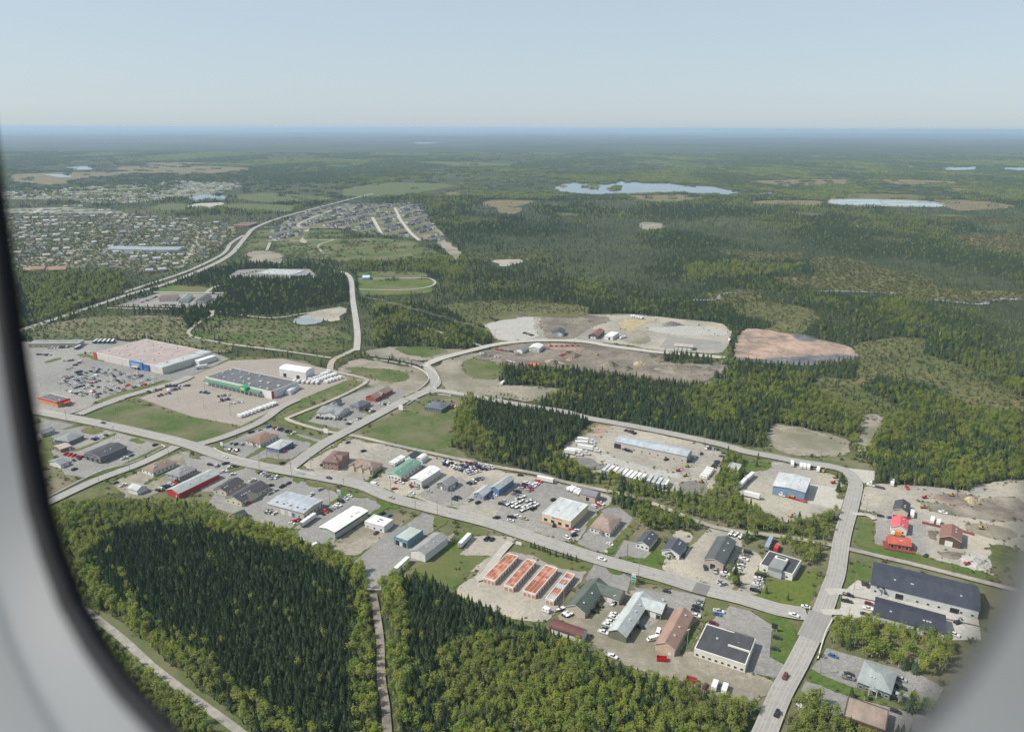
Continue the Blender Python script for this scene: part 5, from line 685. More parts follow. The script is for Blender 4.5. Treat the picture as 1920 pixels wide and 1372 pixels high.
D['CARS'] = [
 [(-135.9,511.9),(-131.1,509.8),'sedan','dark','driving on the main street before the brown roofed restaurant'],
 [(-178.7,539.5),(-175.6,543.1),'suv','black','turning at the main street junction'],
 [(-226.3,548.0),(-220.9,545.3),'sedan','white','driving on the main street near the reddish restaurant'],
 [(-359.7,620.0),(-352.0,616.4),'sedan','dark','driving on the main street beside the empty meadow'],
 [(-84.8,480.8),(-80.4,478.5),'sedan','silver','driving on the main street before the green metal roof'],
 [(54.5,401.6),(57.7,399.6),'pickup','white','driving on the main street by the small roadside spruces'],
 [(151.5,347.1),(153.9,345.7),'pickup','white','waiting at the crossroads near the lawn'],
 [(160.8,354.8),(158.3,356.0),'sedan','white','turning into the main street at the crossroads'],
 [(130.6,299.5),(128.7,296.8),'suv','maroon','driving down the right-hand road'],
 [(118.7,275.5),(117.0,273.1),'suv','black','driving at the bottom of the right-hand road'],
 [(189.2,366.7),(191.6,365.4),'pickup','black','parked at the entrance of the long navy hall'],
 [(186.0,361.0),(189.2,359.8),'pickup','dark','parked beside the black pickup at the hall entrance'],
 [(202.8,378.5),(201.6,374.5),'sedan','dark','parked by the left end of the very long hall'],
 [(204.6,376.5),(203.7,373.2),'suv','dark','parked against the left end of the very long hall'],
 [(197.2,358.6),(199.9,357.4),'suv','maroon','parked at the left of the shorter navy hall'],
 [(194.5,354.4),(197.3,353.2),'pickup','white','parked at the left of the shorter navy hall'],
 [(190.9,349.6),(193.7,348.5),'sedan','dark','parked below the white pickup by the shorter hall'],
 [(229.3,332.4),(231.2,331.0),'pickup','white','parked at the right end of the shorter navy hall'],
 [(137.0,329.2),(139.3,328.1),'suv','dark','on the grassy corner lot by the crossroads'],
 [(132.7,320.3),(135.0,319.3),'sedan','dark','on the corner lot nearest the right-hand road'],
 [(159.9,315.4),(162.2,313.9),'sedan','blue','alone on the lot of the grey hip-roofed clinic'],
 [(173.0,278.1),(175.1,276.9),'sedan','dark','beside the brown flat-roofed building'],
 [(107.0,340.9),(109.2,339.8),'suv','maroon','behind the wide black-roofed building'],
 [(112.4,351.2),(114.5,350.4),'pickup','white','on the grass edge north of the wide black roof'],
 [(111.0,348.7),(112.8,347.9),'sedan','blue','next to the white pickup on the grass edge'],
 [(98.9,347.4),(100.8,346.6),'pickup','white','at the upper right of the brown shingle roof'],
 [(83.7,359.2),(83.5,355.7),'suv','silver','at the right end of the pale L-shaped garage'],
 [(67.2,337.7),(69.3,336.8),'pickup','black','in the bay yard of the pale L-shaped garage'],
 [(76.3,332.9),(74.8,329.1),'van','white','by the left wall of the brown shingle building'],
 [(72.2,327.7),(69.6,326.8),'van','white','nose out beside the other white van'],
 [(87.8,369.7),(89.5,369.0),'sedan','dark','on the street lot before the pale L-shaped garage'],
 [(91.2,293.7),(92.3,295.3),'sedan','maroon','beside two white campers at the wood edge'],
 [(50.2,314.4),(52.3,313.0),'pickup','white','half hidden at the wood edge below the junk row'],
 [(56.6,358.6),(58.7,361.2),'pickup','white','by the green workshop bay door'],
 [(59.0,363.4),(60.4,365.7),'suv','black','at the end of the green-roofed wing'],
 [(45.4,351.0),(47.1,350.4),'sedan','black','in the bay yard of the green-roofed workshop'],
 [(115.5,393.9),(115.3,389.8),'suv','dark','before the garage front of the dark green workshop'],
 [(119.7,393.7),(119.3,389.9),'pickup','silver','before the open bay of the dark green workshop'],
 [(105.8,407.9),(104.7,405.2),'sedan','dark','beside the white house with the fenced pen'],
 [(112.5,351.0),(114.4,350.4),'pickup','white','on the corner lot by the main street bend'],
 [(28.1,444.2),(28.9,448.0),'suv','black','before the cream dealership front'],
 [(38.5,441.2),(40.2,440.0),'sedan','red','at the right corner of the cream dealership'],
 [(41.5,436.7),(43.8,438.2),'pickup','white','on the verge right of the cream dealership'],
 [(40.5,431.6),(42.7,432.8),'suv','black','below the white pickup on that verge'],
 [(35.7,428.4),(37.4,426.3),'suv','white','at the street edge before the cream dealership'],
 [(29.3,480.1),(30.7,481.5),'suv','black','at the left wall of the cream dealership'],
 [(62.0,420.7),(63.6,419.6),'sedan','white','alone on the lot of the brown hip-roofed clinic'],
 [(-23.4,475.5),(-21.5,477.6),'suv','black','before the pale-roofed front office'],
 [(-29.2,479.6),(-27.4,481.8),'pickup','silver','left of the pale-roofed front office'],
 [(-15.7,483.3),(-13.4,482.6),'pickup','blue','beside the blue workshop'],
 [(-12.3,486.9),(-10.8,486.2),'sedan','white','between the blue workshop wings'],
 [(-7.2,473.5),(-5.2,472.8),'suv','black','at the edge of the boat dealer lot'],
 [(-4.6,477.0),(-2.6,476.3),'suv','silver','at the upper edge of the boat dealer lot'],
 [(15.0,466.8),(16.7,468.9),'pickup','black','right of the boats on the dealer lot'],
 [(-10.1,453.8),(-7.6,455.4),'pickup','dark','at the street corner of the boat dealer lot'],
 [(0.1,454.8),(3.2,454.2),'pickup','black','in the front row of the boat dealer lot'],
 [(3.9,456.1),(6.4,455.2),'pickup','white','in the front row of the boat dealer lot'],
 [(8.3,452.9),(10.2,451.9),'pickup','tan','at the right of the front row of boats'],
 [(-0.6,450.3),(2.6,449.7),'sedan','white','foremost by the street on the boat dealer lot'],
 [(-15.5,426.5),(-14.4,428.3),'pickup','black','on the dirt lot across from the dealership'],
 [(-12.4,425.7),(-11.4,427.7),'suv','black','next to the black pickup on the dirt lot'],
 [(6.7,519.4),(9.2,519.1),'sedan','black','on the back lane above the boat dealer lot'],
 [(-85.4,510.3),(-83.2,512.7),'sedan','maroon','before the green metal roofed showroom'],
 [(-81.9,505.9),(-79.4,505.2),'pickup','white','before the green roofed showroom by the street'],
 [(-79.6,509.2),(-78.0,510.4),'suv','maroon','beside the white pickup before the green roof'],
 [(-85.0,496.4),(-83.1,497.2),'sedan','red','on the verge before the green metal roof'],
 [(-74.3,503.4),(-72.9,500.3),'suv','maroon','before the white roofed workshop, left'],
 [(-69.8,501.1),(-68.5,498.8),'suv','silver','before the white roofed workshop, middle'],
 [(-63.3,501.6),(-61.1,503.5),'sedan','dark','before the white roofed workshop, right'],
 [(-72.1,489.1),(-69.6,488.1),'pickup','white','on the verge before the white roofed workshop'],
 [(-59.6,492.6),(-57.1,491.4),'sedan','silver','left of the grey gabled house lot'],
 [(-40.0,480.0),(-37.6,478.6),'suv','dark','at the right of the grey gabled house lot'],
 [(-38.1,482.8),(-36.1,481.7),'pickup','dark','upper one at the right of the grey house lot'],
 [(-102.8,516.1),(-101.8,518.2),'suv','black','right of the light brown roofed restaurant'],
 [(-100.6,503.2),(-96.9,501.7),'van','white','on the verge left of the green metal roof'],
 [(-136.1,580.6),(-134.9,582.6),'sedan','black','alone behind the brick inn'],
 [(-119.8,563.0),(-118.2,564.3),'suv','black','alone on the empty lot behind the restaurants'],
 [(-146.8,536.7),(-145.8,538.8),'suv','black','at the front corner of the brick inn'],
 [(-82.3,456.5),(-81.2,457.9),'sedan','blue','behind the square white office'],
 [(-87.5,459.4),(-86.7,460.4),'suv','black','at the rear of the square white office'],
 [(-87.4,433.4),(-86.6,435.2),'sedan','dark','on bare dirt before the square white office'],
 [(-123.0,418.1),(-121.2,420.4),'van','white','at the wood edge below the long white-roofed warehouse'],
 [(-138.3,494.4),(-137.0,496.2),'suv','silver','on the street lot of the blue-grey workshop'],
 [(-142.7,486.2),(-142.3,487.2),'pickup','white','behind the blue-grey workshop roof'],
 [(-141.6,452.1),(-139.4,451.1),'suv','dark','at the near corner of the blue-grey workshop'],
 [(-143.9,447.9),(-142.2,448.5),'pickup','red','below the blue-grey workshop by the trailer'],
 [(-145.1,445.4),(-143.0,444.7),'sedan','white','next to the red pickup below the workshop'],
 [(-191.8,508.8),(-190.2,510.4),'pickup','white','left before the black cross-gabled building'],
 [(-185.9,505.7),(-183.6,505.0),'sedan','silver','before the black cross-gabled building'],
 [(-175.8,500.4),(-174.5,501.2),'suv','black','at the street end of the black cross-gabled roof'],
 [(-183.8,476.2),(-182.2,477.6),'sedan','red','at the rear of the black cross-gabled building'],
 [(-233.5,535.6),(-231.0,534.8),'suv','dark','before the red building by the street'],
 [(-227.8,533.9),(-228.0,537.4),'van','silver','before the red building, second'],
 [(-222.3,538.0),(-220.5,539.2),'pickup','black','on the verge lot before the cream buildings'],
 [(-216.6,530.3),(-215.2,531.5),'suv','white','on the lot before the smaller cream building'],
 [(-213.7,532.4),(-211.6,532.4),'pickup','dark','on the verge of the cream buildings'],
 [(-218.7,523.1),(-216.9,523.9),'pickup','white','right of the red building end'],
 [(-210.0,518.7),(-208.6,519.9),'suv','white','nearest the smaller cream building'],
 [(-184.3,563.8),(-182.9,565.1),'sedan','red','beside the blue-walled shop'],
 [(-180.4,572.3),(-179.7,574.6),'suv','dark','at the right wall of the blue-walled shop'],
 [(-305.6,547.3),(-304.3,549.1),'pickup','white','beside the long slate garage'],
 [(-302.6,552.7),(-302.0,554.6),'sedan','black','beside the long slate garage, right one'],
 [(-293.2,573.5),(-292.1,575.4),'suv','black','at the tip of the slate garage lot'],
 [(-333.7,526.7),(-332.8,528.8),'suv','black','on gravel behind the slate garage'],
 [(152.8,560.3),(154.4,564.0),'suv','black','alone at the right of the truck depot'],
 [(144.2,552.9),(145.9,552.0),'sedan','white','at the right end of the truck depot'],
 [(140.2,544.8),(143.3,543.9),'pickup','blue','below the right end of the truck depot'],
 [(121.4,551.4),(122.8,552.7),'suv','black','midway before the truck depot'],
 [(91.8,570.7),(95.1,569.2),'pickup','dark','at the left before the truck depot'],
 [(94.8,565.0),(97.7,563.5),'pickup','black','at the left before the truck depot, lower one'],
 [(249.8,458.2),(251.5,457.6),'sedan','black','on the drive of the pinkish-red roofed house'],
 [(255.3,456.3),(257.4,456.7),'sedan','blue','against the fence by the beige house'],
 [(288.7,500.5),(288.1,497.7),'pickup','red','at the back of the contractor yard'],
 [(294.7,463.2),(296.6,461.8),'pickup','white','out in the muddy contractor yard'],
 [(254.7,408.7),(256.4,410.1),'sedan','dark','at the edge of the lawn below the red house'],
 [(-96.1,808.2),(-93.3,811.2),'suv','dark','driving at the upper junction'],
 [(-98.1,787.6),(-96.1,780.5),'sedan','black','stopped at the upper junction'],
 [(-91.1,684.1),(-89.3,683.1),'sedan','silver','left of the dark slate clinic'],
 [(-55.2,669.1),(-52.3,672.2),'pickup','red','right of the dark slate clinic'],
 [(-52.7,666.2),(-51.0,669.2),'suv','white','right of the dark slate clinic, nearer'],
 [(-622.4,976.3),(-619.0,991.0),'suv','black','driving on the far highway at left'],
 [(-607.6,1026.9),(-606.4,1042.9),'suv','dark','driving on the far highway below the trees'],
 [(-586.0,1610.3),(-597.8,1655.5),'suv','black','driving on the far highway bend'],
]
# ------------------------------------------------------------------ helpers
def tag(o, label=None, cat=None, group=None, kind=None):
    if label: o['label'] = label
    if cat: o['category'] = cat
    if group: o['group'] = group
    if kind: o['kind'] = kind
    return o
def link(name, data, parent=None):
    o = bpy.data.objects.new(name, data); COL.objects.link(o)
    if parent is not None: o.parent = parent
    return o
def empty(name, x, y, z, rz=0.0):
    o = link(name, None); o.location = (x, y, z); o.rotation_euler = (0, 0, rz); o.empty_display_size = 0.5
    return o
class MB:
    def __init__(s): s.v = []; s.f = []; s.m = []
    def quad(s, a, b, c, d, m=0):
        n = len(s.v); s.v += [a, b, c, d]; s.f.append((n, n+1, n+2, n+3)); s.m.append(m)
    def tri(s, a, b, c, m=0):
        n = len(s.v); s.v += [a, b, c]; s.f.append((n, n+1, n+2)); s.m.append(m)
    def box(s, x0, x1, y0, y1, z0, z1, m=0):
        n = len(s.v)
        s.v += [(x0,y0,z0),(x1,y0,z0),(x1,y1,z0),(x0,y1,z0),(x0,y0,z1),(x1,y0,z1),(x1,y1,z1),(x0,y1,z1)]
        for f in ((0,3,2,1),(4,5,6,7),(0,1,5,4),(1,2,6,5),(2,3,7,6),(3,0,4,7)):
            s.f.append(tuple(n+i for i in f)); s.m.append(m)
    def prism(s, prof, y0, y1, m=0):       # profile in xz, extruded along y
        n = len(s.v); k = len(prof)
        s.v += [(x, y0, z) for x, z in prof] + [(x, y1, z) for x, z in prof]
        s.f.append(tuple(n+i for i in range(k))); s.m.append(m)
        s.f.append(tuple(n+2*k-1-i for i in range(k))); s.m.append(m)
        for i in range(k):
            j = (i+1) % k; s.f.append((n+j, n+i, n+k+i, n+k+j)); s.m.append(m)
    def cyl(s, p, q, r, n=8, r2=None, m=0):
        p = Vector(p); q = Vector(q); r2 = r if r2 is None else r2
        d = (q-p).normalized(); a = d.orthogonal().normalized(); b = d.cross(a); k = len(s.v)
        for c, rr in ((p, r), (q, r2)):
            for i in range(n):
                t = 2*math.pi*i/n; s.v.append(tuple(c + a*(rr*math.cos(t)) + b*(rr*math.sin(t))))
        for i in range(n):
            j = (i+1) % n; s.f.append((k+i, k+j, k+n+j, k+n+i)); s.m.append(m)
        s.f.append(tuple(k+n-1-i for i in range(n))); s.m.append(m); s.f.append(tuple(k+n+i for i in range(n))); s.m.append(m)
    def mesh(s, name, mats, smooth=False):
        me = bpy.data.meshes.new(name); me.from_pydata(s.v, [], s.f)
        for m in (mats if isinstance(mats, (list, tuple)) else [mats]): me.materials.append(M(m) if isinstance(m, str) else m)
        if any(s.m): me.polygons.foreach_set('material_index', s.m)
        if smooth: me.polygons.foreach_set('use_smooth', [True]*len(me.polygons))
        me.update(); return me
    def build(s, name, mats, parent=None, smooth=False): return link(name, s.mesh(name, mats, smooth), parent)
# ------------------------------------------------------------------ materials
MATS = {}
def newmat(name):
    m = bpy.data.materials.new(name); m.use_nodes = True; m.node_tree.nodes.clear(); return m, m.node_tree
def ground_mat(name, cols, scales, rough=0.95, bump=0.0, tracks=None, lanes=None):
    """three-scale noise between listed base colours, world metres"""
    m, t = newmat(name); N = t.nodes; L = t.links
    tc = N.new('ShaderNodeTexCoord'); prev = None
    for i, (c, sc) in enumerate(zip(cols[1:], scales)):
        nz = N.new('ShaderNodeTexNoise'); nz.inputs['Scale'].default_value = sc; nz.inputs['Detail'].default_value = 6; nz.inputs['Roughness'].default_value = 0.65
        mp = N.new('ShaderNodeMapping'); mp.inputs['Location'].default_value = (37*i, 11*i, 0)
        L.new(tc.outputs['Object'], mp.inputs[0]); L.new(mp.outputs[0], nz.inputs['Vector'])
        rp = N.new('ShaderNodeValToRGB'); rp.color_ramp.elements[0].position = 0.42; rp.color_ramp.elements[1].position = 0.62
        L.new(nz.outputs[0], rp.inputs[0])
        mx = N.new('ShaderNodeMix'); mx.data_type = 'RGBA'
        L.new(rp.outputs[0], mx.inputs[0])
        if prev is None: mx.inputs[6].default_value = (*cols[0], 1)
        else: L.new(prev, mx.inputs[6])
        mx.inputs[7].default_value = (*c, 1); prev = mx.outputs[2]
    if tracks:
        wv = N.new('ShaderNodeTexNoise'); wv.inputs['Scale'].default_value = 0.12; wv.inputs['Detail'].default_value = 3; wv.inputs['Distortion'].default_value = 2.5
        L.new(tc.outputs['Object'], wv.inputs['Vector'])
        rp = N.new('ShaderNodeValToRGB'); e = rp.color_ramp.elements; e[0].position = 0.46; e[0].color = (0,0,0,1); e[1].position = 0.54; e[1].color = (0,0,0,1)
        k = e.new(0.5); k.color = (0.8,0.8,0.8,1)
        L.new(wv.outputs[0], rp.inputs[0]); mx = N.new('ShaderNodeMix'); mx.data_type = 'RGBA'
        L.new(rp.outputs[0], mx.inputs[0]); L.new(prev, mx.inputs[6]); mx.inputs[7].default_value = (*tracks, 1); prev = mx.outputs[2]
    if lanes:      # wheel tracks polished into each lane, dusty edges (uv runs across the road)
        uv = N.new('ShaderNodeUVMap'); sx = N.new('ShaderNodeSeparateXYZ'); L.new(uv.outputs[0], sx.inputs[0])
        rp = N.new('ShaderNodeValToRGB'); e = rp.color_ramp.elements; e[0].position = 0.0; e[0].color = (1,1,1,1); e[1].position = 1.0; e[1].color = (1,1,1,1)
        for ps, v in ((.07,.35),(.17,.15),(.24,.75),(.31,.1),(.39,.75),(.46,.1),(.5,.3),(.54,.1),(.61,.75),(.69,.1),(.76,.75),(.83,.15),(.93,.35)):
            k = e.new(ps); k.color = (v,v,v,1)
        L.new(sx.outputs[0], rp.inputs[0]); nz = N.new('ShaderNodeTexNoise'); nz.inputs['Scale'].default_value = .03; nz.inputs['Detail'].default_value = 5; L.new(tc.outputs['Object'], nz.inputs['Vector'])
        ml = N.new('ShaderNodeMath'); ml.operation = 'MULTIPLY'; L.new(rp.outputs[0], ml.inputs[0]); L.new(nz.outputs[0], ml.inputs[1])
        mx = N.new('ShaderNodeMix'); mx.data_type = 'RGBA'; L.new(ml.outputs[0], mx.inputs[0]); L.new(prev, mx.inputs[6]); mx.inputs[7].default_value = (*lanes, 1); prev = mx.outputs[2]
    b = N.new('ShaderNodeBsdfPrincipled'); b.inputs['Roughness'].default_value = rough; b.inputs['Specular IOR Level'].default_value = 0.15
    L.new(prev, b.inputs['Base Color'])
    if bump:
        bn = N.new('ShaderNodeTexNoise'); bn.inputs['Scale'].default_value = bump; bn.inputs['Detail'].default_value = 4
        L.new(tc.outputs['Object'], bn.inputs['Vector'])
        bp = N.new('ShaderNodeBump'); bp.inputs['Strength'].default_value = 0.6; bp.inputs['Distance'].default_value = 0.5
        L.new(bn.outputs[0], bp.inputs['Height']); L.new(bp.outputs[0], b.inputs['Normal'])
    o = N.new('ShaderNodeOutputMaterial'); L.new(b.outputs[0], o.inputs[0]); MATS[name] = m; return m
G_ = ground_mat
G_('terrain', [(.044,.056,.022), (.066,.076,.032), (.100,.096,.046), (.030,.046,.020), (.024,.036,.018)], (.006,.0015,.03,.0007))
G_('suburb', [(.13,.145,.075), (.17,.165,.11), (.10,.125,.05), (.21,.20,.165)], (.03,.1,.02))
G_('scrub', [(.085,.100,.040), (.120,.120,.056), (.062,.086,.028), (.16,.145,.095)], (.05,.25,.02))
G_('meadow', [(.060,.094,.026), (.094,.112,.040), (.046,.080,.018), (.125,.120,.068)], (.05,.25,.02))
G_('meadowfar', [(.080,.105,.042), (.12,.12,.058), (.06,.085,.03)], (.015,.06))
G_('grass', [(.066,.108,.022), (.092,.122,.034), (.046,.086,.016), (.115,.115,.05)], (.06,.4,.02))
G_('yarddirt', [(.185,.162,.135), (.135,.118,.10), (.25,.22,.175), (.105,.09,.078)], (.06,.3,.025), tracks=(.12,.105,.09))
G_('lawn', [(.080,.115,.024), (.098,.125,.030), (.125,.130,.032), (.065,.10,.02)], (.08,.12,.5))
G_('bog', [(.105,.105,.042), (.080,.090,.036), (.150,.128,.060), (.06,.078,.030)], (.03,.008,.12))
G_('tanbog', [(.19,.145,.085), (.13,.11,.06), (.10,.10,.05)], (.01,.05))
G_('asphalt', [(.218,.213,.202), (.268,.260,.242), (.160,.158,.152), (.30,.287,.262), (.185,.182,.175)], (.04,.35,.012,1.2), tracks=(.15,.148,.143))
G_('newasphalt', [(.15,.148,.142), (.17,.168,.16)], (.2,))
G_('warmlot', [(.265,.235,.205), (.30,.27,.235), (.225,.205,.182)], (.05,.5), tracks=(.21,.19,.17))
G_('concrete', [(.38,.36,.32), (.43,.41,.36), (.31,.30,.27)], (.06,.5))
G_('gravel', [(.255,.238,.208), (.31,.288,.248), (.20,.192,.175), (.36,.328,.265)], (.04,.25,.015), tracks=(.205,.197,.18))
G_('palegravel', [(.33,.322,.30), (.385,.372,.34), (.265,.26,.247)], (.06,.4))
G_('darkgravel', [(.15,.148,.14), (.21,.20,.185), (.12,.118,.11)], (.1,.5))
G_('dirt', [(.235,.212,.175), (.19,.172,.142), (.30,.272,.22), (.15,.145,.10)], (.05,.25,.02), tracks=(.165,.15,.125))
G_('roadway', [(.245,.238,.222), (.275,.267,.247), (.21,.206,.195)], (.05,.4), lanes=(.40,.385,.35))
G_('asphalt2', [(.195,.192,.184), (.225,.22,.208)], (.1,), lanes=(.30,.29,.27))
G_('paleroad', [(.33,.315,.285), (.37,.355,.32), (.28,.27,.25)], (.05,.4), lanes=(.46,.44,.39))
G_('mud', [(.14,.122,.10), (.19,.168,.14), (.10,.088,.072), (.26,.235,.195)], (.07,.3,.03))
G_('sandy', [(.40,.335,.21), (.32,.27,.17), (.22,.19,.115)], (.08,.3))
G_('pinkdirt', [(.34,.235,.175), (.27,.19,.145), (.40,.30,.235), (.14,.12,.105)], (.06,.3,.025))
G_('bluerock', [(.11,.115,.13), (.17,.175,.19), (.075,.08,.09)], (.2,.05))
G_('kerbstone', [(.50,.48,.43), (.42,.40,.36)], (.3,))
def paint(name, col, rough=0.6, var=0.12, scale=0.6, metal=0.0, ribs=None, spec=0.3):
    m, t = newmat(name); N = t.nodes; L = t.links
    tc = N.new('ShaderNodeTexCoord'); nz = N.new('ShaderNodeTexNoise'); nz.inputs['Scale'].default_value = scale; nz.inputs['Detail'].default_value = 8; nz.inputs['Roughness'].default_value = .7
    mp = N.new('ShaderNodeMapping'); mp.inputs['Scale'].default_value = (1.0, .35, 1.6) if scale < 1 else (1,1,1); L.new(tc.outputs['Object'], mp.inputs[0]); L.new(mp.outputs[0], nz.inputs['Vector'])
    rp = N.new('ShaderNodeValToRGB'); e = rp.color_ramp.elements
    e[0].position = 0.32; e[1].position = 0.68
    e[0].color = (*[c*(1-var) for c in col], 1); e[1].color = (*[min(1, c*(1+var)) for c in col], 1)
    L.new(nz.outputs[0], rp.inputs[0])
    b = N.new('ShaderNodeBsdfPrincipled'); b.inputs['Roughness'].default_value = rough; b.inputs['Metallic'].default_value = metal; b.inputs['Specular IOR Level'].default_value = spec
    L.new(rp.outputs[0], b.inputs['Base Color'])
    o = N.new('ShaderNodeOutputMaterial'); L.new(b.outputs[0], o.inputs[0]); MATS[name] = m; return m
PAL = dict(white=(0.576,0.576,0.560), whitewall=(0.560,0.560,0.536), cream=(0.496,0.480,0.440), creamy=(0.496,0.464,0.352), creamfront=(0.528,0.448,0.304), creamgrey=(0.416,0.392,0.352), creamwhite=(0.560,0.544,0.480),
 palegreen=(0.320,0.344,0.320), palewall=(0.448,0.456,0.448), tan=(0.368,0.320,0.264), tanwall=(0.440,0.344,0.264), beige=(0.464,0.392,0.304), stone=(0.416,0.360,0.304), brick=(0.306,0.198,0.153), brickgrey=(0.300,0.270,0.250), brown=(0.200,0.140,0.100), darkbrown=(0.100,0.068,0.050),
 red=(0.416,0.036,0.048), redwall=(0.300,0.070,0.055), orange=(.46,.25,.11), slate=(0.125,0.135,0.155), grey=(0.342,0.351,0.360), greywall=(0.320,0.336,0.344), darkgrey=(0.160,0.165,0.170), charwall=(0.090,0.085,0.085), teal=(0.100,0.200,0.240), blue=(0.090,0.171,0.297), bluegreywall=(0.216,0.270,0.324), steelblue=(0.144,0.234,0.324), lightblue=(0.336,0.480,0.544), darkgreen=(0.070,0.110,0.090), darkolive=(0.140,0.140,0.100),
 pinkroof=(.30,.25,.232), darkroof=(0.100,0.105,0.115), greyroof=(0.190,0.200,0.205), greymetal=(0.297,0.315,0.315), darkgreymetal=(0.220,0.220,0.215), blackroof=(0.055,0.057,0.062), blackblue=(0.060,0.066,0.080), charcoal=(0.075,0.085,0.085), slateroof=(0.100,0.115,0.135), brownroof=(0.200,0.155,0.125), brownroof2=(0.240,0.185,0.150), brownred=(0.150,0.095,0.085), brownred2=(0.190,0.100,0.080), redbrownroof=(.19,.12,.095), brownpink=(.245,.16,.125), brownflat=(0.255,0.200,0.165), redroof=(0.360,0.081,0.054), pinkred=(0.576,0.096,0.104), orangered=(0.560,0.120,0.064), rust=(.33,.118,.066), rust2=(.26,.088,.05), rust3=(.42,.20,.135), rustred=(.105,.042,.038), greenroof=(.11,.215,.165), darkgreenroof=(.075,.094,.080), tealroof=(.20,.265,.28), purpleroof=(0.150,0.145,0.170), navyroof=(.040,.045,.062), navyroof2=(.034,.038,.052), sagegrey=(0.240,0.265,0.260), palegrey=(0.336,0.360,0.360), palegreenroof=(0.320,0.360,0.336), bluegrey=(.31,.34,.375), bluegrey2=(.31,.345,.37), palemetal=(0.400,0.416,0.424), whiteroof=(0.592,0.592,0.584), whiteroof2=(0.624,0.616,0.600), tanroof=(0.336,0.296,0.248), orangeroof=(.22,.145,.105),
 trim=(0.576,0.568,0.544), ventgrey=(0.440,0.440,0.432), canopygreen=(0.060,0.160,0.100), signgreen=(0.020,0.300,0.140), signyellow=(0.600,0.440,0.048), signred=(0.480,0.040,0.032), signblue=(0.064,0.176,0.384), wood=(0.200,0.150,0.100), pole=(0.250,0.215,0.175), galv=(0.360,0.368,0.368), rubber=(0.020,0.020,0.020), fencered=(0.200,0.050,0.045), whitepaint=(0.608,0.608,0.600), dark=(0.030,0.032,0.036), black=(0.012,0.012,0.014), silver=(0.336,0.344,0.352), greypaint=(0.160,0.165,0.170), bluepaint=(0.040,0.100,0.280), redpaint=(0.440,0.024,0.024), dullred=(0.324,0.063,0.054), maroon=(0.140,0.020,0.028), tanpaint=(0.336,0.280,0.192), yellowpaint=(.42,.27,.055), orangepaint=(0.560,0.176,0.032), greenpaint=(0.050,0.140,0.100))
for k, c in PAL.items():
    if k.endswith('paint') or k in ('dark','black','silver','dullred','maroon'): paint(k, c, 0.35, .04, 1.0, 0.0, spec=0.5)
    else: paint(k, c, 0.75 if 'roof' in k else 0.65, 0.26 if ('roof' in k or 'metal' in k or 'rust' in k or k in ('charcoal','sagegrey','palegrey','bluegrey','brownpink','brownflat','bluegrey2')) else .12, 0.22)
paint('glass', (.022,.028,.035), 0.12, .1, 1, spec=0.6); paint('blueglass', (.05,.12,.2), 0.2, .1, 1, spec=.6)
for nm, c, rgh in (('water', (.06,.085,.10), .07), ('pond', (.20,.22,.22), .15), ('lagoonwater', (.26,.38,.44), .10)):
    m, t = newmat(nm); b = t.nodes.new('ShaderNodeBsdfPrincipled'); b.inputs['Base Color'].default_value = (*c, 1); b.inputs['Roughness'].default_value = rgh; b.inputs['IOR'].default_value = 1.6
    nz = t.nodes.new('ShaderNodeTexNoise'); nz.inputs['Scale'].default_value = .3; bp = t.nodes.new('ShaderNodeBump'); bp.inputs['Strength'].default_value = .05
    t.links.new(nz.outputs[0], bp.inputs['Height']); t.links.new(bp.outputs[0], b.inputs['Normal'])
    o = t.nodes.new('ShaderNodeOutputMaterial'); t.links.new(b.outputs[0], o.inputs[0]); MATS[nm] = m
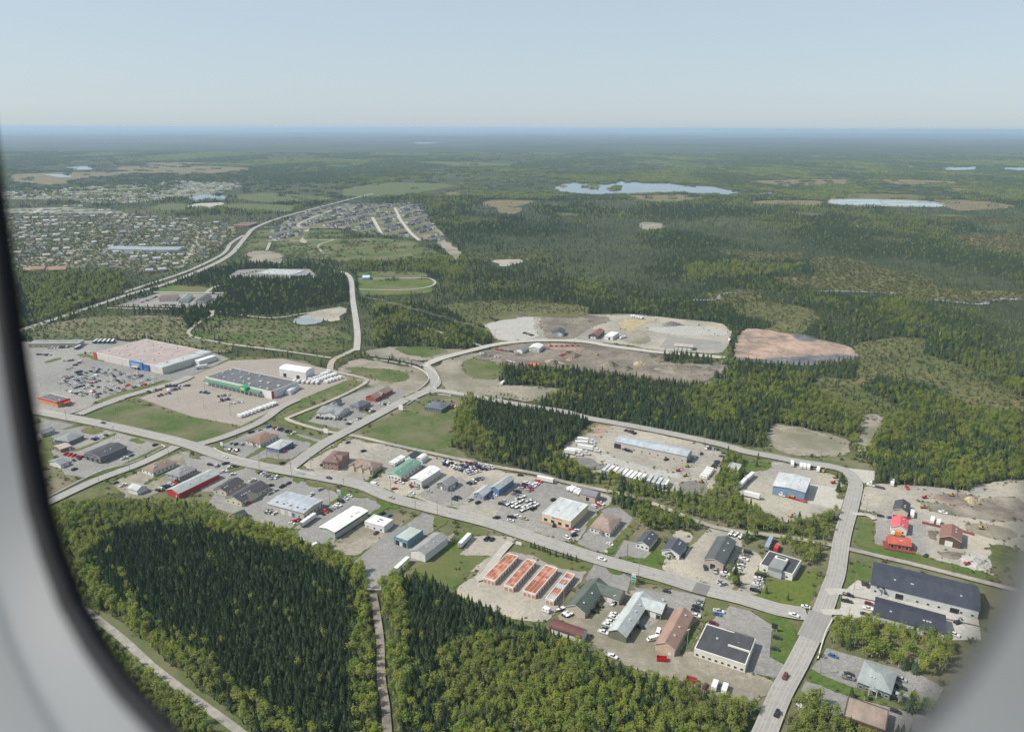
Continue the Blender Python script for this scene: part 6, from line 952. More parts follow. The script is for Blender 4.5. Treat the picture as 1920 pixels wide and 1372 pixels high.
def foliage(name, ramp, low, trans=0.3):
    m, t = newmat(name); N = t.nodes; L = t.links
    oi = N.new('ShaderNodeObjectInfo'); rp = N.new('ShaderNodeValToRGB'); e = rp.color_ramp.elements
    e[0].color = (*ramp[0], 1); e[1].color = (*ramp[-1], 1)
    for i, c in enumerate(ramp[1:-1]):
        k = e.new((i+1)/(len(ramp)-1)); k.color = (*c, 1)
    L.new(oi.outputs['Random'], rp.inputs[0])
    # stands differ: slow change over the land, read at each tree's foot
    sn = N.new('ShaderNodeTexNoise'); sn.inputs['Scale'].default_value = 0.012; sn.inputs['Detail'].default_value = 4; L.new(oi.outputs['Location'], sn.inputs['Vector'])
    sr = N.new('ShaderNodeValToRGB'); sr.color_ramp.elements[0].position = .42; sr.color_ramp.elements[1].position = .62; L.new(sn.outputs[0], sr.inputs[0])
    sm = N.new('ShaderNodeMix'); sm.data_type = 'RGBA'; L.new(sr.outputs[0], sm.inputs[0]); L.new(rp.outputs[0], sm.inputs[6]); sm.inputs[7].default_value = (*low, 1)
    s2 = N.new('ShaderNodeMix'); s2.data_type = 'RGBA'; s2.inputs[0].default_value = .5; L.new(rp.outputs[0], s2.inputs[6]); L.new(sm.outputs[2], s2.inputs[7])
    tc = N.new('ShaderNodeTexCoord'); nz = N.new('ShaderNodeTexNoise'); nz.inputs['Scale'].default_value = 1.1
    L.new(tc.outputs['Object'], nz.inputs['Vector'])
    hs = N.new('ShaderNodeHueSaturation'); mr = N.new('ShaderNodeMapRange'); mr.inputs[3].default_value = 0.75; mr.inputs[4].default_value = 1.3
    L.new(nz.outputs[0], mr.inputs[0]); L.new(mr.outputs[0], hs.inputs['Value']); L.new(s2.outputs[2], hs.inputs['Color'])
    d = N.new('ShaderNodeBsdfDiffuse'); L.new(hs.outputs[0], d.inputs[0])
    tr = N.new('ShaderNodeBsdfTranslucent'); L.new(hs.outputs[0], tr.inputs[0])
    mx = N.new('ShaderNodeMixShader'); mx.inputs[0].default_value = trans; L.new(d.outputs[0], mx.inputs[1]); L.new(tr.outputs[0], mx.inputs[2])
    o = N.new('ShaderNodeOutputMaterial'); L.new(mx.outputs[0], o.inputs[0]); MATS[name] = m
foliage('spruce_leaf', [(.046,.078,.040), (.058,.094,.045), (.068,.100,.050), (.056,.090,.058), (.082,.112,.048)], (.088,.108,.054), .15)
foliage('birch_leaf', [(.205,.275,.058), (.170,.240,.058), (.275,.318,.060), (.200,.230,.085), (.315,.335,.066), (.180,.220,.082)], (.175,.205,.076), .5)
foliage('shrub_leaf', [(.110,.130,.052), (.135,.140,.066), (.095,.130,.042)], (.12,.11,.07), .3)
paint('bark', (.16,.13,.105), .9, .2, 3); paint('birch_bark', (.46,.43,.38), .8, .2, 3)
def M(n): return MATS[n]
# ------------------------------------------------------------------ layered ground sheets
def inpoly(X, Y, poly):
    X = np.asarray(X, float); Y = np.asarray(Y, float); r = np.zeros(X.shape, bool); p = np.asarray(poly, float)
    lo = p.min(0); hi = p.max(0); sel = (X >= lo[0]) & (X <= hi[0]) & (Y >= lo[1]) & (Y <= hi[1])
    if not sel.any(): return r
    x = X[sel]; y = Y[sel]; c = np.zeros(x.shape, bool); j = len(p)-1
    for i in range(len(p)):
        yi, yj = p[i,1], p[j,1]
        if yi != yj:
            k = (yi > y) != (yj > y)
            c ^= k & (x < (p[j,0]-p[i,0])*(y-yi)/(yj-yi)+p[i,0])
        j = i
    r[sel] = c; return r
def catmull(pts, step):
    P = [Vector(p) for p in pts]; out = []
    for i in range(len(P)-1):
        p0 = P[max(i-1,0)]; p1 = P[i]; p2 = P[i+1]; p3 = P[min(i+2,len(P)-1)]
        n = max(2, min(40, int((p2-p1).length/step)))
        for k in range(n):
            t = k/n; out.append(0.5*((2*p1)+(p2-p0)*t+(2*p0-5*p1+4*p2-p3)*t*t+(3*p1-p0-3*p2+p3)*t**3))
    out.append(P[-1]); return out
def rough_edge(poly, hard, rnd):
    if hard: return [Vector(p) for p in poly]
    out = []; n = len(poly)
    def split(a, b, depth):
        d = b-a; L = d.length; lim = max(1.2, a.length*.0022)
        if depth == 0 or L < lim: return [a]
        m = a.lerp(b, rnd.uniform(.4,.6))+Vector((-d.y, d.x))*rnd.uniform(-1,1)*min(.13, 3.5*max(1,a.length/700)/max(L,1e-6))
        return split(a, m, depth-1)+split(m, b, depth-1)
    o2 = []
    for i in range(n):
        a = Vector(poly[i]); b = Vector(poly[(i+1)%n]); o2 += [a.lerp(b,.2), a.lerp(b,.8)]
    for i in range(len(o2)): out += split(o2[i], o2[(i+1)%len(o2)], 5)
    return out
HARD = ('asphalt','concrete','newasphalt','warmlot')
rnd = random.Random(3); zcur = 0.03; SURF = []
CATS = dict(bog='bog', cemetery='lawn')
def sheet(name, mat, poly, hard=None):
    global zcur
    zcur += 0.004
    pts = rough_edge(poly, mat in HARD if hard is None else hard, rnd)
    v = [(p[0], p[1], zcur) for p in pts]
    tr = tessellate_polygon([[Vector(p) for p in v]])
    f = []
    for a, b, c in tr:
        A, B, Cc = v[a], v[b], v[c]
        f.append((a,b,c) if (B[0]-A[0])*(Cc[1]-A[1])-(B[1]-A[1])*(Cc[0]-A[0]) > 0 else (a,c,b))
    me = bpy.data.meshes.new(name); me.from_pydata(v, [], f); me.materials.append(M(mat)); me.update()
    o = link(name, me); o['kind'] = 'structure'
    SURF.append((zcur, [(p[0], p[1]) for p in poly])); return o
# base terrain: one sheet to the horizon, flat near, low hills far off
def lattice(x, y, seed):
    xi = np.floor(x).astype(np.int64); yi = np.floor(y).astype(np.int64); fx = x-xi; fy = y-yi
    fx = fx*fx*(3-2*fx); fy = fy*fy*(3-2*fy)
    def h(a, b):
        n = (a*374761393 + b*668265263 + seed*1274126177) & 0x7fffffff
        n = ((n ^ (n >> 13))*1103515245) & 0x7fffffff
        return ((n ^ (n >> 16)) & 0xffff)/65535.0
    return (h(xi,yi)*(1-fx)+h(xi+1,yi)*fx)*(1-fy)+(h(xi,yi+1)*(1-fx)+h(xi+1,yi+1)*fx)*fy
def fbm(x, y, sc, seed, o=4):
    r = 0; a = .5; s = 0
    for i in range(o):
        r = r + a*lattice(x/sc*(2**i)+17.3*i, y/sc*(2**i)-9.1*i, seed+i); s += a; a *= .5
    return r/s
ys = np.concatenate([[-3000, -800, 0], np.geomspace(200, 9000, 40), np.geomspace(9400, 60000, 90)])
us = np.linspace(-1, 1, 151)
V = []
for y in ys:
    half = max(4000.0, 1.1*y + 3000)
    x = us*half; far = np.clip((y-9000)/9000, 0, 1)
    hgt = far*(75*np.clip(fbm(x, np.full_like(x, y)*1.6, 2600, 5)-.25,0,1) + 190*np.clip((y-16000)/30000, 0, 1)*np.clip(fbm(x, np.full_like(x, y), 8000, 9, 5)-.33, 0, 1)) - far*12
    V += [(float(a), float(y), float(max(b, 0))) for a, b in zip(x, hgt)]
nu = len(us)
Fc = [(i*nu+j, i*nu+j+1, (i+1)*nu+j+1, (i+1)*nu+j) for i in range(len(ys)-1) for j in range(nu-1)]
me = bpy.data.meshes.new('terrain'); me.from_pydata(V, [], Fc); me.materials.append(M('terrain')); me.polygons.foreach_set('use_smooth', [True]*len(Fc)); me.update()
link('ground', me)['kind'] = 'structure'
for n, m, p in D['PATCH']: sheet(n, m, p)
ROADPTS = []
def ribbon(name, mat, w, pts, z=None, kerb=0):
    global zcur
    zcur += 0.004; c = catmull(pts, 6.0); v = []; f = []
    for i, p in enumerate(c):
        d = (c[min(i+1,len(c)-1)]-c[max(i-1,0)]); d = d/max(d.length,1e-6); n = Vector((-d.y, d.x))
        a = p+n*w/2; b = p-n*w/2; v += [(a.x,a.y,zcur), (b.x,b.y,zcur)]
        ROADPTS.append((p.x, p.y, w/2))
    f = [(2*i+1, 2*i+3, 2*i+2, 2*i) for i in range(len(c)-1)]
    me = bpy.data.meshes.new(name); me.from_pydata(v, [], f); me.materials.append(M(mat)); uv = me.uv_layers.new(name='UVMap')
    for lp in me.loops: uv.data[lp.index].uv = (lp.vertex_index % 2, lp.vertex_index//2*.1)
    me.update(); o = link(name, me); o['kind'] = 'structure'; return o
for n, m, w, p in D['ROAD']: ribbon(n, {'asphalt':'roadway','concrete':'paleroad'}.get(m, m), w, p)
ZROAD = zcur
for k in D['KERB']:
    c = catmull(k, 3.0); mb = MB()
    for i in range(len(c)-1):
        a, b = c[i], c[i+1]; d = (b-a).normalized(); n = Vector((-d.y, d.x))*0.3
        q = [(a+n), (a-n), (b-n), (b+n)]; z0, z1 = 0.0, zcur+0.13
        mb.quad(*[(p.x,p.y,z1) for p in q]); mb.quad((q[0].x,q[0].y,z1),(q[3].x,q[3].y,z1),(q[3].x,q[3].y,z0),(q[0].x,q[0].y,z0)); mb.quad((q[2].x,q[2].y,z1),(q[1].x,q[1].y,z1),(q[1].x,q[1].y,z0),(q[2].x,q[2].y,z0))
    mb.build('kerb', 'kerbstone')['kind'] = 'structure'
for i, (n, p) in enumerate(D['LAKE']):
    o = sheet(n, 'lagoonwater' if n == 'lagoon' else 'water', p, hard=(n == 'lagoon'))
for p in D['ISL']: sheet('island', 'scrub', p)
RP = np.array(ROADPTS)
def zat(x, y):
    z = 0.0
    for h, p in SURF:
        if inpoly([x],[y],p)[0]: z = max(z, h)
    d = np.hypot(RP[:,0]-x, RP[:,1]-y) - RP[:,2]
    if d.min() < 0.5: z = max(z, ZROAD)
    return z
# ------------------------------------------------------------------ buildings
_win = {}
def win_mesh(w, h):
    k = (round(w,1), round(h,1))
    if k not in _win:
        fr = MB(); t = .12
        fr.box(-w/2-t, w/2+t, -.06, .02, -t, 0); fr.box(-w/2-t, w/2+t, -.06, .02, h, h+t); fr.box(-w/2-t, -w/2, -.06, .02, 0, h); fr.box(w/2, w/2+t, -.06, .02, 0, h)
        pn = MB(); pn.box(-w/2, w/2, -.03, .015, 0, h)
        _win[k] = (fr.mesh('window', 'trim'), pn.mesh('pane', 'glass'))
    return _win[k]
_door = {}
def door_mesh(w, h, m):
    k = (round(w,1), round(h,1), m)
    if k not in _door:
        d = MB(); d.box(-w/2, w/2, -.08, .02, 0, h, 0); d.box(-w/2-.12, w/2+.12, -.1, .02, h, h+.14, 1); d.box(-w/2-.12, -w/2, -.1, .02, 0, h, 1); d.box(w/2, w/2+.12, -.1, .02, 0, h, 1)
        _door[k] = d.mesh('door', [m, 'trim'])
    return _door[k]
def side_tf(side, t, a, b):
    if side == 'A': return (-a/2+t*a, -b/2, 0.0)
    if side == 'B': return (a/2, -b/2+t*b, R(90))
    if side == 'C': return (a/2-t*a, b/2, R(180))
    return (-a/2, b/2-t*b, R(-90))
def put(me_, name, parent, side, t, z, a, b):
    x, y, r = side_tf(side, t, a, b); o = link(name, me_, parent); o.location = (x, y, z); o.rotation_euler = (0,0,r); return o
def roof_gable(mb, x0, x1, y0, y1, z, rise, ridge, ov=.45, th=.22):
    if ridge == 'x':
        h = (y1-y0)/2; s = rise/h; e = h+ov; c = (y0+y1)/2; A, Bx = x0-ov, x1+ov
        for sg in (-1, 1):
            p = [(A, c, z+rise), (Bx, c, z+rise), (Bx, c+sg*e, z+rise-s*e), (A, c+sg*e, z+rise-s*e)]
            if sg > 0: p = p[::-1]
            q = [(u,v,w+th) for u,v,w in p]; n = len(mb.v); mb.v += p+q
            for f in ((3,2,1,0),(4,5,6,7),(0,1,5,4),(1,2,6,5),(2,3,7,6),(3,0,4,7)): mb.f.append(tuple(n+i for i in f[::-1])); mb.m.append(0)
    else:
        t = MB(); roof_gable(t, y0, y1, -x1, -x0, z, rise, 'x', ov, th)
        n = len(mb.v); mb.v += [(-v, u, w) for u,v,w in t.v]; mb.f += [tuple(n+i for i in f) for f in t.f]; mb.m += t.m
def roof_hip(mb, x0, x1, y0, y1, z, rise, ridge, ov=.5):
    A, Bx, Cy, Dy = x0-ov, x1+ov, y0-ov, y1+ov; a = Bx-A; b = Dy-Cy
    if ridge == 'x': i = min(b/2, a*.4); r0 = (A+i, (Cy+Dy)/2, z+rise); r1 = (Bx-i, (Cy+Dy)/2, z+rise)
    else: i = min(a/2, b*.4); r0 = ((A+Bx)/2, Cy+i, z+rise); r1 = ((A+Bx)/2, Dy-i, z+rise)
    p = [(A,Cy,z),(Bx,Cy,z),(Bx,Dy,z),(A,Dy,z)]; lo = [(x,y,z-.18) for x,y,_ in p]
    if ridge == 'x':
        mb.quad(p[0],p[1],r1,r0); mb.quad(p[2],p[3],r0,r1); mb.tri(p[1],p[2],r1); mb.tri(p[3],p[0],r0)
    else:
        mb.quad(p[1],p[2],r1,r0); mb.quad(p[3],p[0],r0,r1); mb.tri(p[0],p[1],r0); mb.tri(p[2],p[3],r1)
    for k in range(4): mb.quad(lo[k], lo[(k+1)%4], p[(k+1)%4], p[k])
    mb.quad(lo[3],lo[2],lo[1],lo[0])
def walls(mb, a, b, h, kind, ridge, rise):
    x, y = a/2, b/2
    for p, q in (((-x,-y),(x,-y)),((x,-y),(x,y)),((x,y),(-x,y)),((-x,y),(-x,-y))): mb.quad((*p,0),(*q,0),(*q,h),(*p,h))
    if kind in ('gable','arch'):
        n = 9 if kind == 'arch' else 2
        prof = [(-1+2*i/n, (math.sqrt(max(0,1-(-1+2*i/n)**2)) if kind == 'arch' else 1-abs(-1+2*i/n))) for i in range(n+1)]
        for i in range(n):
            (u0,z0),(u1,z1) = prof[i], prof[i+1]
            if ridge == 'y': 
                mb.quad((u0*x,-y,h),(u1*x,-y,h),(u1*x,-y,h+rise*z1),(u0*x,-y,h+rise*z0)); mb.quad((u1*x,y,h),(u0*x,y,h),(u0*x,y,h+rise*z0),(u1*x,y,h+rise*z1))
            else:
                mb.quad((x,u0*y,h),(x,u1*y,h),(x,u1*y,h+rise*z1),(x,u0*y,h+rise*z0)); mb.quad((-x,u1*y,h),(-x,u0*y,h),(-x,u0*y,h+rise*z0),(-x,u1*y,h+rise*z1))
def roof_arch(mb, a, b, h, rise, ridge):
    n = 10; x, y = a/2+.15, b/2+.15
    for i in range(n):
        t0 = math.pi*i/n; t1 = math.pi*(i+1)/n
        c0, s0, c1, s1 = -math.cos(t0), math.sin(t0), -math.cos(t1), math.sin(t1)
        if ridge == 'y': mb.quad((c0*x,-y,h+rise*s0+.05),(c1*x,-y,h+rise*s1+.05),(c1*x,y,h+rise*s1+.05),(c0*x,y,h+rise*s0+.05))
        else: mb.quad((x,c0*y,h+rise*s0+.05),(x,c1*y,h+rise*s1+.05),(-x,c1*y,h+rise*s1+.05),(-x,c0*y,h+rise*s0+.05))
_vent = None
def vent_mesh():
    global _vent
    if _vent is None:
        v = MB(); v.box(-1,1,-.8,.8,0,.9); v.box(-1.15,1.15,-.95,.95,.9,1.05); v.cyl((0,0,1.05),(0,0,1.3),.5,8); _vent = v.mesh('roof_unit','ventgrey')
    return _vent
def tent(mb, x, y0, y1, w, z, rise):   # small cross gable: ridge along y
    mb.quad((x-w/2,y0,z),(x,y0,z+rise),(x,y1,z+rise),(x-w/2,y1,z)); mb.quad((x,y0,z+rise),(x+w/2,y0,z),(x+w/2,y1,z),(x,y1,z+rise))
brnd = random.Random(11)
BASES = []
for name, label, (cx, cy, ang, a, b), h, kind, ridge, rise, wm, rm, o in D['BLD']:
    z0 = zat(cx, cy); t = empty(name, cx, cy, z0, R(ang)); BASES.append((cx, cy, R(ang), a, b))
    tag(t, label, name.replace('_', ' '), kind='thing')
    dist = math.hypot(cx, cy)
    w = MB(); walls(w, a, b, h, kind, ridge, rise)
    if kind == 'flat':
        w.quad((-a/2,-b/2,h-.3),(a/2,-b/2,h-.3),(a/2,b/2,h-.3),(-a/2,b/2,h-.3))
    w.build('wall', wm, t)
    r = MB()
    if kind in ('flat', 'storage'):
        zt = h
        r.box(-a/2+.3, a/2-.3, -b/2+.3, b/2-.3, zt-.1, zt+.05)
        ro = r.build('roof', rm if kind == 'flat' else 'trim', t)
        p = MB(); pw = .42 if a > 12 else .3
        for x0,x1,y0,y1 in ((-a/2-.06,a/2+.06,-b/2-.06,-b/2+pw),(-a/2-.06,a/2+.06,b/2-pw,b/2+.06),(-a/2-.06,-a/2+pw,-b/2+pw,b/2-pw),(a/2-pw,a/2+.06,-b/2+pw,b/2-pw)): p.box(x0,x1,y0,y1,h-.35,h+.32)
        p.build('parapet', 'trim' if wm not in ('slate','darkbrown','teal') else wm, t)
        if kind == 'storage':
            k = o['idx']; nseg = 12; cols = 2 if a < 7 else 3
            for i in range(nseg):
                for j in range(cols):
                    pm = ['rust','rust','rust2','rust3'][brnd.randrange(4)] if k != 2 else (['rust3','rust3','rust'][brnd.randrange(3)] if i > 4 and i not in (7,) else 'rust2')
                    if k == 3 and i in (0, 1, 5, 6, 9): pm = 'palegrey'
                    q = MB(); y0 = -b/2+.45+(b-.9)*i/nseg; y1 = -b/2+.45+(b-.9)*(i+1)/nseg; x0 = -a/2+.4+(a-.8)*j/cols; x1 = -a/2+.4+(a-.8)*(j+1)/cols
                    gx = .10; gy = .14 if i % 4 == 0 else .0
                    q.box(x0+gx, x1-gx, y0+gy, y1-.02, h+.05, h+.12); q.build('roof_panel', pm, t)
            nd = 3 if a > 7 else 2
            for i in range(nd): put(door_mesh(a/nd*.72, 2.2, 'rust3'), 'door', t, 'A', (i+.5)/nd, 0, a, b)
            for i in range(9): put(door_mesh(2.2, 2.2, 'rust'), 'door', t, 'B', (i+.5)/9, 0, a, b)
    elif kind == 'gable':
        roof_gable(r, -a/2, a/2, -b/2, b/2, h, rise, ridge); ro = r.build('roof', rm, t)
        if dist < 700:
            ov = .47
            for s in ((-1,1)):
                g = MB()
                if ridge == 'y':
                    sl = rise/(a/2)
                    for sx in (-1,1): g.quad((0,s*(b/2+ov),h+rise-.05),(sx*(a/2+ov),s*(b/2+ov),h-sl*ov-.05),(sx*(a/2+ov),s*(b/2+ov),h-sl*ov+.24),(0,s*(b/2+ov),h+rise+.24))
                else:
                    sl = rise/(b/2)
                    for sy in (-1,1): g.quad((s*(a/2+ov),0,h+rise-.05),(s*(a/2+ov),sy*(b/2+ov),h-sl*ov-.05),(s*(a/2+ov),sy*(b/2+ov),h-sl*ov+.24),(s*(a/2+ov),0,h+rise+.24))
                g.build('gable_trim', 'trim', t)
    elif kind == 'hip': roof_hip(r, -a/2, a/2, -b/2, b/2, h, rise, ridge); ro = r.build('roof', rm, t)
    elif kind == 'arch': roof_arch(r, a, b, h, rise, ridge); ro = r.build('roof', rm, t)
    # openings
    ws = (1.3, 1.2) if not o.get('bigwin') else (1.8, 2.0)
    for sd in 'AB':
        n = o.get('win'+sd, 0); L = a if sd == 'A' else b
        taken = [(tt, ww) for tt, ww, hh, mm in o.get('door'+sd, [])]
        if name == 'dealership' and o.get('signA') and sd == 'A': ws_ = (2.6, 2.2)
        else: ws_ = ws
        fm, pm = win_mesh(*ws_)
        for i in range(n):
            tt = (i+.5)/n
            if any(abs(tt-q)*L < ww/2+ws_[0]/2+.3 for q, ww in taken): continue
            for zz in ([1.0] if not o.get('twofl') else [1.0, 3.9]):
                wo = put(fm, 'window', t, sd, tt, zz, a, b); link('pane', pm, wo)
        for tt, ww, hh, mm in o.get('door'+sd, []): put(door_mesh(ww, hh, mm), 'door', t, sd, tt, 0, a, b)
    if 'vent' not in o and dist < 620 and kind in ('gable','hip') and a*b > 120: o['vent'] = 2 if a*b < 350 else 4
    if o.get('vent'):
        n = o['vent']
        for i in range(n):
            v = link('roof_unit', vent_mesh(), t)
            if kind == 'flat':
                c = max(1, int(math.ceil(math.sqrt(n*a/b)))); v.location = (-a/2+a*((i % c)+.5+brnd.uniform(-.2,.2))/c, -b/2+b*((i//c)+.5+brnd.uniform(-.2,.2))/max(1,math.ceil(n/c)), h+.052)
                k = .9 if n > 8 else .55; v.scale = (k*brnd.uniform(.7,1.5),)*2+(k,)
            else:
                u = brnd.uniform(.15,.85); off = .22
                if ridge == 'x': v.location = (-a/2+a*u, -b*off, h+rise*(1-2*off)+.1)
                else: v.location = (a*off, -b/2+b*u, h+rise*(1-2*off)+.1)
                v.scale = (.45,.45,.45)
    if o.get('fans'):
        for i in range(o['fans']):
            f = MB(); f.cyl((0,0,0),(0,0,1.1),.55,10); f.cyl((0,0,1.1),(0,0,1.35),.75,10); q = f.build('roof_fan','ventgrey',t); q.location = (-a/2+a*(.16+.19*i), -b*.33, h+rise*.3); q.scale = (1.1,1.1,1)
    if o.get('skylight'):
        for i in range(o['skylight']):
            f = MB(); f.box(-1.6+.9*i,1.6-.9*i,-.5,.5,0,.12); q = f.build('skylight','glass',t); q.location = (.8-.5*i, 1.6-2.6*i, h+.052)
    if o.get('fasciaB'):
        f = MB(); f.box(a/2+.05,a/2+.5,-b/2-.4,b/2+.4,h-1.0,h-.15); f.build('fascia','dark',t)
        for i in range(4): put(door_mesh(1.2,2.2,'grey'),'door',t,'B',.2+.2*i,0,a,b)
        put(door_mesh(3.4,3.2,'greywall'),'door',t,'A',.35,0,a,b)
    if o.get('blue'):
        f = MB(); f.box(a*.05,a*.235,-b/2-1.6,-b/2-.002,0,h+.9); f.build('entrance_block','signblue',t)
        f = MB(); f.box(a*.24,a*.32,-b/2-1.0,-b/2-.002,0,h-.4); f.build('entrance_block','bluepaint',t)
        for i in range(7): f = MB(); f.box(a*.075+i*2.1,a*.075+i*2.1+1.2,-b/2-1.68,-b/2-1.602,h*.62,h*.62+1.3); f.build('sign_letter','white',t)
        f = MB(); f.box(a*.10,a*.19,-b/2-4.5,-b/2-1.6,3.0,3.5); [f.box(x,x+.4,-b/2-4.4,-b/2-4.0,0,3.0) for x in (a*.105,a*.143,a*.183)]; f.build('entrance_canopy','creamfront',t)
        f = MB(); f.box(-a/2-.4,-a/2+5,-b/2-.5,-b/2-.002,1,h+.6); f.build('sign_panel','signred',t)
        f = MB(); f.box(a*.37,a/2-.5,-b/2+.5,b*.30,h+.052,h+.07); f.box(a*.37,a/2-.5,b*.302,b/2-.5,h+.052,h+.9); f.build('roof_section','palegrey',t)
        f = MB(); f.box(a/2+.002,a/2+9,b*.1,b/2-3,0,5.5); f.build('loading_wing','white',t)
        f = MB()
        for i in range(5): f.box(-a/2+1,a*.36,-b*.42+b*.17*i,-b*.42+b*.17*i+.18,h+.052,h+.075)
        f.build('roof_seam','brownroof',t)
    if o.get('canopy'):
        f = MB(); y = -b/2; f.prism([(0,0)]*0 or [(-a/2+.2,4.6),(a*.36,4.6),(a*.36,4.75),(-a/2+.2,4.75)], y-4.2, y-.002); f.build('canopy_deck','canopygreen',t)
        f = MB(); f.quad((-a/2+.2,y-4.2,4.4),(a*.36,y-4.2,4.4),(a*.36,y-.05,6.0),(-a/2+.2,y-.05,6.0)); f.build('canopy','canopygreen',t)
        for i in range(14):
            f = MB(); x = -a/2+.8+(a*.84-1)*i/13; f.box(x-.2,x+.2,y-4.1,y-3.7,0,4.6); f.build('column','trim',t)
        f = MB(); x = a*.13; f.prism([(x-4.6,4.3),(x+4.6,4.3),(x+4.6,7.6),(x,9.2),(x-4.6,7.6)], y-5.2, y-.1); sg = f.build('sign_gable','signgreen',t)
        f = MB(); n = 16; f.v += [(x+3.2*math.cos(2*math.pi*k/n), y-5.23, 6.3+1.15*math.sin(2*math.pi*k/n)) for k in range(n)]; f.f.append(tuple(range(n))); f.m.append(0); f.build('emblem','signyellow',sg)
        f = MB(); f.quad((x-2.2,y-5.26,6.0),(x+2.2,y-5.26,6.0),(x+2.2,y-5.26,6.6),(x-2.2,y-5.26,6.6)); f.build('emblem_bar','white',sg)
        f = MB(); f.box(a/2+.05,a/2+.3,-b/2,-b/2+3,0,h); f.build('side_panel','signred',t)
    if o.get('redtrim'):
        f = MB(); f.box(-a/2-.15,a/2+.15,-b/2-.2,-b/2-.06,h-1.1,h+.5); f.box(a/2+.06,a/2+.2,-b/2-.15,b/2+.1,h-1.1,h+.5); f.build('fascia','signred',t)
        f = MB(); f.box(a/2+.2,a/2+5,-2,3.5,3.2,3.7); [f.box(a/2+4.5,a/2+4.8,yy,yy+.3,0,3.2) for yy in (-1.8,3)]; f.build('entrance_canopy','signred',t)
    if o.get('signA'):
        f = MB(); f.box(-3.2,-1.4,-b/2-.12,-b/2-.002,h-1.5,h-.6); f.build('sign_emblem','signblue',t)
        f = MB(); f.box(-1.0,4.2,-b/2-.1,-b/2-.002,h-1.35,h-.75); f.build('sign_board','orangepaint',t)
        f = MB(); f.box(-a/2-1,a/2,-b/2-1.8,-b/2-.002,0,.5); f.build('plinth','brick',t)
    if o.get('seam'):
        f = MB(); f.box(-.12,.12,-b/2+.5,b/2-.5,h+.05,h+.16); f.build('roof_seam','white',t)
    if o.get('tower'):
        f = MB(); f.box(-a*.22,a*.2,-b/2-1.6,b*.18,h-.5,h+1.7); u = f.build('penthouse','greyroof',t)
        f = MB(); f.box(-a*.20,a*.18,b*.02,b*.17,h+1.7,h+2.1); f.build('penthouse_rim','trim',u)
        f = MB(); f.box(-a*.14,a*.12,b*.05,b*.14,h+2.1,h+2.2); f.build('skylight','glass',u)
        f = MB(); f.box(-a*.22,a*.2,-b/2-1.7,-b/2-.01,0,h-.6); f.build('porch','grey',t)
    if o.get('step'):
        f = MB(); f.box(a*.08,a/2-.5,-b*.02,b/2-.5,h+.052,h+.7); u = f.build('roof_section','blackroof',t)
        f = MB(); f.box(a*.06,a/2-.4,-b*.05,-b*.02-.002,h+.052,h+.78); f.build('section_trim','trim',u)
    if o.get('cross'):
        f = MB(); wd = min(a,b)*.62
        if ridge == 'y':
            s = MB(); tent(s, 0, -.0, a/2+.9, wd, h, rise*.92); g = MB(); g.v = [(y, x-b*.1, z) for x,y,z in s.v]; g.f = s.f; g.m = s.m; g.build('cross_roof', rm, t)
            g = MB(); g.tri((a/2+.5,-b*.1-wd/2,h),(a/2+.5,-b*.1+wd/2,h),(a/2+.5,-b*.1,h+rise*.9)); g.quad((a/2+.5,-b*.1-wd/2,0),(a/2+.5,-b*.1+wd/2,0),(a/2+.5,-b*.1+wd/2,h),(a/2+.5,-b*.1-wd/2,h)); g.quad((a/2,-b*.1-wd/2,0),(a/2+.5,-b*.1-wd/2,0),(a/2+.5,-b*.1-wd/2,h),(a/2,-b*.1-wd/2,h)); g.build('cross_gable', wm, t)
        else:
            s = MB(); tent(s, a*.1, -b/2-.9, 0, wd, h, rise*.92); s.build('cross_roof', rm, t)
            g = MB(); x = a*.1; g.tri((x-wd/2,-b/2-.5,h),(x+wd/2,-b/2-.5,h),(x,-b/2-.5,h+rise*.9)); g.quad((x-wd/2,-b/2-.5,0),(x+wd/2,-b/2-.5,0),(x+wd/2,-b/2-.5,h),(x-wd/2,-b/2-.5,h)); g.quad((x+wd/2,-b/2-.5,0),(x+wd/2,-b/2,0),(x+wd/2,-b/2,h),(x+wd/2,-b/2-.5,h)); g.build('cross_gable', wm, t)
    if o.get('dormers'):
        for i in range(o['dormers']):
            x = -a/2+a*(i+.5)/o['dormers']; s = MB(); tent(s, x, -b/2-1.0, -b/2+2.2, 4.6, h-.2, 2.0); s.build('porch_roof', rm, t)
            g = MB(); g.tri((x-2.1,-b/2-.7,h-.2),(x+2.1,-b/2-.7,h-.2),(x,-b/2-.7,h+1.7)); g.quad((x-2.1,-b/2-.7,0),(x+2.1,-b/2-.7,0),(x+2.1,-b/2-.7,h-.2),(x-2.1,-b/2-.7,h-.2)); g.build('porch_gable','beige',t)
    if o.get('porch'):
        x = 0 if name != 'industrial_hall' else -a/2+5; s = MB(); tent(s, x, -b/2-2.2, -b/2+.6, 4.0, h-.7, 1.1); s.build('porch_roof', rm if name != 'industrial_hall' else 'dark', t)
        g = MB(); g.tri((x-1.8,-b/2-2.0,h-.7),(x+1.8,-b/2-2.0,h-.7),(x,-b/2-2.0,h+.3)); [g.box(x+q-.12,x+q+.12,-b/2-2.1,-b/2-1.86,0,h-.7) for q in (-1.6,1.6)]; g.build('porch_front','trim',t)
    if o.get('palefront'):
        g = MB(); g.quad((-a/2,-b/2-.03,0),(a/2,-b/2-.03,0),(a/2,-b/2-.03,h),(-a/2,-b/2-.03,h)); g.tri((-a/2,-b/2-.03,h),(a/2,-b/2-.03,h),(0,-b/2-.03,h+rise)); g.build('front_cladding','tan',t)
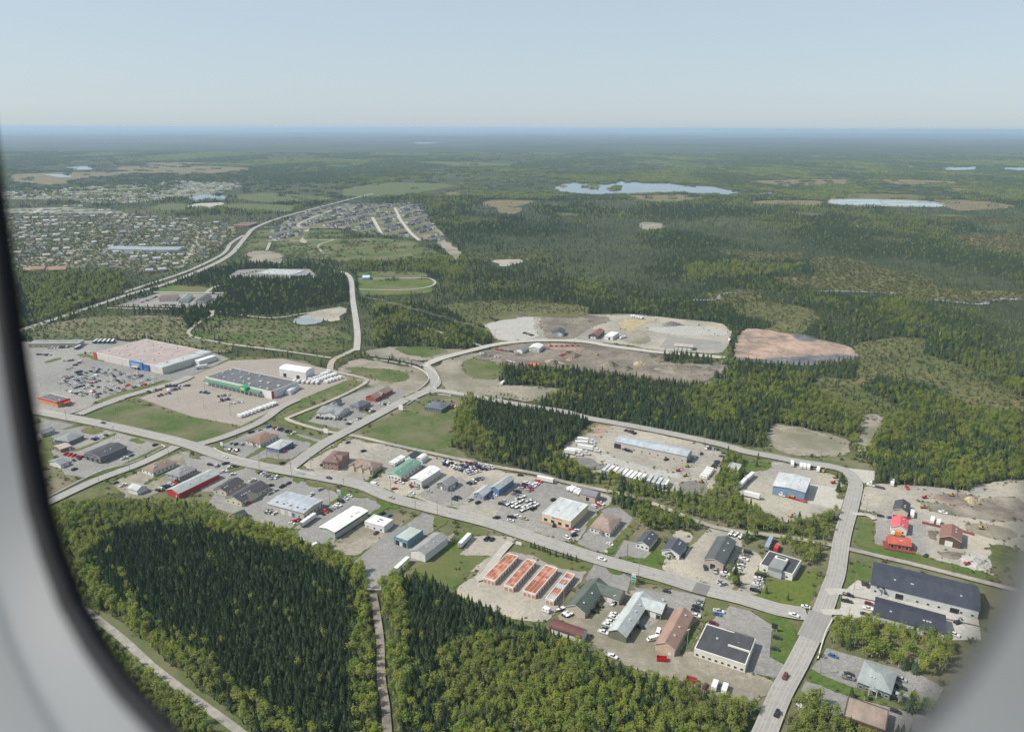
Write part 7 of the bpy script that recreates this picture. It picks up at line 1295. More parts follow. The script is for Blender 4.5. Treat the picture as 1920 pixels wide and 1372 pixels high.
    if o.get('deck'):
        g = MB(); g.box(-a/2-2.5,-a/2-.002,-b/2-1.6,b/2-2,.5,.7); g.box(-a/2-2.5,a/2+2.5,-b/2-1.8,-b/2-.002,.3,.55); g.box(a/2+.002,a/2+2.5,-b/2-1.6,b/2-3,.5,.7); g.build('deck','fencered',t)
    if o.get('wing'):
        w0, w1 = o['wing']; wb = b*(w1-w0)*.62; y1 = b/2; y0 = y1-wb; x0, x1 = a/2-.0, a/2+a*.95
        g = MB(); g.quad((x0,y0,0),(x1,y0,0),(x1,y0,h),(x0,y0,h)); g.quad((x1,y0,0),(x1,y1,0),(x1,y1,h),(x1,y0,h)); g.quad((x1,y1,0),(x0,y1,0),(x0,y1,h),(x1,y1,h)); g.tri((x1,y0,h),(x1,y1,h),(x1,(y0+y1)/2,h+rise)); g.build('wing_wall', wm, t)
        g = MB(); roof_gable(g, 0, x1, y0, y1, h, rise-.01, 'x'); g.build('wing_roof', rm, t)
        d = link('door', door_mesh(3,3,'white'), t); d.location = (x0+(x1-x0)*.5, y0, 0)
        d = link('door', door_mesh(2.2,2.6,'glass'), t); d.location = (x0+(x1-x0)*.82, y0, 0)
# ------------------------------------------------------------------ vehicles (front is +x)
def car_parts(kind):
    """returns dict of part -> MB, half-track and wheel x positions"""
    body = MB(); gl = MB()
    def cab(x0, x1, x2, x3, w, z0, z1):      # greenhouse: windscreen x3->x2, rear x0->x1
        wi = w*.80
        b = [(x0,-w,z0),(x3,-w,z0),(x3,w,z0),(x0,w,z0)]; t = [(x1,-wi,z1),(x2,-wi,z1),(x2,wi,z1),(x1,wi,z1)]
        for i in range(4): gl.quad(b[i], b[(i+1)%4], t[(i+1)%4], t[i])
        body.quad(*[(x,y,z+.03) for x,y,z in t]); 
        for i in range(4): body.quad(t[i], t[(i+1)%4], (*t[(i+1)%4][:2], z1+.03), (*t[i][:2], z1+.03))
    if kind == 'sedan':
        body.prism([(-2.3,.30),(2.3,.30),(2.35,.62),(2.2,.82),(1.1,.95),(-1.7,.98),(-2.25,.95),(-2.35,.7)], -.88, .88); cab(-1.75,-1.05,.35,1.1,.80,.95,1.44); wx = (1.45,-1.4)
    elif kind == 'suv':
        body.prism([(-2.3,.35),(2.3,.35),(2.35,.75),(2.2,1.0),(1.2,1.12),(-2.25,1.12),(-2.35,.8)], -.93, .93); cab(-2.2,-1.95,.5,1.2,.86,1.1,1.74); wx = (1.45,-1.45)
    elif kind == 'pickup':
        body.prism([(-2.85,.45),(2.85,.45),(2.9,.85),(2.75,1.1),(1.5,1.2),(-.9,1.2),(-.9,.75),(-2.8,.75),(-2.9,.8)], -.80, .80)
        body.box(-2.9,-.88,-.98,-.80,.5,1.22); body.box(-2.9,-.88,.80,.98,.5,1.22); body.box(-2.95,-2.82,-.98,.98,.5,1.2); body.prism([(-.9,.5),(2.85,.5),(2.9,.9),(2.7,1.1),(1.5,1.21),(-.9,1.21)], -.98, .98)
        cab(-.85,-.7,.75,1.45,.88,1.2,1.86); wx = (1.85,-1.85)
    else:
        body.prism([(-2.7,.35),(2.7,.35),(2.75,.9),(2.3,1.2),(1.6,1.9),(1.3,2.15),(-2.6,2.15),(-2.7,1.9)], -.98, .98); gl.quad((2.26,-.86,1.26),(2.26,.86,1.26),(1.66,.8,1.86),(1.66,-.8,1.86))
        for s in (-1,1): gl.quad((.4,s*.985,1.3),(1.5,s*.985,1.3),(1.3,s*.985,1.8),(.4,s*.985,1.8))
        wx = (1.8,-1.7)
    hw = .80 if kind == 'sedan' else .86
    return body, gl, [(x, s*hw) for x in wx for s in (-1,1)], (.33 if kind == 'sedan' else .38)
CP = {k: car_parts(k) for k in ('sedan','suv','pickup','van')}
_wheel = {}
def wheel_mesh(r):
    if r not in _wheel:
        w = MB(); w.cyl((0,-.11,0),(0,.11,0),r,10); w.cyl((0,-.125,0),(0,.125,0),r*.55,8,m=1); _wheel[r] = w.mesh('wheel',['rubber','galv'])
    return _wheel[r]
_cm = {}
PCOL = dict(white='whitepaint', dark='dark', black='black', silver='silver', grey='greypaint', blue='bluepaint', red='redpaint', maroon='maroon', tan='tanpaint', green='greenpaint')
def car_meshes(kind, col, joined):
    k = (kind, col, joined)
    if k not in _cm:
        b, g, wh, r = CP[kind]
        if joined:
            j = MB(); j.v = list(b.v); j.f = list(b.f); j.m = [0]*len(b.f)
            n = len(j.v); j.v += g.v; j.f += [tuple(n+i for i in f) for f in g.f]; j.m += [1]*len(g.f)
            for x, y in wh: j.cyl((x,y-.12,r),(x,y+.12,r),r,8,m=2)
            _cm[k] = j.mesh('car_'+kind, [PCOL[col],'glass','rubber'])
        else: _cm[k] = (b.mesh('body', PCOL[col]), g.mesh('windows','glass'))
    return _cm[k]
NAMES = dict(sedan='car', suv='station_wagon', pickup='pickup_truck', van='van'); WORD = dict(sedan='car', suv='wagon', pickup='pickup', van='van')
CARPOS = []
def place_car(x, y, rz, kind, col, label, group=None, far=False):
    z = zat(x, y)
    if far:
        o = link(NAMES[kind], car_meshes(kind, col, True)); o.location = (x,y,z); o.rotation_euler = (0,0,rz)
    else:
        o = empty(NAMES[kind], x, y, z, rz); bm_, gm_ = car_meshes(kind, col, False); link('body', bm_, o); link('windows', gm_, o)
        wh, r = CP[kind][2:4]
        for wx, wy in wh: w = link('wheel', wheel_mesh(r), o); w.location = (wx, wy, r)
    tag(o, label, {'car':'car','station_wagon':'wagon','pickup_truck':'pickup','van':'van'}[NAMES[kind]], group, 'thing'); CARPOS.append((x,y)); return o
def on_building(x, y, pad=1.5):
    for cx, cy, an, a, b in BASES:
        dx, dy = x-cx, y-cy; u = dx*math.cos(an)+dy*math.sin(an); v = -dx*math.sin(an)+dy*math.cos(an)
        if abs(u) < a/2+pad and abs(v) < b/2+pad: return True
    return False
crnd = random.Random(21)
for p, q, kind, col, place in D['CARS']:
    rz = math.atan2(q[1]-p[1], q[0]-p[0])
    if on_building(p[0], p[1], 1.0):
        for cx, cy, an, a, b in BASES:
            if on_building(p[0], p[1], 1.0): 
                v = Vector(p)-Vector((cx,cy)); 
                if v.length < max(a,b): p = tuple(Vector(p)+Vector((0.3,-1)).normalized()*3.0)
    place_car(p[0], p[1], rz, kind, col, '%s %s %s' % (col, WORD[kind], place), None, math.hypot(*p) > 640)
# boats and campers
def boat_mesh():
    h = MB(); n = 7; prof = []
    for i in range(n):
        t = i/(n-1); x = -3+6.2*t; w = 1.1*(1-max(0,(t-.45)/.55)**2); prof.append((x, w, .55+.25*t))
    for i in range(n-1):
        (x0,w0,z0),(x1,w1,z1) = prof[i], prof[i+1]
        for s in (-1,1):
            q = [(x0,s*w0,.6+z0),(x1,s*w1,.6+z1),(x1,s*w1*.35,.55),(x0,s*w0*.35,.5)]; h.quad(*(q if s < 0 else q[::-1]))
        h.quad((x0,-w0*.9,.5+z0),(x1,-w1*.9,.5+z1),(x1,w1*.9,.5+z1),(x0,w0*.9,.5+z0))
    h.quad((-3,-1.1,1.15),(-3,1.1,1.15),(-3,.38,.5),(-3,-.38,.5)); return h
BOAT = boat_mesh().mesh('hull','whitepaint')
g = MB(); g.quad((.4,-.85,1.25),(.4,.85,1.25),(-.1,.75,1.8),(-.1,-.75,1.8)); g.quad((.4,-.85,1.25),(-.1,-.75,1.8),(-.9,-.8,1.3),(-.9,-.85,1.25)); g.quad((.4,.85,1.25),(-.1,.75,1.8),(-.9,.8,1.3),(-.9,.85,1.25)); BGL = g.mesh('windscreen','glass')
g = MB(); g.box(-3.2,4.0,-.12,.12,.32,.44); g.box(-1.4,-.9,-1.1,1.1,.25,.38); BTR = g.mesh('boat_trailer','galv')
g = MB(); g.box(-3.6,-3.0,-.3,.3,.4,1.6); BMO = g.mesh('outboard','dark')
def boat(x, y, rz, label, group):
    o = empty('boat', x, y, zat(x,y), rz); link('hull', BOAT, o); link('windscreen', BGL, o); link('boat_trailer', BTR, o); link('outboard', BMO, o)
    for s in (-1,1): w = link('wheel', wheel_mesh(.33), o); w.location = (-1.1, s*1.15, .33)
    tag(o, label, 'boat', group, 'thing')
def camper_meshes():
    b = MB(); b.prism([(-3,.55),(2.6,.55),(3.1,1.2),(3.0,2.3),(2.6,2.8),(-2.9,2.8),(-3.05,2.4)], -1.2, 1.2); b.box(-.6,.3,-.35,.35,2.8,3.05)
    g = MB()
    for s in (-1,1):
        for x in (-1.8, 1.2): g.box(x-.5,x+.5,s*1.2-.012*(s<0),s*1.2+.012*(s>0),1.6,2.2)
    t = MB(); t.box(2.6,4.2,-.08,.08,.45,.6)
    return b.mesh('body','whitepaint'), g.mesh('windows','glass'), t.mesh('drawbar','galv')
CMP = camper_meshes()
def camper(x, y, rz, label, group=None, L=None, far=False):
    o = empty('camper', x, y, zat(x,y), rz)
    for m_, n_ in zip(CMP, ('body','windows','drawbar')): link(n_, m_, o)
    for s in (-1,1): w = link('wheel', wheel_mesh(.33), o); w.location = (-.3, s*1.08, .33)
    if L: o.scale = (max(.7,min(1.6,L/6.2)),)*1 + (1,1)
    tag(o, label, 'camper', group, 'thing')
WT = [('sedan',.34),('suv',.36),('pickup',.25),('van',.05)]
CW = [('white',.27),('dark',.2),('black',.15),('silver',.16),('grey',.10),('red',.05),('blue',.05),('maroon',.02)]
def pick(tab):
    r = crnd.random()*sum(w for _, w in tab)
    for k, w in tab:
        r -= w
        if r <= 0: return k
    return tab[0][0]
for A, Bq, n, kind, place, hd in D['ROWS']:
    A = Vector(A); Bq = Vector(Bq); d = Bq-A; rz = math.atan2(d.y, d.x); 
    if hd is None: rz += math.pi/2
    L = d.length; n = min(n if kind != 'car' or 'vast pinkish' not in place else 99, max(2, int(L/ (2.75 if kind == 'car' and hd is None else 3.0 if hd is None else 6.0))+1))
    for i in range(n):
        if n > 8 and kind == 'car' and crnd.random() < (.42 if 'vast pinkish' in place else .14): continue
        p = A+d*(i/max(1,n-1))+Vector((crnd.uniform(-.3,.3), crnd.uniform(-.5,.5)))
        if on_building(p.x, p.y, 1.0): continue
        if any((p.x-u)**2+(p.y-v)**2 < 2.05**2 for u, v in CARPOS): continue
        h = rz+crnd.uniform(-.05,.05)+(math.pi if crnd.random() < .4 else 0)
        if kind == 'boat' and crnd.random() < .2: continue
        if kind == 'boat': p += Vector((crnd.uniform(-.8,.8), crnd.uniform(-.8,.8))); h += crnd.uniform(-.25,.25); boat(p.x, p.y, h, 'white boat on its trailer '+place, 'boats '+place); CARPOS.append((p.x,p.y)); continue
        if kind == 'camper': camper(p.x, p.y, h, 'white camper '+place, 'campers '+place); CARPOS.append((p.x,p.y)); continue
        k = 'pickup' if kind in ('pickup','scrap') else pick(WT); c = ['red','dark','tan','maroon','white','grey'][crnd.randrange(6)] if kind == 'scrap' else 'red' if kind == 'redcar' else ('white' if kind == 'pickup' and crnd.random() < .8 else pick(CW if 'vast' not in place else [('white',.36),('silver',.24),('dark',.14),('black',.1),('grey',.1),('red',.04),('blue',.02)]))
        place_car(p.x, p.y, h, k, c, '%s %s parked %s' % (c, WORD[k], place), 'cars '+place, p.length > 640)
def seg(p, q): 
    v = Vector(q)-Vector(p); return (Vector(p)+Vector(q))/2, v.length, math.atan2(v.y, v.x)
def trailer_box(o, L, col='whitepaint', h=4.0):
    b = MB(); b.box(-L/2,L/2,-1.27,1.27,1.15,h); b.build('box', col, o)
    b = MB(); b.box(-L/2+.002,L/2-.002,-1.285,1.285,1.1,1.24); b.box(-L/2,-L/2+.12,-1.29,1.29,1.1,h+.03); b.box(L/2-.12,L/2,-1.29,1.29,1.1,h+.03); b.build('rail','galv',o)
    for x in (-L/2+1.2,-L/2+2.5):
        for s in (-1,1): w = link('wheel', wheel_mesh(.5), o); w.location = (x, s*1.05, .5); w.scale = (1,2,1)
    b = MB(); [b.box(L/2-2.6,L/2-2.4,s*.8-.08,s*.8+.08,0,1.15) for s in (-1,1)]; b.build('landing_leg','galv',o)
def tractor(o, x, col):   # cab whose front is at x
    b = MB(); b.prism([(x-5.6,.7),(x,.7),(x,1.3),(x-.2,1.75),(x-1.5,1.95),(x-1.8,2.9),(x-2.4,3.5),(x-3.6,3.6),(x-3.6,1.1),(x-5.6,1.1)], -1.2, 1.2); c = b.build('cab', col, o)
    b = MB(); b.quad((x-1.52,-1.05,2.0),(x-1.52,1.05,2.0),(x-1.78,1.0,2.8),(x-1.78,-1.0,2.8)); [b.box(x-3.0,x-2.0,s*1.2-.02,s*1.2+.02,2.0,2.8) for s in (-1,1)]; b.build('windows','glass',c)
    for wx in (x-1.0, x-4.2, x-5.4):
        for s in (-1,1): w = link('wheel', wheel_mesh(.5), o); w.location = (wx, s*1.0, .5); w.scale = (1,1.8,1)
MNAMES = dict(mud='mud')
for kind, name, label, p, q, k in D['OTH']:
    c, L, rz = seg(p, q); z = zat(c.x, c.y)
    cat = name.replace('_', ' ')
    if kind == 'camper': camper(c.x, c.y, rz, label, None, L); continue
    if kind == 'mound':
        nr, na = 7, 26; v = [(0,0,k['h'])]; f = []; mr = random.Random(label)
        for i in range(1, nr+1):
            t = i/nr
            for j in range(na):
                th = 2*math.pi*j/na; rr = 1+.16*math.sin(3*th+1.3)+mr.uniform(-.07,.07)
                v.append((L/2*t*rr*math.cos(th), k['dep']/2*t*rr*math.sin(th), max(-.1, k['h']*(math.cos(t*math.pi)*.5+.5)+(mr.uniform(-.25,.25)*k['h']*.5 if i < nr else -.3))))
        f = [(0,1+j,1+(j+1)%na) for j in range(na)]
        for i in range(nr-1):
            for j in range(na): f.append((1+i*na+j, 1+(i+1)*na+j, 1+(i+1)*na+(j+1)%na, 1+i*na+(j+1)%na))
        me = bpy.data.meshes.new(name); me.from_pydata(v, [], f); me.materials.append(M(k['m'])); me.update()
        o = link(name, me); o.location = (c.x,c.y,z); o.rotation_euler = (0,0,rz); tag(o, label, 'mound', None, 'thing'); continue
    o = empty(name, c.x, c.y, z, rz); tag(o, label, cat, k.get('group'), 'thing')
    if kind == 'trailer': trailer_box(o, max(9, min(16.5, L))*random.uniform(.93,1.0), 'bluegreywall' if 'blue-grey' in label else random.choice(['whitepaint','palemetal','palegrey','palemetal']) if 'row' in label else 'whitepaint', random.uniform(3.7,4.05)); o.rotation_euler.z += random.uniform(-.03,.03)
    elif kind == 'bus':
        L = 12.0; b = MB(); b.prism([(-6,.4),(6,.4),(6.05,1.2),(5.8,3.0),(5.5,3.2),(-5.9,3.2),(-6,2.9)], -1.25, 1.25); b.build('body','teal',o)
        b = MB(); [b.box(-5.4,5.2,s*1.25-.015*(s<0),s*1.25+.015*(s>0),1.6,2.6) for s in (-1,1)]; b.build('windows','glass',o); b = MB(); b.box(-5.6,5.4,-1.1,1.1,3.2,3.3); b.build('roof','whitepaint',o)
        for x in (-3.6,3.8):
            for s in (-1,1): w = link('wheel', wheel_mesh(.5), o); w.location = (x, s*1.1, .5)
    elif kind == 'semi':
        L = max(15, min(21, L)); u = empty('trailer', 0, 0, 0); u.parent = o; u.location = (-3.2,0,0)
        b = MB(); b.box(-(L-6)/2,(L-6)/2,-1.27,1.27,1.15,4.0); bx = b.build('box','whitepaint',o); bx.location = (-3.2,0,0); bpy.data.objects.remove(u)
        for x in (-L/2+1.2,-L/2+2.5):
            for s in (-1,1): w = link('wheel', wheel_mesh(.5), o); w.location = (x, s*1.05, .5); w.scale = (1,2,1)
        tractor(o, L/2, 'whitepaint')
    elif kind == 'lowbed':
        L = max(12, min(20, L)); b = MB(); b.box(-L/2,L/2-6.2,-1.3,1.3,.75,1.05); b.build('bed','redpaint' if not k.get('nomach') else 'dark',o)
        for x in (-L/2+1,-L/2+2.2,-L/2+3.4):
            for s in (-1,1): w = link('wheel', wheel_mesh(.5), o); w.location = (x, s*1.05, .5); w.scale = (1,2,1)
        tractor(o, L/2, 'whitepaint')
        if not k.get('nomach'):
            m = empty('excavator', 0,0,0); m.location = (c.x,c.y,z+1.052); m.rotation_euler = (0,0,rz); tag(m, 'yellow excavator loaded on the red low-bed trailer', 'excavator', None, 'thing')
            digger = m
    elif kind == 'boxtruck':
        L = max(6, min(11, L)); b = MB(); b.box(-L/2,L/2-2.2,-1.2,1.2,.9,3.3); b.build('box', k['col'], o)
        b = MB(); b.prism([(L/2-2.1,.6),(L/2,.6),(L/2,1.5),(L/2-.5,2.5),(L/2-2.1,2.5)], -1.1, 1.1); b.build('cab','whitepaint',o)
        b = MB(); b.quad((L/2-.04,-1,1.55),(L/2-.04,1,1.55),(L/2-.45,1,2.42),(L/2-.45,-1,2.42)); b.build('windscreen','glass',o)
        for x in (-L/2+1.6, L/2-1.2):
            for s in (-1,1): w = link('wheel', wheel_mesh(.45), o); w.location = (x, s*1.0, .45)
    elif kind == 'container':
        L = max(5, min(7, L)); b = MB(); b.box(-L/2,L/2,-1.2,1.2,.1,.3); b.box(-L/2,L/2,-1.2,-1.1,.3,2.0); b.box(-L/2,L/2,1.1,1.2,.3,2.0); b.box(-L/2,-L/2+.1,-1.1,1.1,.3,2.0); b.box(L/2-.1,L/2,-1.1,1.1,.3,2.0); b.build('bin',k['col'],o)
        for i in range(6): b = MB(); x = -L/2+.3+(L-.6)*i/5; b.box(x-.08,x+.08,-1.3,1.3,.1,.22); [b.box(x-.08,x+.08,s*1.25-.05,s*1.25+.05,.22,2.0) for s in (-1,1)]; b.build('rib',k['col'],o)
    if kind == 'digger' or (kind == 'lowbed' and not k.get('nomach')):
        t = o if kind == 'digger' else m; t.scale = (.8,.8,.8); cl = k.get('col','yellowpaint')
        for s in (-1,1): b = MB(); b.prism([(-2.0,.2),(-1.6,0),(1.6,0),(2.0,.2),(2.0,.7),(1.6,.9),(-1.6,.9),(-2,.7)], s*1.1-.3, s*1.1+.3); b.build('track','rubber',t)
        b = MB(); b.box(-2.0,1.2,-1.2,1.2,.95,1.9); b.box(-2.1,-1.0,-1.2,1.2,1.9,2.2); b.build('house',cl,t)
        b = MB(); b.prism([(0,1.9),(1.3,1.9),(1.2,3.0),(.1,3.0)], -1.2, -.1); b.build('cab','glass',t)
        b = MB(); b.cyl((1.0,.4,1.7),(2.9,.4,3.6),.28,6); b.cyl((2.9,.4,3.6),(4.6,.4,2.2),.22,6); b.build('boom',cl,t)
        b = MB(); b.prism([(4.3,1.6),(5.0,1.5),(4.9,2.3),(4.5,2.4)], -.1, .9); b.build('bucket','dark',t)
# ------------------------------------------------------------------ poles, lamps, signs, fences
pm = MB(); pm.cyl((0,0,0),(0,0,10.5),.17,7,.11); POLE = pm.mesh('post','pole')
pm = MB(); pm.box(-1.2,1.2,-.07,.07,9.6,9.78); [pm.cyl((x,0,9.78),(x,0,10.02),.06,5) for x in (-1,-.35,.35,1)]; ARM = pm.mesh('crossarm','wood')
pm = MB(); pm.cyl((.35,0,8.0),(.35,0,9.0),.25,8); TRF = pm.mesh('transformer','galv')
for i, (x, y) in enumerate(D['POLES']):
    o = empty('utility_pole', x, y, zat(x,y), R(60)); link('post', POLE, o); link('crossarm', ARM, o)
    if i % 3 == 0: link('transformer', TRF, o)
    near = min(((cx-x)**2+(cy-y)**2, lb) for (cx,cy,*_), lb in zip(BASES, [b[1] for b in D['BLD']]))[1]
    tag(o, 'wooden utility pole nearest the '+' '.join(near.split()[:10]), 'utility pole', 'utility poles along the streets', 'thing')
pm = MB(); pm.cyl((0,0,0),(0,0,11),.13,6,.09); LP = pm.mesh('post','galv')
pm = MB(); pm.box(-.9,.9,-.25,.25,10.9,11.15); LH = pm.mesh('lamp_head','ventgrey')
for x, y in D['LAMPS']:
    o = empty('lamp_post', x, y, zat(x,y), R(30)); link('post', LP, o); link('lamp_head', LH, o)
    tag(o, 'tall grey lamp post with double head in the '+('lot of the vast pinkish-roofed store' if x < -330 else 'brown lot of the dark-roofed store' if x < -170 else 'lots by the main street'), 'lamp post', 'lamp posts in the parking lots', 'thing')
for l, (x, y), w, h, z in D['SIGNS']:
    o = empty('sign', x, y, zat(x,y), R(-28 if 'slanted' not in l else -55)); tag(o, l, 'sign', None, 'thing')
    dk = 'dark ' in l
    b = MB(); b.box(-w/2,w/2,-.15,.15,z-h,z); b.build('board','whitepaint' if not dk else 'dark',o)
    if 'stacked' in l or 'pylon' in l:
        for i in range(3): b = MB(); b.box(-w/2+.15,w/2-.15,-.18,-.152,z-h+.2+i*h/3,z-h+h/3*(i+1)-.2); b.build('panel',['signgreen','signblue','ventgrey'][i],o)
    for s in (-1,1): b = MB(); b.box(s*w*.35-.12,s*w*.35+.12,-.1,.1,0,z-h); b.build('post','galv',o)
FL = ['dark red board fence beside the beige house','dark red board fence left of the brown barn','dark red board fence right of the brown barn']
for (c_, pts), l in zip(D['FENCE'], FL):
    a, b = Vector(pts[0]), Vector(pts[1]); d = b-a; L = d.length; o = empty('fence', a.x, a.y, zat(a.x,a.y), math.atan2(d.y,d.x)); tag(o, l, 'fence', None, 'thing')
    n = max(4, int(L/.9)); bm_ = MB(); bm_.box(0,L/n-.05,-.03,.03,.1,1.8); me_ = bm_.mesh('board','fencered')
    for i in range(n): q = link('board', me_, o); q.location = (i*L/n, 0, random.uniform(-.05,.05))
    for i in range(int(L/3)+1): bm_ = MB(); bm_.box(-.07,.07,.03,.17,0,1.9); q = bm_.build('post','fencered',o); q.location = (min(L,i*3.0),0,0)
# power lines over the upper wood
for dx in (0.0, 5.0):
    cu = MB(); tot = D['WIRE']
    for (x0,y0),(x1,y1) in zip(tot[:-1], tot[1:]):
        for k in range(8):
            t0, t1 = k/8, (k+1)/8; cu.cyl((x0+(x1-x0)*t0+dx, y0+(y1-y0)*t0, 16-10*t0*(1-t0)), (x0+(x1-x0)*t1+dx, y0+(y1-y0)*t1, 16-10*t1*(1-t1)), .07, 4)
    tag(cu.build('power_line','ventgrey'), 'thin power line wire crossing the upper wood', 'power line', 'power line wires over the upper wood', 'thing')
for x, y in D['WIRE']:
    o = empty('utility_pole', x+2.5, y, 0, R(30)); q = link('post', POLE, o); q.scale = (1.4,1.4,1.55); q = link('crossarm', ARM, o); q.location = (0,0,6.2); q.scale = (2.6,1,1)
    tag(o, 'tall power line pole with wide crossarm in the upper wood', 'utility pole', 'power line poles in the upper wood', 'thing')
# ------------------------------------------------------------------ far houses
HW = ['white','white','cream','palewall','creamy','whitewall','beige']; HRF = ['charcoal','greyroof','slateroof','brownroof','blackroof','purpleroof']
hm = {}
def house_mesh(w, r):
    if (w,r) not in hm:
        a = MB(); walls(a, 11, 8, 3.4, 'gable', 'x', 2.4); b = MB(); roof_gable(b, -5.5, 5.5, -4, 4, 3.4, 2.4, 'x')
        hm[(w,r)] = (a.mesh('wall', w), b.mesh('roof', r))
    return hm[(w,r)]
hrnd = random.Random(5); HP = []
def street_points(poly, ang, sx, sy, keep, jit=1.0):
    p = np.array(poly); lo = p.min(0)-60; hi = p.max(0)+60; cx, cy = (lo+hi)/2; ext = max(hi-lo)*.75; out = []
    c, s = math.cos(ang), math.sin(ang)
    for i in range(int(-ext/sy), int(ext/sy)+1):
        off = sy*i + (0 if i % 2 else sy*.28)
        for j in range(int(-ext/sx), int(ext/sx)+1):
            u = j*sx+hrnd.uniform(-2,2)*jit; v = off+hrnd.uniform(-3,3)*jit; x = cx+u*c-v*s; y = cy+u*s+v*c
            if hrnd.random() < keep: out.append((x,y,ang+(0 if hrnd.random() < .75 else math.pi/2)))
    ok = inpoly([q[0] for q in out],[q[1] for q in out],poly)
    return [q for q, k in zip(out, ok) if k]
def clear_of_roads(q, pad=7): return (np.hypot(RP[:,0]-q[0], RP[:,1]-q[1])-RP[:,2]).min() > pad
towns = [('new subdivision beyond the meadows', [q for q in street_points(D['SUBDIV'], R(72), 17, 44, .92, .5) if clear_of_roads(q)]),
         ('left suburb', [q for q in street_points(D['LTOWN'], R(20), 21, 42, .66) if clear_of_roads(q) and q[0] > -1.0*q[1]*.72]),
         ('farthest suburb', [q for q in street_points(D['UTOWN'], R(12), 24, 60, .7) if q[0] > -q[1]*.72])]
allh = sorted([(math.hypot(x,y), x, y, a, tn) for tn, L_ in towns for x, y, a in L_ if not on_building(x,y,8)])
print('far houses', [(t, len(l)) for t, l in towns])
stuffv = {}
for i, (d_, x, y, a, tn) in enumerate(allh):
    w = HW[hrnd.randrange(len(HW))] if tn[0] != 'n' else ['charwall','greywall','palewall','slate','white'][hrnd.randrange(5)]; r = HRF[hrnd.randrange(len(HRF))] if tn[0] == 'n' else ['greyroof','palegrey','brownroof','tanroof','greymetal','charcoal','slateroof'][hrnd.randrange(7)]; sc = hrnd.uniform(.8,1.25)
    wm_, rm_ = house_mesh(w, r)
    if i < 300:
        o = empty('house', x, y, zat(x,y) if d_ < 2500 else .3, a); o.scale = (sc,sc,1); link('wall', wm_, o); link('roof', rm_, o)
        tone = {'charcoal':'dark','greyroof':'grey','slateroof':'slate','brownroof':'brown','blackroof':'black','purpleroof':'dark grey','palegrey':'pale grey','tanroof':'tan','greymetal':'light grey'}[r]
        tag(o, 'small %s house with %s roof in the far %s' % (dict(white='white',creamy='cream',whitewall='white',cream='cream',palewall='pale',greywall='grey',tan='tan',bluegreywall='blue-grey',beige='beige',charwall='dark',slate='slate')[w], tone, tn), 'house', 'houses in the '+tn, 'thing')
    else:
        c, s = math.cos(a), math.sin(a)
        for me_, mt in ((wm_, w), (rm_, r)):
            V_, F_ = stuffv.setdefault(mt, ([], [])); n = len(V_)
            V_ += [(x+sc*(v.co.x*c-v.co.y*s), y+sc*(v.co.x*s+v.co.y*c), v.co.z+.3) for v in me_.vertices]; F_ += [tuple(n+k for k in p.vertices) for p in me_.polygons]
if stuffv:
    V_ = []; F_ = []; MI = []; mats = []
    for k, (mt, (v, f)) in enumerate(stuffv.items()):
        n = len(V_); V_ += v; F_ += [tuple(n+i for i in q) for q in f]; MI += [k]*len(f); mats.append(mt)
    me = bpy.data.meshes.new('far_houses'); me.from_pydata(V_, [], F_); [me.materials.append(M(m)) for m in mats]; me.polygons.foreach_set('material_index', MI); me.update()
    tag(link('far_houses', me), 'far suburb houses melting together on the horizon side', 'houses', None, 'stuff')
# ------------------------------------------------------------------ trees
def spruce(seed, H=10.0):
    r = random.Random(seed); cr = MB(); tk = MB(); tk.cyl((0,0,0),(0,0,H*.85),.16,5,.04)
    tiers = 8; n = 9; R0 = H*.20*r.uniform(.88,1.15)
    for i in range(tiers):
        t = i/(tiers-1); z0 = H*(.10+.76*t); rad = R0*(1-t)**.85+.16; top = z0+H*.19*(1-.35*t); ph = r.uniform(0,6.28); k = len(cr.v)
        cr.v.append((0,0,top))
        for j in range(n*2):
            a = ph+math.pi*j/n; rr = rad*(r.uniform(.85,1.2) if j % 2 == 0 else r.uniform(.45,.65)); cr.v.append((rr*math.cos(a), rr*math.sin(a), z0-(.35 if j % 2 == 0 else -.15)*(1-t)+r.uniform(-.15,.15)))
        for j in range(n*2): cr.f.append((k, k+1+j, k+1+(j+1)%(n*2))); cr.m.append(0)
    return cr, tk
def birch(seed, H=9.0, n=170):
    r = random.Random(seed); cr = MB(); tk = MB(); lean = (r.uniform(-.4,.4), r.uniform(-.4,.4))
    tk.cyl((0,0,0),(lean[0],lean[1],H*.75),.13,5,.04)
    limbs = []
    for i in range(5):
        a = r.uniform(0,6.28); z = H*r.uniform(.3,.6); q = (1.1*math.cos(a)*r.uniform(.7,1.3), 1.1*math.sin(a)*r.uniform(.7,1.3), z+H*r.uniform(.15,.3)); tk.cyl((lean[0]*z/H,lean[1]*z/H,z),q,.06,4,.02); limbs.append(q)
    cents = limbs+[(lean[0],lean[1],H*.85),(lean[0]*.8,lean[1]*.8,H*.65)]
    for i in range(n):
        c = cents[r.randrange(len(cents))]; s = r.uniform(.22,.48)
        d = Vector((r.gauss(0,.62), r.gauss(0,.62), r.gauss(0,.95))); p = Vector(c)+d
        if p.z < H*.16: p.z = H*.16+r.random()
        nrm = (d*.7+Vector((0,0,1.1))+Vector((r.gauss(0,.5),r.gauss(0,.5),r.gauss(0,.3)))).normalized(); a = nrm.orthogonal().normalized(); b = nrm.cross(a)
        q = r.uniform(0,6.28); u = (a*math.cos(q)+b*math.sin(q))*s; v = (b*math.cos(q)-a*math.sin(q))*s*r.uniform(.6,1.0)
        cr.quad(tuple(p-u*.9), tuple(p-v), tuple(p+u*1.1), tuple(p+v*.9))
    return cr, tk
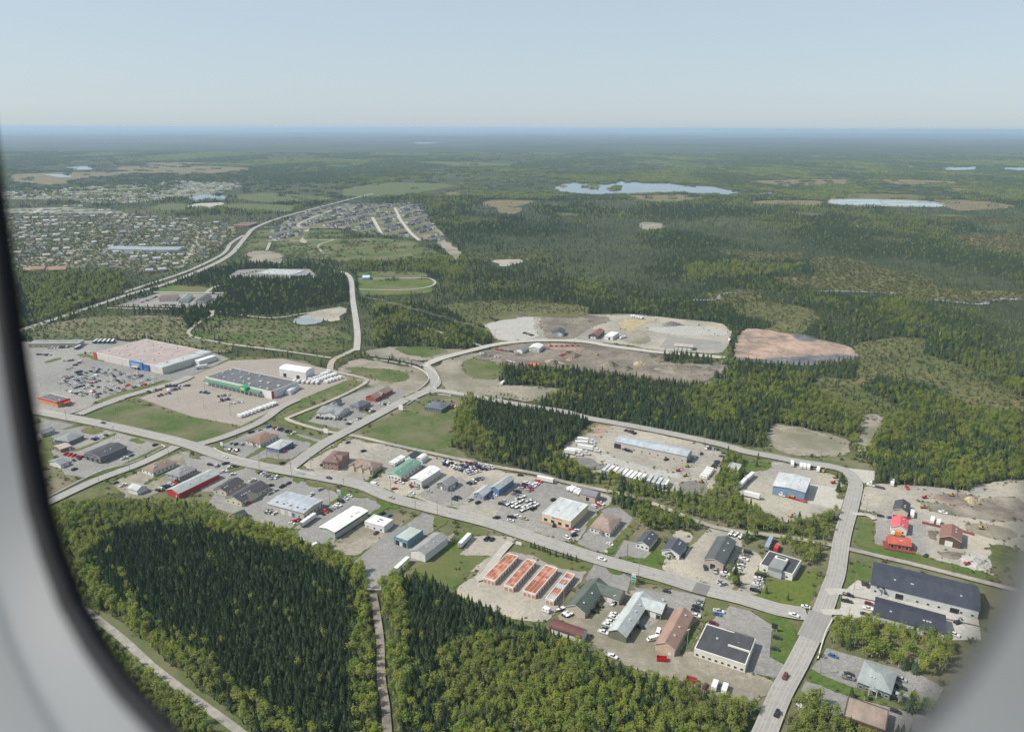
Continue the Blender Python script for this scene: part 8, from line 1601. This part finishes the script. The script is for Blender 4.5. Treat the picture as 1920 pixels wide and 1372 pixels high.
def bush(seed):
    r = random.Random(seed); cr = MB()
    for i in range(46):
        p = Vector((r.gauss(0,.75), r.gauss(0,.75), abs(r.gauss(.8,.5)))); s = r.uniform(.25,.5); nrm = Vector((r.gauss(0,.6),r.gauss(0,.6),.8)).normalized(); a = nrm.orthogonal().normalized(); b = nrm.cross(a)
        cr.quad(tuple(p-a*s), tuple(p-b*s), tuple(p+a*s), tuple(p+b*s))
    return cr
SP = [spruce(i) for i in range(6)]; BI = [birch(40+i) for i in range(7)]+[birch(60, 8.5, 26)]
def joined(cr, tk, name, m1, m2):
    j = MB(); j.v = list(cr.v); j.f = list(cr.f); j.m = [0]*len(cr.f); n = len(j.v); j.v += tk.v; j.f += [tuple(n+i for i in f) for f in tk.f]; j.m += [1]*len(tk.f)
    return j.mesh(name, [m1, m2])
def clump(seed, kind):
    r = random.Random(seed); j = MB()
    for i in range(34):
        x, y = r.uniform(-17,17), r.uniform(-17,17); h = r.uniform(6,12); dec = r.random() < (.12 if kind == 's' else .8)
        if dec:
            for k in range(9):
                p = Vector((x+r.gauss(0,1.3), y+r.gauss(0,1.3), h*.6+r.gauss(0,1.3))); s = r.uniform(.9,1.7); a = Vector((r.gauss(0,1),r.gauss(0,1),r.gauss(0,.5))).normalized(); b = a.orthogonal().normalized(); j.quad(tuple(p-a*s), tuple(p-b*s), tuple(p+a*s), tuple(p+b*s), 1)
        else:
            k = len(j.v); w = h*r.uniform(.16,.22); n = 6
            for zz, ww in ((h*.1, w), (h*.45, w*.75)):
                k = len(j.v); j.v.append((x,y,zz+h*.55)); j.v += [(x+ww*r.uniform(.8,1.2)*math.cos(6.283*q/n+i), y+ww*r.uniform(.8,1.2)*math.sin(6.283*q/n+i), zz) for q in range(n)]
                j.f += [(k,k+1+q,k+1+(q+1)%n) for q in range(n)]; j.m += [0]*n
    return j.mesh('tree_clump', ['spruce_leaf','birch_leaf'])
def lib(name, meshes):
    c = bpy.data.collections.new(name)
    for i, m in enumerate(meshes): o = bpy.data.objects.new('%s_%02d' % (name, i), m); c.objects.link(o)
    return c
SPM = [joined(c, t, 'spruce', 'spruce_leaf', 'bark') for c, t in SP]; BIM = [joined(c, t, 'birch', 'birch_leaf', 'birch_bark') for c, t in BI]
LIBS = dict(spruce=lib('spruce_kinds', SPM), birch=lib('birch_kinds', BIM), bush=lib('bush_kinds', [bush(70+i).mesh('bush','shrub_leaf') for i in range(5)]),
            sclump=lib('spruce_clump_kinds', [clump(90+i,'s') for i in range(5)]), dclump=lib('birch_clump_kinds', [clump(190+i,'d') for i in range(4)]))
def scatter(name, label, cat, library, pts, rot, scl, idx):
    n = len(pts); me = bpy.data.meshes.new(name); me.vertices.add(n); me.vertices.foreach_set('co', np.asarray(pts, np.float32).ravel())
    for nm, ty, dat in (('rot','FLOAT_VECTOR',rot),('scl','FLOAT_VECTOR',scl)):
        at = me.attributes.new(nm, ty, 'POINT'); at.data.foreach_set('vector', np.asarray(dat, np.float32).ravel())
    at = me.attributes.new('idx','INT','POINT'); at.data.foreach_set('value', np.asarray(idx, np.int32))
    me.update(); o = link(name, me)
    g = bpy.data.node_groups.new(name+'_nodes','GeometryNodeTree'); g.interface.new_socket('Geometry', in_out='INPUT', socket_type='NodeSocketGeometry'); g.interface.new_socket('Geometry', in_out='OUTPUT', socket_type='NodeSocketGeometry')
    N = g.nodes; gi = N.new('NodeGroupInput'); go = N.new('NodeGroupOutput'); ip = N.new('GeometryNodeInstanceOnPoints'); ci = N.new('GeometryNodeCollectionInfo')
    ci.inputs['Collection'].default_value = LIBS[library]; ci.inputs['Separate Children'].default_value = True; ci.inputs['Reset Children'].default_value = True
    def na(nm, ty): q = N.new('GeometryNodeInputNamedAttribute'); q.data_type = ty; q.inputs[0].default_value = nm; return q.outputs[0]
    L = g.links; L.new(gi.outputs[0], ip.inputs['Points']); L.new(ci.outputs[0], ip.inputs['Instance']); ip.inputs['Pick Instance'].default_value = True
    L.new(na('idx','INT'), ip.inputs['Instance Index']); L.new(na('rot','FLOAT_VECTOR'), ip.inputs['Rotation']); L.new(na('scl','FLOAT_VECTOR'), ip.inputs['Scale'])
    L.new(ip.outputs[0], go.inputs[0]); md = o.modifiers.new('scatter','NODES'); md.node_group = g
    tag(o, label, cat, None, 'stuff'); return o
rng = np.random.default_rng(4)
def candidates(y0, y1, sp):
    w = 0.78*y1+60; nx = int(2*w/sp); ny = int((y1-y0)/sp)+1
    gx, gy = np.meshgrid(np.arange(nx)*sp-w, y0+np.arange(ny)*sp); gx = gx.ravel(); gy = gy.ravel()
    k = np.abs(gx) < .78*gy+60; gx = gx[k]; gy = gy[k]
    return gx+rng.uniform(-.48,.48,gx.size)*sp, gy+rng.uniform(-.48,.48,gy.size)*sp
rgrid = {}
for x, y, w in ROADPTS: rgrid.setdefault((int(x//40), int(y//40)), []).append((x,y,w))
def keepmask(x, y, pad=2.5):
    clear = inpoly(x, y, D['CLEAR'][0]); other = np.zeros(x.shape, bool); force = np.zeros(x.shape, bool)
    for p in D['CLEAR'][1:]: other |= inpoly(x, y, p)
    for fo, kp, p in D['WOOD']:
        i = inpoly(x, y, p) & (rng.random(x.size) < kp); clear &= ~i
        if fo: force |= i
    clear |= other & ~force
    if y.min() < 1000:
        for cx, cy, an, a, b in BASES:
            dx, dy = x-cx, y-cy; u = dx*math.cos(an)+dy*math.sin(an); v = -dx*math.sin(an)+dy*math.cos(an); clear |= (np.abs(u) < a/2+2) & (np.abs(v) < b/2+2)
    for n, p in D['LAKE']: clear |= inpoly(x, y, p)
    isl = np.zeros(x.shape, bool)
    for p in D['ISL']: isl |= inpoly(x, y, p)
    clear &= ~isl
    kx = (x//40).astype(int); ky = (y//40).astype(int)
    cells = {}
    for i, key in enumerate(zip(kx, ky)): cells.setdefault(key, []).append(i)
    for key, ids in cells.items():
        near = [q for a in (-1,0,1) for b in (-1,0,1) for q in rgrid.get((key[0]+a,key[1]+b),())]
        if not near: continue
        nr = np.array(near); ids = np.array(ids); d = np.hypot(x[ids][:,None]-nr[:,0], y[ids][:,None]-nr[:,1])-nr[:,2]
        clear[ids] |= d.min(1) < pad
    keep = ~clear; nzs = fbm(x, y, 45, 91); sparse = np.zeros(x.shape, bool)
    for kp, p in D['SPARSE']:
        i = inpoly(x, y, p); sparse |= i; keep &= ~(i & (rng.random(x.size) > kp+1.6*np.clip(nzs-.50,0,.5)))
    return keep, sparse
def species(x, y):
    dec = .12+.88*np.clip((fbm(x,y*.5,150,3)-.46)*6,0,1)*np.clip((fbm(x,y,35,8)-.30)*3,0,1)
    for pr, p in D['DECID']: i = inpoly(x, y, p); dec = np.where(i, np.maximum(dec, pr), dec)
    for p in D['CONIF']: dec = np.where(inpoly(x, y, p), .03, dec)
    e = fbm(x, y, 14, 12)
    return rng.random(x.size) < np.clip(dec*(.55+.9*e),0,1)
T = dict(spruce=[], birch=[], bush=[])
for y0, y1, sp, k in ((150,430,2.75,.92),(430,750,3.1,.95),(750,1250,3.9,1.08),(1250,2000,5.4,1.2),(2000,2900,7.6,1.5)):
    x, y = candidates(y0, y1, sp); keep, sparse = keepmask(x, y, 2.5 if y0 < 800 else 4); x, y, sparse = x[keep], y[keep], sparse[keep]
    gap = np.where(y < 470, .4+.5*fbm(x, y, 22, 31), fbm(x, y, 22, 31)); q = rng.random(x.size) > np.clip((.40-gap)*4, 0, .8); x, y, sparse = x[q], y[q], sparse[q]
    con = np.zeros(x.size, bool)
    for p in D['CONIF']: con |= inpoly(x, y, p)
    lush = np.clip((fbm(x, y*.55, 190, 41, 5)-.41)*5.5, 0, 1); den = np.zeros(x.size, bool)
    for p in D['DENSE']: den |= inpoly(x, y, p)
    lush = np.where((y < 470) | con | den, 1, lush)      # wet, thin stands between the dense ones
    q = rng.random(x.size) < .20+.80*lush; x, y, sparse, lush = x[q], y[q], sparse[q], lush[q]
    dc = species(x, y); hn = (.70+.45*fbm(x, y, 60, 21))*(.55+.45*lush); hs = (.45+.85*rng.beta(2.2,2.0,x.size))*hn*k*1.04
    hs = np.where(sparse, hs*.55, hs)
    wd = hs*rng.uniform(.85,1.2,x.size)
    for nm, sel in (('spruce', ~dc), ('birch', dc)):
        T[nm].append(np.stack([x[sel],y[sel],np.zeros(sel.sum()),wd[sel]*(1.0 if nm == 'spruce' else 1.05),hs[sel]*(1.0 if nm == 'spruce' else .9)],1))
# bushes: scrub edges and open bog
x, y = candidates(250, 2300, 6.5); sel = np.zeros(x.size, bool)
for kp, p in D['SPARSE']: sel |= inpoly(x,y,p) & (rng.random(x.size) < .75)
for n_, m_, p_ in D['PATCH']:
    if m_ in ('meadow','meadowfar') and np.mean([q[1] for q in p_]) > 900: sel |= inpoly(x,y,p_) & (rng.random(x.size) < .5*np.clip((fbm(x,y,40,19)-.42)*5,0,1))
tw = inpoly(x,y,D['CLEAR'][0]); hard = np.zeros(x.size, bool)
for n, m, p in D['PATCH'][1:]:
    if p in D['CLEAR'] : hard |= inpoly(x,y,p)
kx = np.array([clear_of_roads((a,b),2) if t else True for a,b,t in zip(x,y,tw&~hard)])
sel |= tw & ~hard & (rng.random(x.size) < .30)
for n_, m_, p_ in D['PATCH']:
    if m_ in ('pinkdirt','bluerock','gravel','palegravel','sandy','mud','yarddirt','darkgravel') or m_ in HARD: sel &= ~inpoly(x,y,p_)
x, y = x[sel&kx], y[sel&kx]; k2 = np.array([not on_building(a,b,1.5) for a,b in zip(x,y)]); x, y = x[k2], y[k2]
s_ = rng.uniform(.6,1.5,x.size)*np.where(y > 1100, 1.5, 1.0); T['bush'].append(np.stack([x,y,np.full(x.size,.1),s_,s_*rng.uniform(.8,1.3,x.size)],1))
ex, ey = [], []
for n_, m_, p_ in D['PATCH']:
    if m_ in HARD or np.mean([q[1] for q in p_]) > 1400: continue
    for i in range(len(p_)):
        a_ = np.array(p_[i]); b_ = np.array(p_[(i+1)%len(p_)]); L_ = np.hypot(*(b_-a_)); k_ = int(L_/3.2)
        if k_ < 1: continue
        t_ = rng.random(k_); g_ = fbm(a_[0]+t_*L_, a_[1]+t_*0, 12, 66); s = (rng.random(k_) < .75) & (g_ > .42)
        ex += list(a_[0]+(b_[0]-a_[0])*t_[s]+rng.normal(0,1.3,s.sum())); ey += list(a_[1]+(b_[1]-a_[1])*t_[s]+rng.normal(0,1.3,s.sum()))
ex, ey = np.array(ex), np.array(ey); ok = np.array([clear_of_roads((u,v),1.0) and not on_building(u,v,1.5) for u,v in zip(ex,ey)])
for n_, m_, p_ in D['PATCH']:
    if m_ in HARD: ok &= ~inpoly(ex, ey, p_)
cp = np.array(CARPOS)
ok &= np.array([np.hypot(cp[:,0]-u, cp[:,1]-v).min() > 3 for u,v in zip(ex,ey)])
ex, ey = ex[ok], ey[ok]; s_ = rng.uniform(.22,.75,ex.size); T['bush'].append(np.stack([ex,ey,np.full(ex.size,.15),s_,s_*rng.uniform(.5,1.1,ex.size)],1))
A_ = {k: np.concatenate(v) for k, v in T.items()}
print({k: len(v) for k, v in A_.items()})
# nearest few hundred of each kind stand as trees of their own
def frame_xy(p):
    c, s = math.cos(PITCH), math.sin(PITCH); d = p[:,1]*c+(CAM_Z-6)*s; u = p[:,1]*s-(CAM_Z-6)*c
    return 960+1418*p[:,0]/d, 686-1418*u/d
PARTS = dict(spruce=[(c.mesh('crown','spruce_leaf'), t.mesh('trunk','bark')) for c, t in SP], birch=[(c.mesh('crown','birch_leaf'), t.mesh('trunk','birch_bark')) for c, t in BI])
LAB = dict(spruce=('spruce_tree','pointed dark spruce of the near wood on the %s of the dirt trail','spruce','spruces of the near wood'), birch=('birch_tree','fresh light green birch of the near wood on the %s of the dirt trail','birch','birches of the near wood'))
for nm, n_ind in (('spruce',300),('birch',300)):
    a = A_[nm]; fx, fy = frame_xy(a); lim = np.interp(fy, [900,1120,1260,1372], [95,165,250,350])
    vis = (fx > lim) & (fx < 1700) & (fy < 1390) & (fy > 0); size = a[:,4]/np.hypot(a[:,1], CAM_Z); size[~vis] = 0
    order = np.argsort(-size)[:n_ind]; mask = np.zeros(len(a), bool); mask[order] = True
    for row in a[mask]:
        j = random.randrange(len(PARTS[nm])) if random.random() < .3 else random.randrange(6); o = empty(LAB[nm][0], row[0], row[1], 0, random.uniform(0,6.28)); o.scale = (row[3],row[3],row[4])
        link('crown', PARTS[nm][j][0], o); link('trunk', PARTS[nm][j][1], o); tag(o, LAB[nm][1] % ('left' if row[0] < -.155*row[1]-5 else 'right'), LAB[nm][2], LAB[nm][3], 'thing')
    A_[nm] = a[~mask]
for i, (x, y) in enumerate(D['SPRUCEROW']):
    o = empty('spruce_tree', x, y, zat(x,y), i*1.3); s = random.uniform(.38,.55); o.scale = (s*1.1,s*1.1,s); link('crown', PARTS['spruce'][i%6][0], o); link('trunk', PARTS['spruce'][i%6][1], o)
    tag(o, 'small planted spruce in the row along the main street by the storage blocks' if i < 12 else 'small round spruce alone on the bright lawn', 'spruce', 'small roadside spruces' if i < 12 else 'lawn spruces', 'thing')
for nm, nv, lb, ct in (('spruce',6,'dense dark spruce forest covering the land','forest'),('birch',8,'light green birch and larch woods among the spruces','forest'),('bush',5,'low olive shrubs on bog and waste ground','shrubs')):
    a = A_[nm]; n = len(a); rot = np.zeros((n,3)); rot[:,2] = rng.uniform(0,6.28,n); rot[:,:2] = rng.normal(0,.04,(n,2))
    scatter({'spruce':'spruce_forest','birch':'birch_woods','bush':'shrub_cover'}[nm], lb, ct, nm, a[:,:3], rot, np.stack([a[:,3],a[:,3],a[:,4]],1), rng.integers(0,nv,n) if nm != 'birch' else rng.choice(8, n, p=[.136]*7+[.048]))
PS = {'sclump':[], 'dclump':[]}
for y0, y1, sp in ((2850,4600,21),(4600,8200,36)):
    x, y = candidates(y0, y1, sp); keep, sparse = keepmask(x, y, 10); gap = fbm(x, y*.5, 420, 55, 5); q = keep & (rng.random(x.size) > np.clip((.50-gap)*7,0,.92)) & ~(sparse & (rng.random(x.size) > .3)); x, y = x[q], y[q]
    dc = rng.random(x.size) < np.clip((fbm(x,y*.5,380,77)-.45)*5,.04,.85); k = sp/22
    for nm, sl in (('sclump',~dc),('dclump',dc)): PS[nm].append(np.stack([x[sl],y[sl],np.zeros(sl.sum()),np.full(sl.sum(),k),np.full(sl.sum(),.85)],1))
for nm, nv, lb in (('sclump',5,'far-off dark conifer forest reading as one mass'),('dclump',4,'far-off lighter broadleaf stands in the forest')):
    a = np.concatenate(PS[nm]); n = len(a); rot = np.zeros((n,3)); rot[:,2] = rng.uniform(0,6.28,n)
    scatter('far_forest' if nm == 'sclump' else 'far_birch_stands', lb, 'forest', nm, a[:,:3], rot, np.stack([a[:,3],a[:,3],a[:,4]],1), rng.integers(0,nv,n)); print(nm, n)
# ------------------------------------------------------------------ aircraft window beside the camera
paint('cabin_plastic', (.135,.147,.158), .55, .03, 20); paint('window_seal', (.012,.013,.016), .8, .05, 20)
yk = [-1750,-1740,-1690,-1600,-1450,-1250,-1000,-700,-300,0,230,430,620,800,980,1120,1260,1372,1450,1550,1620,1655,1662]
xk = [0,.14,.37,.60,.82,.98,1.06,1.085,1.065,1.040,1.018,.99,.965,.938,.905,.855,.775,.672,.585,.43,.26,.10,0]
FWD = Vector((0, math.cos(PITCH), -math.sin(PITCH))); UP = Vector((0, math.sin(PITCH), math.cos(PITCH))); RT = Vector((1,0,0)); EYE = Vector((0,0,CAM_Z))
nC = 96; ct = []
tt = np.cumsum([0]+[math.hypot((xk[i+1]-xk[i])*1010, yk[i+1]-yk[i]) for i in range(len(yk)-1)]); tt /= tt[-1]
for i in range(nC):
    u = 2*i/nC; s = 1 if u < 1 else -1; v = u if u < 1 else 2-u
    ct.append((s*float(np.interp(v, tt, xk))*1010, float(np.interp(v, tt, yk))))
def wpt(dx, dy, grow, out):      # a point of the tilted window plane, grow outwards in the plane, out toward the cabin
    X = (980 if dx < 0 else 1000)+dx-960; Y = dy-686
    d = FWD*1.0+RT*(X/1418)-UP*(Y/1418)
    P0 = EYE+FWD*.08; nrm = (FWD*1.0+RT*.85).normalized()     # right side of the window is nearer the lens
    t = (P0-EYE).dot(nrm)/d.dot(nrm); return EYE+d*t, nrm
base = [wpt(x, y, 0, 0) for x, y in ct]; nrm = base[0][1]; cen = sum((b[0] for b in base), Vector())/nC
def ring(g, o, sc=False): return [tuple(b[0]+((b[0]-cen).normalized())*(g*(min(1.0,((b[0]-EYE).dot(FWD)/.2)**.9) if sc else 1))-nrm*o) for b in base]
def loft(rings, name, mat, parent):
    mb = MB(); n = nC
    for r in rings: mb.v += r
    for k in range(len(rings)-1):
        for i in range(n): mb.f.append((k*n+i, k*n+(i+1)%n, (k+1)*n+(i+1)%n, (k+1)*n+i)); mb.m.append(0)
    return mb.build(name, mat, parent, True)
wroot = empty('aircraft_window', *cen); wroot.location = (0,0,0); tag(wroot, 'blurred grey plastic aircraft cabin window surround with black seal in the foreground', 'aircraft window', None, 'thing')
loft([ring(.0,-.0012), ring(0,.0), ring(.0022,.0008,1), ring(.0027,-.004,1)], 'seal', 'window_seal', wroot)
loft([ring(.0021,.0,1), ring(.005,.003), ring(.009,.007), ring(.011,.0085), ring(.0135,.0058), ring(.0165,.0062), ring(.024,.017), ring(.031,.0205), ring(.035,.0165), ring(.038,.017), ring(.044,.027), ring(.052,.030), ring(.075,.031), ring(.20,.031), ring(.20,-.006), ring(.004,-.006)], 'reveal', 'cabin_plastic', wroot)
# ------------------------------------------------------------------ hazy air
hz, t = newmat('haze'); pv = t.nodes.new('ShaderNodeVolumePrincipled'); pv.inputs['Color'].default_value = (.49,.65,.85,1); pv.inputs['Density'].default_value = HAZE; pv.inputs['Anisotropy'].default_value = .1
o = t.nodes.new('ShaderNodeOutputMaterial'); t.links.new(pv.outputs[0], o.inputs['Volume']); MATS['haze'] = hz
b = MB(); b.box(-90000, 90000, -9000, 75000, -1.5, 262); tag(b.build('haze','haze'), 'thin blue haze hanging over the whole landscape', 'haze', None, 'stuff')
